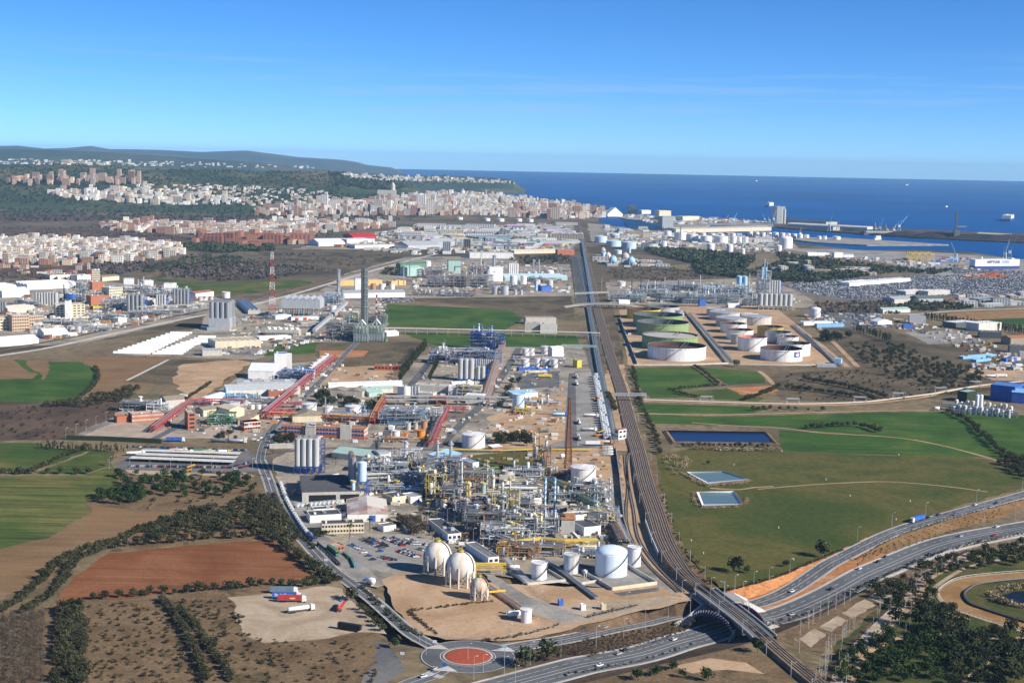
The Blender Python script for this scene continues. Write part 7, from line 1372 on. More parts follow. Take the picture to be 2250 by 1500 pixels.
ship(1896,516,1982,517,9,6,'dark bulk carrier loading beside the coal','dsteel','lsteel',sup=(.05,.95));ship(1684,455,1699,454,7,18,'small pale cruise-like ship far out at sea','navy','white',sup=(.2,.8));ship(2208,486,2220,482,10,16,'white ship far out at sea on the right','navy','white',sup=(.2,.8));ship(1920,527,1936,526,5,8,'small white service ship in the basin','white','white',sup=(.2,.8));ship(1660,398,1664,398,4,6,'tiny sail-white ship on the horizon','white','white');ship(1990,407,1995,407,4,6,'tiny white ship nearer the right horizon','white','white');ship(2077,455,2082,455,3,4,'tiny white boat in the open sea','white','white')
def straddle(x,y,label,gr):
 o=root('straddle_carrier',G(x,y,.2),R(5),label,'carrier',gr);b=MB()
 for u in(-6,6):
  for t in(-2.5,2.5):b.beam((u,t,0),(u,t,22),1.)
 for t in(-2.5,2.5):b.beam((-6,t,21),(6,t,21),1.2)
 for u in(-6,6):b.beam((u,-2.5,21),(u,2.5,21),1)
 b.build('frame','yellow',o);b=MB();b.box(0,0,20,13,6,2.4);b.build('top_deck','dyellow',o)
for k in range(12):straddle(1996+k*4.6,571+(k%3)*1.5,'yellow straddle carrier parked on the wide quay','yellow straddle carriers')
b=MB();b.box(0,0,0,12.2,2.6,2.6);cm_={c:b.mesh('shipping_container',c)for c in('brick','rust','blue','lconc','dyellow','lblue','pred','lsteel')}
def boxes(poly,n,label,gr,cols_,seed,zmax=3):
 r=random.Random(seed);xs=[p[0]for p in poly];ys=[p[1]for p in poly];k=0
 while k<n:
  x,y=r.uniform(min(xs),max(xs)),r.uniform(min(ys),max(ys))
  if not inpoly((x,y),poly):continue
  for z in range(r.randint(1,zmax)):
   o=ob('shipping_container',cm_[r.choice(cols_)],None,G(x,y)+Vector((0,0,.1+z*2.62)),R(3));tag(o,label,'container',gr);k+=1
boxes([(2030,566),(2140,568),(2140,577),(2050,578)],70,'shipping container in the stacks beside the straddle carriers','containers by the straddle carriers',('brick','blue','lblue','lconc','rust'),5);boxes([(2118,604),(2220,606),(2222,612),(2125,612)],70,'reddish shipping container in the block beside the car terminal','containers by the car terminal',('brick','pred','rust','brick','lconc'),6)
r=random.Random(3);CP=[(.5,.52,.55),(.05,.05,.06),(.25,.26,.28),(.1,.11,.14),(.6,.6,.6),(.16,.17,.19),(.04,.06,.12)]
for poly,n in(([(1725,628),(1800,617),(2000,607),(2280,600),(2280,640),(2100,648),(1870,656),(1810,650)],9000),([(2080,588),(2250,596),(2260,602),(2100,600)],2200),([(1860,690),(1930,690),(1965,716),(1900,718)],500),([(833,655),(913,655),(905,664),(838,664)],500),([(1060,495),(1240,492),(1240,500),(1060,502)],300)):
 xs=[p[0]for p in poly];ys=[p[1]for p in poly];k=0
 while k<n:
  x,y=r.uniform(min(xs),max(xs)),r.uniform(min(ys),max(ys))
  if not inpoly((x,y),poly):continue
  p=G(x,y);p.y=round(p.y/11)*11+(2.5 if r.random()<.5 else-2.5);p.z=.6
  if p.y//11%5==0 and n>3000 and r.random()<.8:continue
  c=r.choice(CP);add_stuff('cars',p,1.9,4.5,1.45,R(2),c,tuple(q*.8 for q in c));k+=1
for key,o in cut_stuff():o.name='parked_car_mass';tag(o,'mass of parked cars in tight rows',kind='stuff')
STUFF.clear()
# ================= vegetation =================
def leafmat(key,c1,c2,c3,sc_=.35):
 m=newmat(key);t,b,L=nodes_of(m);b.inputs['Roughness'].default_value=.8;b.inputs['Specular IOR Level'].default_value=.12
 g=t.nodes.new('ShaderNodeNewGeometry');n=t.nodes.new('ShaderNodeTexNoise');n.inputs['Scale'].default_value=sc_;n.inputs['Detail'].default_value=3;L.new(g.outputs['Position'],n.inputs['Vector'])
 oi=t.nodes.new('ShaderNodeObjectInfo');ad=t.nodes.new('ShaderNodeMath');ad.operation='MULTIPLY_ADD';ad.inputs[1].default_value=.3;L.new(oi.outputs['Random'],ad.inputs[0]);L.new(n.outputs['Fac'],ad.inputs[2])
 a2=t.nodes.new('ShaderNodeMath');a2.operation='SUBTRACT';a2.inputs[1].default_value=.15;L.new(ad.outputs[0],a2.inputs[0])
 cr=t.nodes.new('ShaderNodeValToRGB');e=cr.color_ramp.elements;e.new(.5)
 for k,(p,c)in enumerate(((.3,c1),(.5,c2),(.72,c3))):e[k].position=p;e[k].color=(*c,1)
 L.new(a2.outputs[0],cr.inputs[0]);L.new(cr.outputs[0],b.inputs['Base Color']);return m
leafmat('l_olive',(.026,.029,.013),(.048,.05,.024),(.08,.08,.042));leafmat('l_pine',(.012,.026,.008),(.026,.05,.014),(.048,.08,.022));leafmat('l_dark',(.016,.022,.01),(.03,.04,.017),(.055,.066,.028));leafmat('l_bare',(.055,.044,.033),(.09,.073,.056),(.13,.108,.085));leafmat('l_poplar',(.24,.21,.18),(.34,.31,.27),(.42,.39,.35));leafmat('l_shrub',(.028,.03,.016),(.05,.05,.027),(.085,.078,.042));leafmat('l_reed',(.22,.16,.09),(.31,.24,.14),(.4,.32,.2));leafmat('l_far',(.02,.031,.015),(.037,.052,.025),(.07,.08,.04),.03);leafmat('l_mauve',(.06,.05,.046),(.09,.075,.068),(.13,.11,.1),.03);leafmat('l_dryb',(.05,.04,.022),(.085,.066,.036),(.13,.1,.055))
def quads(r,pts,size,up=.35):
 V,Fc=[],[]
 for p in pts:
  n=Vector((r.gauss(0,1),r.gauss(0,1),r.gauss(0,1)+up)).normalized();u=n.orthogonal().normalized();v=n.cross(u);s=size*r.uniform(.6,1.35);b=len(V);a=r.uniform(0,6.28);u,v=u*math.cos(a)+v*math.sin(a),v*math.cos(a)-u*math.sin(a)
  V+=[p+(u*1.1)*s*.5,p+v*s*.5,p-(u*.9)*s*.5,p-v*s*.6];Fc.append((b,b+1,b+2,b+3))
 return V,Fc
def crown(seed,n,w_,h_,z0,size,lumps=6,flat=1.,shell=.55):
 r=random.Random(seed);P=[];C=[(Vector((r.uniform(-.3,.3)*w_,r.uniform(-.3,.3)*w_,z0+h_*r.uniform(.3,.75))),r.uniform(.28,.42))for _ in range(lumps)]+[(Vector((0,0,z0+h_*.5)),.46)]
 while len(P)<n:
  c,k=r.choice(C);d=Vector((r.gauss(0,1),r.gauss(0,1),r.gauss(0,1))).normalized()*(shell+(1-shell)*r.random()**.5);p=c+Vector((d.x*w_*k,d.y*w_*k,d.z*h_*k*flat))
  if p.z>z0*.6:P.append(p)
 return quads(r,P,size)
def trunk_mesh(h,r0,c='trunk',limbs=3,spread=1.2,seed=0):
 r=random.Random(seed);b=MB();b.tube([(0,0,-.2),(r.uniform(-.15,.15),r.uniform(-.15,.15),h*.6),(r.uniform(-.3,.3),0,h)],r0,5,0,True,r0*.5)
 for k in range(limbs):a=6.28*k/limbs+r.random();b.tube([(0,0,h*.55),(spread*math.cos(a),spread*math.sin(a),h*1.15)],r0*.5,4,0,True,r0*.2)
 return b.mesh('trunk',c)
def mk(name,V,Fc,m):me=bpy.data.meshes.new(name);me.from_pydata(V,[],Fc);me.materials.append(MATS[m]);return me
KIND={}
for k in range(5):
 KIND.setdefault('olive_tree',[]).append((mk('crown',*crown(10+k,230,5.4,4.2,1.1,.8),'l_olive'),trunk_mesh(2.2,.3,seed=k)))
 KIND.setdefault('pine_tree',[]).append((mk('crown',*crown(30+k,300,7,5.6,1.8,.95,8),'l_pine'),trunk_mesh(4,.28,seed=k)))
 KIND.setdefault('evergreen_tree',[]).append((mk('crown',*crown(50+k,300,8.5,7,1.8,1.1,9),'l_dark'),trunk_mesh(4.5,.35,seed=k)))
 KIND.setdefault('bare_tree',[]).append((mk('crown',*crown(70+k,170,6.5,6,1.8,.5,6,1,.2),'l_bare'),trunk_mesh(4.5,.2,'trunk',5,1.6,k)))
 KIND.setdefault('cypress_tree',[]).append((mk('crown',*crown(90+k,130,2.6,10,.3,.8,3,1.1),'l_dark'),trunk_mesh(2,.16,limbs=0,seed=k)))
 KIND.setdefault('shrub',[]).append((mk('shrub',*crown(110+k,90,3.2,2.2,0,.6,4),'l_shrub'),None))
 KIND.setdefault('dry_bush',[]).append((mk('dry_bush',*crown(130+k,70,2.6,1.5,0,.55,4),'l_dryb'),None))
 KIND.setdefault('reeds',[]).append((mk('reeds',*quads(random.Random(k),[Vector((random.Random(k*99+i).gauss(0,1.6),random.Random(k*77+i).gauss(0,1.2),random.Random(i+k).uniform(.3,3)))for i in range(90)],.8),'l_reed'),None))
 r=random.Random(150+k);P=[Vector((r.gauss(0,.55),r.gauss(0,.55),r.uniform(4,15)))for _ in range(90)];V,Fc=quads(r,P,.42);b=MB();b.tube([(0,0,-.2),(.1,0,8),(0,.1,15)],.17,5,0,True,.05)
 for i in range(12):z=3.5+i*.85;a=r.uniform(0,6.28);b.tube([(0,0,z),(.8*math.cos(a),.8*math.sin(a),z+1.6)],.06,3,0,False,.02)
 KIND.setdefault('bare_poplar',[]).append((mk('crown',V,Fc,'l_poplar'),b.mesh('trunk','barkp')))
 b=MB();r=random.Random(200+k);b.tube([(0,0,-.2),(.2,0,4),(.1,.1,7.5)],.32,6,0,True,.25);tm=b.mesh('trunk','trunk');b=MB()
 for i in range(26):
  a=6.28*i/26+r.random()*.3;e=r.uniform(-.2,1.1);L_=r.uniform(2.4,3.2);u=Vector((math.cos(a),math.sin(a),0));s=Vector((-math.sin(a),math.cos(a),0))*.32;p0=Vector((.1,.1,7.5));p1=p0+u*L_*.55+Vector((0,0,e*1.1));p2=p0+u*L_+Vector((0,0,e*.6-1.1));b.add([p0+s*.3,p0-s*.3,p1-s,p1+s,p2],[(0,1,2,3),(3,2,4)])
 me=b.mesh('crown','l_pine');KIND.setdefault('palm_tree',[]).append((me,tm))
CATN={'shrub':'shrub','dry_bush':'shrub','reeds':'reeds'}
POOL={}
def want(kind,p,s,label,group,key=None):
 POOL.setdefault(kind,[]).append((p,s,label,group))
def row(kind,pts,step,label,group,s=(.8,1.2),jit_=.8,seed=0,skip=0):
 r=random.Random(seed or int(pts[0][0]*3+pts[0][1]));P=smooth([G(x,y)for x,y in pts],6);acc=0.;nxt=0.
 for i in range(len(P)-1):
  d=P[i+1]-P[i];L_=d.length
  while nxt<=acc+L_:
   q=P[i]+d*((nxt-acc)/L_)
   if r.random()>=skip:want(kind,q+Vector((r.uniform(-jit_,jit_),r.uniform(-jit_,jit_),0)),r.uniform(*s),label,group)
   nxt+=step*r.uniform(.85,1.15)
  acc+=L_
def area(kind,poly,n,label,group,s=(.7,1.3),gap=3.,seed=0,hill=False,z=0):
 r=random.Random(seed or int(poly[0][0]*5+poly[0][1]));W_=[G(*p)for p in poly];xs=[p.x for p in W_];ys=[p.y for p in W_];L_=[];t=0;cell={}
 while len(L_)<n and t<n*25:
  t+=1;q=Vector((r.uniform(min(xs),max(xs)),r.uniform(min(ys),max(ys)),z))
  if not inpoly(q,W_):continue
  c=(int(q.x//gap),int(q.y//gap))
  if any((q-o_).length<gap for dx in(-1,0,1)for dy in(-1,0,1)for o_ in cell.get((c[0]+dx,c[1]+dy),())):continue
  cell.setdefault(c,[]).append(q);L_.append(q);want(kind,q,r.uniform(*s),label,group)
OL='olive_tree'
row(OL,[(7,1345),(50,1320),(77,1293),(110,1263),(133,1237),(167,1220),(207,1203),(260,1192),(300,1173),(333,1160),(383,1143),(433,1130)],5.2,'olive tree in the outer row along the brown field','outer olive row');row(OL,[(57,1347),(100,1320),(127,1293),(150,1263),(173,1233),(213,1217),(240,1207),(270,1200)],5,'olive tree in the inner row beside the red field','inner olive row')
row(OL,[(273,1200),(307,1197),(373,1193),(430,1187),(467,1183),(527,1182),(567,1177),(590,1178)],6.5,'olive tree along the top of the red field','top olive row',(.9,1.25));area(OL,[(300,1173),(383,1143),(430,1128),(520,1105),(580,1095),(610,1120),(640,1165),(655,1192),(600,1180),(560,1163),(460,1170),(340,1186)],130,'olive tree in the dense grove above the red field','dense olive grove',(.85,1.35),4.4)
row(OL,[(592,1182),(625,1205),(650,1222),(680,1244),(705,1262),(738,1284)],5,'olive tree between red field and access road','roadside olives',(.9,1.35),2);row(OL,[(205,1318),(240,1315),(290,1312),(335,1305),(400,1304),(460,1298),(530,1293),(600,1285),(640,1290),(720,1284)],6.5,'olive tree along the bottom of the red field','bottom olive row',(.7,1.2),1.2)
area(OL,[(128,1338),(178,1325),(186,1400),(182,1510),(116,1510),(130,1400)],75,'dark olive tree in the broad upright strip at lower left','upright olive strip',(.8,1.2),3.6);row(OL,[(357,1320),(393,1367),(427,1433),(455,1500)],4,'olive tree in the left one of two diagonal rows','left diagonal row',(.6,1));row(OL,[(390,1338),(433,1383),(467,1433),(505,1490),(512,1502)],4,'olive tree in the right one of two diagonal rows','right diagonal row',(.6,1))
row(OL,[(20,1040),(62,1041),(100,1025),(135,1008),(165,996),(192,985)],5,'olive tree in the diagonal hedge between green fields','green field hedge',(.7,1.1),1.2);row(OL,[(8,1041),(60,1041),(124,1041),(180,1042),(210,1041)],12,'lone round olive tree in the spaced row across green fields','spaced olive row',(.9,1.2),.5)
area(OL,[(50,889),(150,884),(250,864),(300,852),(310,866),(250,890),(150,898)],60,'olive tree in the hedge below the curved green field','hedge below the green field',(.8,1.3),4.5);row(OL,[(182,872),(208,848),(216,826),(208,808)],5,'olive tree round the curved field edge','curved field edge',(.6,1));row(OL,[(400,885),(435,862),(465,842)],4.5,'olive tree in the short hedge behind the grey tank','short hedge',(.6,.9))
area(OL,[(1870,760),(1960,758),(2060,790),(2170,825),(2140,850),(2060,858),(1960,835),(1900,800)],190,'round bush-like olive in the scrub right of the tank farm','scrub olives',(.8,1.5),6);row(OL,[(1768,836),(1830,846),(1890,858),(1950,876)],5.5,'olive in the upper one of two diagonal scrub rows','upper scrub row',(.9,1.3));row(OL,[(1730,855),(1800,862),(1870,872),(1930,882)],5.5,'olive in the lower one of two diagonal scrub rows','lower scrub row',(.9,1.3));row(OL,[(1640,880),(1670,870),(1700,858),(1712,850)],5,'olive in the short hedge above the pipeline','pipeline hedge',(.8,1.2));row(OL,[(1525,806),(1550,822),(1578,845)],5,'olive in the hedge splitting the green fields','field-splitting hedge',(.6,.9));row(OL,[(1470,858),(1520,852),(1600,848)],5,'olive in the low hedge between the green fields','low hedge',(.5,.8));row(OL,[(1480,862),(1510,870),(1545,876)],4.5,'olive in the hedge just above the pipeline bend','bend hedge',(.6,.9))
row(OL,[(1770,942),(1810,940),(1850,937),(1890,938),(1935,952)],6,'olive in the curved row inside the green field','curved green row',(.8,1.2));row(OL,[(2080,906),(2120,925),(2150,950),(2190,990),(2230,1010),(2262,1040)],6,'olive in the long diagonal row at the right','right diagonal olives',(.8,1.3),2.5);area(OL,[(2190,1000),(2262,1010),(2262,1060),(2200,1028)],26,'olive in the clump above the slip road end','right clump',(.8,1.4),5);row(OL,[(1655,902),(1720,900),(1780,903),(1812,903)],7,'olive along the track below the pipeline','pipeline track row',(.6,1.2),2,skip=.2)
row(OL,[(1500,982),(1560,981),(1640,982),(1700,984)],5,'dark bush along the near bank of the long pond','pond bank bushes',(.6,.9),1);row(OL,[(793,1340),(817,1363),(842,1386)],7,'olive beside the access road near the lorry park','lorry park olives',(.8,1),.5);want(OL,G(772,1318),1.7,'big olive tree at the lorry park entrance',None);row(OL,[(1390,812),(1400,860),(1415,905),(1440,960),(1450,1000)],6,'dark bush along the railway beside the green fields','railway bushes',(.5,1),2,skip=.15);row(OL,[(1335,868),(1352,905)],6,'dark bush between pipe corridor and tracks','corridor bushes',(.9,1.3),1)
PI='pine_tree'
area(PI,[(255,1042),(400,1046),(560,1044),(574,1085),(440,1096),(330,1088),(270,1078)],48,'pine in the scrub below the staff car park','car park pines',(.6,1.15),6);area(PI,[(205,1100),(235,1082),(320,1082),(330,1100),(250,1112)],20,'pine in the thicket at the green field corner','corner thicket',(.7,1.1),4.5)
area(PI,[(1850,1430),(1960,1392),(2060,1400),(2110,1440),(2080,1505),(1840,1505)],48,'bright green pine in the park','park pines',(.7,1.1),5.5);area('evergreen_tree',[(1950,1370),(2100,1375),(2262,1395),(2262,1505),(2080,1505),(2110,1440),(2040,1400)],50,'dark evergreen in the park wood','park evergreens',(.6,1.15),6.5);area('evergreen_tree',[(1905,1290),(1990,1270),(2060,1275),(2050,1300),(2070,1330),(2150,1368),(2080,1375),(1960,1340)],34,'dark evergreen between stream and racing track','stream evergreens',(.5,.9),5);area('evergreen_tree',[(2000,1250),(2100,1225),(2262,1195),(2262,1240),(2120,1255),(2040,1270)],36,'dark evergreen above the racing track','upper evergreens',(.45,.8),6)
for x,y,s,l in((1612,1256,1.5,'large round tree in the meadow near the cutting'),(1640,1258,.8,'small tree right of the large round one'),(1728,1244,.8,'small lone tree at the meadow edge'),(1808,1224,1.45,'large lone tree beside the slip road'),(1555,1020,.6,'lone bush in the meadow by the ponds'),(1155,1462,1.5,'left one of two round trees beside the roundabout'),(1200,1450,1.6,'right one of two round trees beside the roundabout'),(1665,1434,1.2,'tree beside the bridge abutment'),(1440,1484,1.0,'pine on the dry slope, first from the left'),(1478,1470,.9,'pine on the dry slope, second from the left'),(1500,1487,.7,'small pine on the dry slope'),(1556,1496,1.1,'pine at the bottom edge'),(1402,1494,1.0,'pine at the bottom edge, farther left'),(1618,806,1.3,'umbrella pine in front of the logo tank'),(2120,905-40,1.2,'round tree beside the pipeline bend'),(868,1424,.9,'bush on the verge left of the roundabout')):want('evergreen_tree' if s>1.2 else PI,G(x,y),s*.8,l,None)
for poly,n,l,g,s in(([(690,872),(725,866),(765,884),(840,882),(835,898),(700,892)],22,'evergreen tree behind the white tanks','works evergreens',(.7,1.2)),([(1088,968),(1120,955),(1165,965),(1160,982),(1100,984)],16,'evergreen tree in the clump beside the white tank','tank clump',(.7,1.15)),([(602,962),(645,960),(650,975),(610,978)],9,'evergreen tree at the corner of the brick office','office evergreens',(.6,.9)),([(1095,905),(1125,862),(1140,840),(1132,830),(1112,860)],9,'evergreen beside the salmon pipe rack','rack evergreens',(.5,.9)),([(1800,745),(1840,738),(1870,742),(1850,752),(1810,755)],12,'big evergreen in the clump by the tank farm road','farm road clump',(1,1.6)),([(470,955),(520,950),(530,965),(480,972)],7,'evergreen by the paved yard','yard evergreens',(.4,.7)),([(845,1140),(900,1135),(935,1150),(930,1168),(850,1160)],10,'evergreen beside the bare trees of the near plant','near plant evergreens',(.4,.7))):area('evergreen_tree',poly,n,l,g,s,4)
row('cypress_tree',[(878,840),(895,815),(918,785),(936,766)],5,'cypress in the tall row beside the lane','tall cypress row',(1.1,1.5),.6);row('cypress_tree',[(943,838),(952,820),(964,798)],5,'cypress in the short row across the lane','short cypress row',(.8,1.2),.6);row('cypress_tree',[(85,984),(150,988),(215,990),(278,990)],3.2,'cypress in the dark hedge left of the staff car park','cypress hedge',(.5,.8),1.6);row('cypress_tree',[(95,987),(180,991),(275,994)],3.4,'cypress in the dark hedge left of the staff car park','cypress hedge',(.45,.7),1.6)
for x,y,l in((627,962,'slim cypress left of the office tower'),(662,966,'slim cypress beside the office tower'),(828,990,'slim cypress at the lane corner')):want('cypress_tree',G(x,y),1.05,l,None)
row('cypress_tree',[(1875,728),(1910,736),(1955,752)],4,'dark cypress in the hedge below the grey hall','grey hall hedge',(.9,1.4),3);row('cypress_tree',[(2030,700),(2090,706),(2160,716),(2250,730)],4,'dark cypress in the hedge along the far green field','far field hedge',(.8,1.2),2);row('cypress_tree',[(2035,700),(2095,708),(2165,720),(2250,735)],4,'dark cypress in the hedge along the far green field','far field hedge',(.8,1.2),2)
for k,(x,y,s)in enumerate(((769,1182,1.1),(676,1133,1),(842,1110,.8),(925,1142,1),(943,1152,1.05),(937,1145,.9),(640,888,1),(502,965,1),(730,1018,.8),(738,1022,.9),(950,1185,.8),(812,1164,1))):want('palm_tree',G(x,y),s,('tall palm in front of the cream office','palm beside the white tank containers','palm beside the warehouse end','palm at the left frames, first','palm at the left frames, third','palm at the left frames, middle','palm at the red bridge foot','palm in the paved yard','palm behind the silo battery, left','palm behind the silo battery, right','palm at the car park corner','palm beside the blue-doored warehouse')[k],None)
for k in range(5):row('bare_tree',[(8+k*21,1362-k*2),(2+k*22,1430),(-4+k*24,1506)],3.6,('first','second','third','fourth','fifth')[k]+'-row leafless tree of the orchard in the bottom left corner','leafless row %d'%(k+1),(.6,.85),.5);area('bare_tree',[(880,1158),(905,1146),(940,1166),(935,1180),(895,1178)],8,'grey leafless tree beside the car park','car park bare trees',(.9,1.3),5)
for x,y,s,l in((243,1024,1.4,'leafless tree at the corner of the staff car park'),(590,1046,1,'leafless tree at the road bend'),(712,1020,1.2,'leafless tree behind the silo battery'),(645,1095,1.1,'leafless tree at the warehouse corner'),(1185,958,1.2,'leafless tree on the orange earth'),(598,1000,.9,'leafless tree by the flat carport'),(790,805,.8,'leafless shrub tree on the dug earth')):want('bare_tree',G(x,y),s,l,None)
row('bare_poplar',[(1800,1505),(1815,1460),(1830,1425),(1855,1400),(1880,1375)],4.5,'bare white poplar in the long row beside the stream','stream poplars',(0.48,0.66),2.5);area('bare_poplar',[(1930,1340),(2000,1320),(2010,1370),(1990,1400),(1920,1420),(1890,1400)],42,'bare pale poplar standing in the park lawn','lawn poplars',(0.36,0.54),6);row('bare_poplar',[(1760,1395),(1790,1370),(1830,1345),(1870,1320)],11,'bare poplar between the tan plots','plot poplars',(0.66,0.81),1);area('bare_poplar',[(1985,1285),(2035,1262),(2090,1236),(2110,1246),(2060,1270),(2000,1300)],30,'bare poplar by the pale stream stones','stone poplars',(0.36,0.51),4);row('bare_poplar',[(1812,1500),(1840,1470),(1865,1440)],5,'bare white poplar in the long row beside the stream','stream poplars',(0.42,0.60),3)
SH='shrub'
area(SH,[(180,1330),(360,1322),(420,1400),(440,1505),(190,1505)],70,'low bush in the dry orchard between olive rows','orchard bushes',(.4,1.0),5);area(SH,[(400,1322),(520,1330),(540,1400),(600,1440),(600,1500),(520,1500),(450,1400)],40,'low bush left of the lorry park','bushes by the lorry park',(.4,1.2),4.5);area('dry_bush',[(180,1330),(360,1322),(520,1320),(560,1400),(850,1420),(820,1505),(190,1505)],300,'dry tuft in the orchard','dry tufts',(.4,1.1),3);area(SH,[(215,1090),(300,1045),(560,1046),(575,1090),(420,1126),(240,1112)],60,'low bush among the scrub pines','bushes among the pines',(.5,1.2),4)
row(SH,[(600,1085),(622,1125),(650,1165),(690,1206)],2.4,'bush in the hedge between road and plant','road hedge',(.7,1),.5);row(SH,[(792,1290),(822,1318),(858,1352),(890,1380),(930,1398)],3.5,'bush along the plant fence','fence bushes',(.5,1.2),1);row(SH,[(750,1275),(700,1262),(660,1282),(600,1290)],3.4,'bush at the lorry park edge','lorry park edge bushes',(.8,1.3),1.5)
row('dry_bush',[(1080,1322),(1040,1325),(960,1335),(895,1342)],2.4,'dry weed along the old bund line','old bund weeds',(.5,1),.8);row('dry_bush',[(898,1344),(930,1370),(958,1392)],2.0,'dry weed along the old bund line','old bund weeds',(.6,1.1),.7);row('dry_bush',[(1060,1408),(1150,1395),(1230,1372)],2.4,'dry weed above the cutting','cutting weeds',(.5,1),.8);row('dry_bush',[(1290,1356),(1340,1344),(1400,1330)],2.2,'dry weed above the cutting','cutting weeds',(.6,1.1),.6)
area(SH,[(-10,896),(200,892),(260,880),(240,915),(140,962),(-10,968)],60,'low bush in the reddish scrub','reddish scrub bushes',(.5,1.3),6);area(SH,[(1720,825),(1880,815),(2000,840),(2100,866),(1960,882),(1740,880)],120,'low bush in the dark scrub','dark scrub bushes',(.6,1.4),6);row(SH,[(1880,1230),(1970,1180),(2080,1142),(2250,1098)],4.5,'small clipped bush beside the slip road','slip road bushes',(.35,.6),.3);row('reeds',[(1520,986),(1600,990),(1700,990)],3,'tan reed clump before the long pond','pond reeds',(.8,1.3),1.5)
for k in range(5):row(SH,[(1900-k*8,1222+k*2),(1980-k*4,1186+k*6),(2100,1144+k*5),(2200,1118+k*4)],9,'tiny planted bush on the orange bank','bank bushes',(.25,.45),.5)
row(SH,[(1250,1482),(1400,1452),(1520,1418)],4,'bush on the highway verge left of the bridge','left verge bushes',(.3,.7),.8);row(SH,[(1700,1370),(1800,1338),(1930,1272),(2080,1210),(2250,1172)],4,'bush on the highway verge right of the bridge','right verge bushes',(.4,.9),.8);area('dry_bush',[(1180,1432),(1300,1402),(1480,1372),(1530,1362),(1500,1392),(1300,1440)],170,'brown groundcover on the bank below the slip road','brown bank cover',(.4,.9),2.2);row('dry_bush',[(1590,1300),(1700,1270),(1760,1246),(1850,1208)],2.6,'dry weed along the cutting top','cutting top weeds',(.5,1.1),1)
row('reeds',[(1500,1040),(1530,1058),(1560,1068),(1640,1062)],3,'tan reed clump round the small ponds','small pond reeds',(.5,.9),1);row('reeds',[(1524,1085),(1540,1114),(1630,1112),(1640,1095)],3,'tan reed clump round the small ponds','small pond reeds',(.4,.7),.8);row('reeds',[(2180,1312),(2196,1300),(2262,1288)],2.2,'tan reed clump in the racing track pond','track pond reeds',(.7,1.2),1);row('reeds',[(2186,1318),(2230,1332),(2262,1336)],2.2,'tan reed clump in the racing track pond','track pond reeds',(.7,1.2),1);area('reeds',[(1455,1005),(1500,1000),(1520,1020),(1480,1045)],24,'tan reed clump beside the railway verge','verge reeds',(.6,1),3)
area(SH,[(1450,1060),(1500,1200),(1580,1285),(1560,1296),(1490,1235),(1455,1150)],60,'low bush on the railway verge','railway verge bushes',(.4,.9),3)
area('evergreen_tree',[(680,1180),(712,1172),(715,1182),(690,1190)],4,'evergreen at the cream office corner','office corner evergreens',(.5,.7),4)
MASS={}
for kind,L_ in POOL.items():
 L_.sort(key=lambda q:-(q[1]/q[0].y)-(1 if q[3]is None else 0));cap={'dry_bush':200,'shrub':290,OL:295}.get(kind,280)
 for k,(p,s,lb,gr)in enumerate(L_):
  v=rnd.randrange(5);cm,tm=KIND[kind][v]
  if k<cap:
   if tm is None:o=ob(kind,cm,None,p,rnd.uniform(0,6.28));tag(o,lb,CATN[kind],gr)
   else:o=root(kind,p,rnd.uniform(0,6.28),lb,'tree',gr);ob('crown',cm,o);ob('trunk',tm,o)
   q=s;o.scale=(q*rnd.uniform(.9,1.1),q*rnd.uniform(.9,1.1),q*rnd.uniform(.88,1.12))
  else:MASS.setdefault(kind,[]).append((p.x,p.y,p.z,s,rnd.uniform(0,6.28),v))
def mass(name,label,T,items,m):
 """T: list of (verts Nx3, faces) crown templates; items (x,y,z,scale,rot,variant[,zscale])"""
 VV,FF,b=[],[],0
 for v,(tv,tf)in enumerate(T):
  A=np.array([q[:5]for q in items if q[5]==v])
  if not len(A):continue
  c,s=np.cos(A[:,4]),np.sin(A[:,4]);X=(tv[None,:,0]*c[:,None]-tv[None,:,1]*s[:,None])*A[:,3:4]+A[:,0:1];Y=(tv[None,:,0]*s[:,None]+tv[None,:,1]*c[:,None])*A[:,3:4]+A[:,1:2];Z=tv[None,:,2]*A[:,3:4]+A[:,2:3]
  VV.append(np.stack([X,Y,Z],2).reshape(-1,3));FF.append((tf[None]+(np.arange(len(A))*len(tv))[:,None,None]).reshape(-1,4)+b);b+=len(A)*len(tv)
 V=np.concatenate(VV);Fq=np.concatenate(FF);me=bpy.data.meshes.new(name);me.vertices.add(len(V));me.vertices.foreach_set('co',V.reshape(-1));me.loops.add(Fq.size);me.loops.foreach_set('vertex_index',Fq.reshape(-1).astype(np.int32));me.polygons.add(len(Fq));me.polygons.foreach_set('loop_start',(np.arange(len(Fq))*4).astype(np.int32));me.polygons.foreach_set('loop_total',np.full(len(Fq),4,np.int32));me.update();me.validate();me.materials.append(MATS[m]);return tag(ob(name,me),label,kind='stuff')
def arr(me):v=np.zeros(len(me.vertices)*3);me.vertices.foreach_get('co',v);return v.reshape(-1,3),np.array([p.vertices[:]for p in me.polygons])
for kind,items in MASS.items():mass(kind+'_mass','remaining '+kind.replace('_',' ')+'s too small to tell apart',[arr(KIND[kind][v][0])for v in range(5)],items,KIND[kind][0][0].materials[0].name)
def lowcrown(seed,n,w_,h_):V,Fc=crown(seed,n,w_,h_,.4,3.4,4);return np.array([v[:]for v in V]),np.array(Fc)
LT=[lowcrown(300+k,22,9,8)for k in range(4)];LB=[lowcrown(320+k,16,9,6)for k in range(4)]
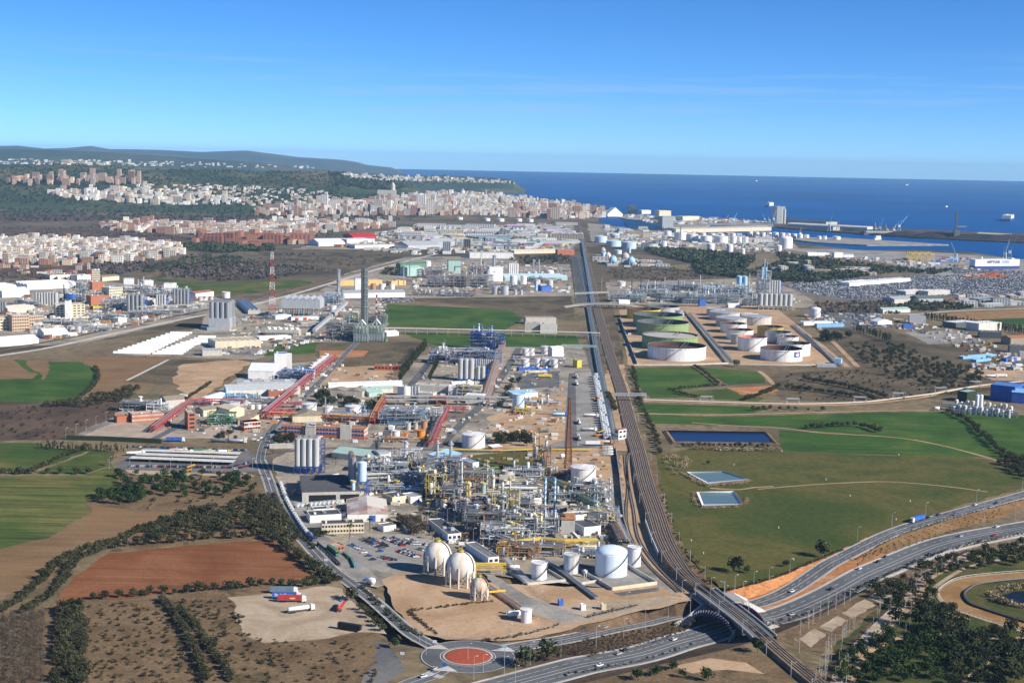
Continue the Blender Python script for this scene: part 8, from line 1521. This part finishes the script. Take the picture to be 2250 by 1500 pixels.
def wood(name,label,polys,m,T,hill=False,seed=0):
 r=random.Random(seed);it=[]
 for poly,n,s0,s1 in polys:
  xs=[p[0]for p in poly];ys=[p[1]for p in poly];k=t=0
  while k<n and t<n*8:
   t+=1;x,y=r.uniform(min(xs),max(xs)),r.uniform(min(ys),max(ys))
   if not inpoly((x,y),poly):continue
   p=GH(x,y)if hill else G(x,y)
   if p is None:continue
   it.append((p.x,p.y,p.z-.3,r.uniform(s0,s1),r.uniform(0,6.28),r.randrange(4)));k+=1
 return mass(name,label,T,it,m)
wood('pine_wood','dark pine woods on the plain',[([(1415,548),(1500,550),(1600,560),(1660,568),(1640,590),(1540,582),(1440,562)],900,1,1.6),([(1520,586),(1600,588),(1650,600),(1640,612),(1540,604)],420,.9,1.5),([(1640,600),(1720,575),(1850,590),(1960,600),(1800,622),(1700,622)],620,.8,1.4),([(1700,555),(1800,570),(1990,592),(2090,596),(2060,604),(1880,592),(1720,575)],400,.8,1.3),([(400,540),(480,536),(600,542),(600,552),(480,556),(410,548)],420,1,1.5),([(430,560),(520,565),(560,580),(470,590),(330,600),(300,600)],170,.8,1.3),([(1980,668),(2110,664),(2150,680),(1960,686)],180,.6,1),([(850,592),(900,596),(895,606),(840,604)],50,.8,1.2),([(1120,570),(1240,562),(1255,575),(1160,580)],90,.7,1.1)],'l_far',LT,seed=1)
wood('bare_wood','mauve leafless woods and scrub on the plain',[([(200,582),(330,570),(350,585),(260,604),(200,600)],380,.8,1.3),([(350,590),(460,570),(600,580),(690,590),(620,612),(480,618),(360,606)],700,.8,1.3),([(560,560),(760,556),(880,562),(740,600),(600,590)],130,.5,.9),([(1330,592),(1480,590),(1600,610),(1450,620),(1340,608)],170,.5,.9),([(560,505),(700,515),(860,510),(860,525),(690,530)],140,.7,1.2),([(1790,665),(1960,662),(1980,690),(1800,690)],220,.6,1.),([(0,600),(110,590),(200,600),(180,620),(0,625)],90,.6,1),([(0,500),(230,500),(420,525),(300,528),(0,520)],200,.7,1.2)],'l_mauve',LB,seed=2)
wood('hill_forest','distant forest over the wooded ridge',[([(-180,372),(130,360),(330,372),(700,380),(760,400),(740,440),(560,455),(300,450),(-180,450)],2400,.8,1.6),([(-180,450),(560,455),(1000,470),(860,488),(560,486),(230,486),(-180,490)],1300,.7,1.3),([(720,378),(900,388),(1120,398),(1140,405),(900,410),(860,425),(740,410)],700,.9,1.8),([(700,425),(900,432),(1000,440),(1000,470),(720,470)],200,1,1.6)],'l_far',LT,True,3)
# ================= vehicles, lamps, masts, clutter =================
m=newmat('carpaint');t,bb,L=nodes_of(m);bb.inputs['Roughness'].default_value=.4;bb.inputs['Coat Weight'].default_value=.15;oi=t.nodes.new('ShaderNodeObjectInfo');L.new(oi.outputs['Color'],bb.inputs['Base Color'])
def car_body():
 sec=[(-2.15,.45,.62,.78),(-2.1,.35,.85,.84),(-1.3,.3,.92,.88),(-.2,.3,.94,.88),(1.0,.3,.92,.88),(1.9,.33,.78,.84),(2.15,.42,.62,.76)];V=[];
 for x,z0,z1,w_ in sec:V+=[(x,-w_,z0),(x,-w_,z1-.08),(x,-w_+.12,z1),(x,w_-.12,z1),(x,w_,z1-.08),(x,w_,z0)]
 Fc=[(i*6+k,(i+1)*6+k,(i+1)*6+k+1,i*6+k+1)for i in range(6)for k in range(5)]+[tuple(range(5,-1,-1)),tuple(36+k for k in range(6))]
 b=MB();b.add(V,Fc);n=len(b.v);b.add([(-1.35,-.62,1.42),(-1.35,.62,1.42),(.25,.6,1.45),(.25,-.6,1.45)],[(3,2,1,0)][::-1]);return b.mesh('car','carpaint',35)
def car_glass():
 b=MB();lo=[(-1.95,-.76,.9),(.98,-.78,.9),(.98,.78,.9),(-1.95,.76,.9)];hi=[(-1.4,-.6,1.41),(.28,-.58,1.44),(.28,.58,1.44),(-1.4,.6,1.41)];b.add(lo+hi,[(0,1,5,4),(1,2,6,5),(2,3,7,6),(3,0,4,7)]);return b.mesh('windows','glass')
CB,CG=car_body(),car_glass();b=MB();b.tube([(0,-.11,0),(0,.11,0)],.33,10);CWm=b.mesh('wheel','tyre');b=MB();b.tube([(0,-.13,0),(0,.13,0)],.19,8);CRm=b.mesh('rim','lsteel')
PAINT={'white':(.75,.75,.74),'silver':(.42,.43,.45),'grey':(.16,.165,.17),'black':(.014,.014,.016),'blue':(.03,.09,.26),'red':(.3,.02,.02),'navy':(.02,.03,.08)}
PN=list(PAINT)
def car(p,rz,colr,label,group=None,wheels=False):
 o=ob('car',CB,None,p+Vector((0,0,.16)),rz);c=PAINT[colr];o.color=(*c,1);tag(o,label,'car',group);ob('windows',CG,o)
 if wheels:
  for x in(-1.3,1.35):
   for y in(-.8,.8):w_=ob('wheel',CWm,o,(x,y,.33));ob('rim',CRm,w_)
 return o
r=random.Random(11)
for x0,y0,x1,y1,n in((797,1186,840,1205,7),(814,1184,846,1198,5),(772,1198,795,1208,5),(846,1183,886,1199,10),(862,1182,898,1195,8),(897,1184,912,1191,4),(908,1196,940,1198,6),(922,1207,934,1210,3),(876,1212,914,1224,9),(890,1210,920,1222,8),(838,1224,866,1231,6),(820,1190,848,1201,5)):
 for k in range(n):
  f=k/max(1,n-1);c=r.choice(['white','white','white','silver','silver','silver','grey','grey','black','black','blue','red','navy']);car(G(x0+(x1-x0)*f,y0+(y1-y0)*f),R(r.choice([8,188])+r.uniform(-3,3)),c,c+' car in the crowded rows of the front car park',c+' cars in the front car park')
for k,(x,y,c)in enumerate(((800,1215,'white'),(770,1227,'grey'),(811,1222,'blue'),(820,1230,'navy'),(836,1212,'blue'),(852,1229,'red'))):car(G(x,y),R(8),c,('lone white car','dark car beside the gatehouse','lone bright blue car','dark car near the tan ground','blue car in mid car park','red car at the row end')[k]+' in the front car park')
for(x0,y0,x1,y1,n,lb,gr,ds)in((286,1025,508,1034-6,58,'car nosed out under the front carport','front carport cars',.9),(300,1011,515,1018,30,'car under the middle carport','middle carport cars',.9),(283,982,540,990,52,'car in the back row of the staff car park','back row cars',.75),(510,1026,545,1018,9,'car in the side rows of the staff car park','side row cars',.9),(516,1031,552,1023,9,'car in the side rows of the staff car park','side row cars',.9),(449,1038,476,1039,5,'car in the short row below the carports','short row cars',1),(492,1039,506,1040,3,'car in the short row below the carports','short row cars',1)):
 for k in range(n):
  if r.random()<ds:f=k/(n-1);c=r.choice(['black','grey','silver','white','navy','red','black']);car(G(x0+(x1-x0)*f,y0+(y1-y0)*f),R(95+r.uniform(-3,3)),c,c+' '+lb,c+' '+gr)
def road_car(path,off,px,colr,label,flip=0):
 Q=offs(path,off);k=min(range(len(Q)),key=lambda i:abs(PX(Q[i])[0]-px));k=min(max(k,1),len(Q)-2);a,c_=Q[k-1],Q[k+1];p=a
 best=min((abs(PX(a.lerp(c_,f/20))[0]-px),f)for f in range(21))[1];p=a.lerp(c_,best/20);t_=c_-a
 return p,math.atan2(t_.y,t_.x)+(math.pi if flip else 0)
for P,off,px,c,l,fl in((HP,8,1374,'black','black car on the highway left of the bridge',0),(HP,5,1360,'silver','silver car beside the black one on the highway',0),(HP,-5,1317,'white','white car on the highway near the bottom edge',1),(HP,4,1827,'black','black car on the highway right of the bridge',0),(HP,8,1929,'black','black car trailing the blue one on the highway',0),(HP,10,1945,'blue','blue car on the highway near the bank',0),(HP,9,1889,'white','small white car behind the black one',0),(HP,9,2190,'white','white car far along the highway',0),(HP,-7,2184,'red','dark red car far along the highway',1),(HP,4,1480,'white','white car on the highway about to pass under the bridge',0),(HP,-7,1250,'grey','grey car low on the highway',1),(HP,-4,1740,'silver','silver car just right of the bridge',1),(HP,-8,2040,'navy','dark car on the near lanes of the highway',1),(HP,4,2110,'silver','silver car between bank and median',0),(RP,3,1330,'silver','silver car on the slip road near the roundabout',0),(RP,-3,1740,'white','white car in the cutting of the slip road',1),(RP,4,2040,'black','black car just behind the blue lorry',0),(RP,4,2062,'navy','dark car second behind the blue lorry',0),(RP,-3,2097,'grey','grey car on the slip road',1),(RP,4,2142,'white','white car up the slip road',0),(RP,-3,2190,'navy','dark blue car near the slip road top',1)):
 p,a=road_car(P,off,px,c,l,fl);car(p+Vector((0,0,.02)),a,c,l,None,True)
car(G(931,1487,.2),R(35),'white','white car leaving the roundabout at the zebra crossing',None,True);car(G(954,1470,.2),R(60),'silver','blue-grey car entering the roundabout',None,True);car(G(566,968,.2),R(60),'white','white car on the lane beside the brick office',None,True);car(G(824,954,.2),R(60),'white','white car on the lane left of the orange tanks',None,True);car(G(862,1122),R(50),'silver','silver car by the warehouse end',None);car(G(868,1129),R(50),'silver','second silver car by the warehouse end',None)
def lorry(p,rz,label,kind='box',tc='blue',cabc='white',text=None,textc='white',cab=True,sc_=1.0):
 o=root('lorry',p,rz,label,'lorry');o.scale=(sc_,)*3
 if cab:
  b=MB();b.prism([(4.9,-1.2),(7.1,-1.2),(7.3,-.9),(7.3,.9),(7.1,1.2),(4.9,1.2)],.7,2.7);b.box(5.6,0,3.4,1.3,2.2,.5);c_=b.build('cab',cabc,o);b=MB();b.box(7.27,0,2.1,.12,2.1,1.0);b.build('windscreen','glass',c_)
  b=MB();b.box(5.9,0,.5,3,2,.5);b.build('chassis','dsteel',o)
 if kind=='box':b=MB();b.box(-2.2,0,1.25,13.6,2.55,2.75);tr_=b.build('trailer',tc,o)
 elif kind=='tank':
  b=MB();b.capsule((-8,0,2.4),(3.6,0,2.4),1.2,16);tr_=b.build('trailer',tc,o,40);b=MB();b.box(-2.2,0,3.5,9,.7,.25);b.build('walkway','lsteel',o)
 b=MB();b.box(-2.5,0,.9,12.5,1.2,.3);b.build('trailer_frame','dsteel',o)
 b=MB();b.tube([(0,-.16,0),(0,.16,0)],.5,12);wm_=b.mesh('wheel','tyre')
 for x in((6.4,3.4)if cab else())+(-4.8,-6.1,-7.4):
  for y in(-1.05,1.05):ob('wheel',wm_,o,(x,y,.5))
 if text:lettering(text,o,(-2.2,-1.32,2.0),2.3,textc)
 return o
lorry(G(633,1315),R(2),'blue box lorry lettered on its side in the lorry park','box','blue','white','RodoCargo');lo=lorry(G(645,1322),R(2),'dark red box lorry nearest in the parked row','box','pred','white');b=MB();b.box(-.5,-1.34,2.2,3.2,.06,.9);b.build('emblem','yellow',lo);lorry(G(627,1303),R(2),'pale blue-grey box lorry farthest in the parked row','box','lblue2','white');lorry(G(664,1343),R(28),'white tank lorry parked askew in the lorry park','tank','white','white');lorry(G(751,1335),R(82),'red tank trailer parked end-on by the big olive','tank','red','red',cab=False);lorry(G(776,1386),R(-22),'dark box trailer without a cab in the lorry park','box','black','black',cab=False)
lorry(G(733,1216),R(-62),'green box lorry at the plant gatehouse','box','green','green');lorry(G(684,1184),R(-68),'blue-cabbed white tanker at the end of the hedge queue','tank','greyplast','blue');p,a=road_car(RP,4,2014,0,0,1);lorry(p,a,'bright blue lorry with white cab on the slip road','box','blue','white')
for k,(x,y,a,kd,tc,cc)in enumerate(((338,994,3,'box','lblue2','blue'),(393,994,3,'tank','lconc','white'),(405,997,5,'tank','lrust','white'),(300,1000,15,'tank','white','white'),(446,996,3,'box','green','white'),(462,997,3,'tank','dyellow','dsteel'),(488,997,5,'tank','white','yellow'),(388,970,2,'box','blue','white'),(485,972,3,'tank','dgsteel','dsteel'),(524,973,0,'tank','lsteel','white'))):lorry(G(x,y),R(a),('pale lorry with blue cab behind the carports','grey tanker behind the carports','rusty tanker behind the carports','white tanker left of the carports','green lorry behind the carports','dark tanker with yellow stripe behind the carports','white tanker with yellow cab behind the carports','blue box lorry below the paved yard','dark green tanker below the brick tower','silver tanker below the small brick office')[k],kd,tc,cc)
for k,(x,y,a,kd,tc,cc)in enumerate(((1300,916,0,'tank','white','white'),(1295,947,5,'tank','lsteel','white'),(1308,978,3,'box','white','orange'),(1330,975,3,'tank','lconc','orange'),(1272,930,92,'tank','white','white'),(1272,965,92,'tank','lsteel','white'),(1267,845,92,'tank','white','white'),(1267,830,92,'tank','lsteel','white'),(1232,914,10,'tank','skyblue','blue'),(1199,829,8,'box','yellow','yellow'),(2200,828,5,'box','white','white'),(2180,829,5,'tank','white','white'))):lorry(G(x,y),R(a),('white tank lorry crossing the terminal apron','silver tank lorry on the terminal apron','orange-cabbed lorry at the terminal gate, left','orange-cabbed tanker at the terminal gate, right','white tanker in the terminal lane','silver tanker in the terminal lane','white tanker at the terminal head','silver tanker at the terminal head','blue tanker at the apron edge','yellow box trailer on the dark asphalt yard','white box lorry in the right gravel yard','white tank lorry in the right gravel yard')[k],kd,tc,cc)
def reach(x,y,label):
 o=root('reach_stacker',G(x,y,.1),R(10),label,'reach stacker');b=MB();b.box(0,0,.8,7,3,1.4);b.build('body','orange',o);b=MB();b.beam((-2,0,3),(6,0,6),.9);b.build('boom','yellow',o);b=MB();b.box(-.5,0,2.2,2,2,1.8);b.build('cab','glass',o);b=MB();b.box(6,0,5,.8,6,.5);b.build('spreader','dyellow',o);b=MB();b.tube([(0,-.4,0),(0,.4,0)],.8,10);wm_=b.mesh('wheel','tyre')
 for u in(-2.6,2.6):
  for v in(-1.5,1.5):ob('wheel',wm_,o,(u,v,.8))
reach(1312,880,'yellow reach stacker between the container stacks');reach(1314,958,'orange reach stacker at the near end of the stacks');reach(411,1036,'small orange loader below the carports')
HL=offs(HP,15.5)
for i in range(4,len(HL)-1,3):p=HL[i];lamp(*PX(Vector((p.x,p.y,0))),12,'tall lamp post along the highway edge','highway lamps')
RLm=offs(RP,9)
for i in range(5,len(RLm)-1,4):p=RLm[i];lamp(*PX(Vector((p.x,p.y,0))),10,'lamp post along the slip road','slip road lamps')
for k,(x,y)in enumerate(((769,1215),(816,1186),(865,1236),(925,1208),(1075,1246),(1040,1196),(983,1150),(1115,1236),(960,1150),(1185,1340),(1156,1378),(1108,1480),(1132,1500),(1028,1450),(1062,1476),(936,1440),(922,1415))):lamp(x,y,11 if k<11 else 9,'lamp post in the near plant yards' if k<11 else 'lamp post around the roundabout','near plant lamps' if k<11 else 'roundabout lamps')
for k in range(9):lamp(240+k*45,1030+k*.6,10,'lamp post in the staff car park','staff car park lamps')
for k in range(6):lamp(145+k*22,962-k*9,9,'lamp post along the yard wall on the left','left yard lamps')
mast=None
for i in range(4,len(RLP)-20,4):
 for s in(-9.2,9.2):
  p=offs(RLP,s)[i];p=Vector((p.x,p.y,p.z-.6))
  if mast is None:
   o=root('catenary_mast',p,0,'catenary mast beside the main railway','mast','catenary masts');b=MB();b.beam((0,0,0),(0,0,8),.25);b.build('post','lsteel',o);b=MB();b.beam((0,0,7),(3,0,7.6),.12);b.beam((0,0,6),(3,0,7.6),.1);b.build('bracket','lsteel',o);mast=o
  else:copytree(mast,p,0 if s>0 else math.pi)
for k,(x,y,c)in enumerate(((1108,1430,'skyblue'),(976,1470,'blue'),(955,1419,'white'),(782,1248,'lblue'),(799,1282,'lblue'),(841,1340,'white'),(716,1238,'white'),(884,1445,'white'),(1282,1388,'dsteel'),(591,1058,'white'))):
 o=root('road_sign',G(x,y),R(-10),('blue sign board on the slip road island','round blue sign on the lower island','white sign on the upper left island','blue sign at the plant entrance','blue totem by the lying drum','white board beside the access road','small white board by the olive trees','thin sign post left of the roundabout','grey board on the slip road verge','white board at the road bend')[k],'sign');b=MB();b.beam((0,0,0),(0,0,2.6),.1);b.build('post','lsteel',o);b=MB();b.box(0,-.1,1.8,2.2,.1,1.6);b.build('board',c,o)
for k,(x,y)in enumerate(((1613,1022),(1815,1054),(1868,1090),(1711,1160),(1519,1188),(1546,1216),(1744,1230),(1969,1142),(1718,992),(1975,1000),(2000,1102))):
 o=root('marker_post',G(x,y),0,'small white marker post standing in the meadow','post','meadow marker posts');b=MB();b.box(0,0,0,.5,.5,1.3);b.build('post','white',o)
r=random.Random(21);CC=[COL[k]for k in('white','lsteel','concrete','rust','lconc','steel','offwhite','concrete','dsteel','cream','lrust','roofgrey','white')]
for key,poly,n,s0,s1 in(('near',[(640,1085),(720,1060),(960,1000),(1340,1000),(1366,1180),(1300,1225),(1050,1225),(960,1180),(720,1130)],560,.8,3),('mid',[(280,925),(450,880),(600,810),(740,800),(900,850),(960,790),(1240,780),(1240,970),(600,975),(420,950)],900,.8,3.6),('left',[(0,700),(60,650),(200,625),(430,650),(470,670),(300,715),(100,750)],700,1.5,7),('power',[(470,780),(520,700),(620,680),(850,660),(850,745),(700,750),(580,780)],420,1.2,5),('farw',[(900,640),(920,580),(1250,570),(1255,645)],420,1.5,6),('refi',[(1340,665),(1360,630),(1680,620),(1780,668)],360,1.5,5),('right',[(1760,715),(1800,685),(1960,700),(2100,720),(2250,790),(2200,800),(2000,725)],240,1.2,5),('cab',[(2130,805),(2250,800),(2250,815),(2150,812)],90,2,6),('est',[(700,540),(860,505),(1250,495),(1255,550),(900,560)],700,3,14),('port',[(1330,500),(1700,520),(1740,560),(1440,550),(1330,530)],420,3,10),('quay',[(1345,472),(1600,482),(1690,490),(1560,492),(1460,498)],200,4,16),('wq',[(1750,560),(2000,572),(2240,600),(2050,590)],120,3,8)):
 xs=[p[0]for p in poly];ys=[p[1]for p in poly];k=0
 while k<n:
  x,y=r.uniform(min(xs),max(xs)),r.uniform(min(ys),max(ys))
  if not inpoly((x,y),poly):continue
  p=G(x,y);p.z=.6 if y>500 else 2.6;c=r.choice(CC);s=r.uniform(s0,s1);add_stuff('clutter_'+key,p,s*r.uniform(.6,2.2),s*r.uniform(.6,1.4),min(s*r.uniform(.4,.9),7),R(r.choice([0,90])-2+r.uniform(-6,6)),c,tuple(q*.95 for q in c));k+=1
for key,o in cut_stuff():o.name='yard_clutter';tag(o,'scatter of crates, skids and small gear in the works yards',kind='stuff')
# ================= haze =================
hz=newmat('haze_air');hz.use_nodes=True;t=hz.node_tree;t.nodes.remove(t.nodes['Principled BSDF'])
pv=t.nodes.new('ShaderNodeVolumePrincipled');pv.inputs['Color'].default_value=(.38,.69,1,1);pv.inputs['Density'].default_value=HAZE
pv.inputs['Anisotropy'].default_value=0
t.links.new(pv.outputs[0],t.nodes['Material Output'].inputs['Volume'])
b=MB();b.box(0,15200,-12,36000,31400,12+HAZE_TOP)
o=b.build('haze','haze_air');tag(o,'thin blue haze over the plain',kind='stuff')
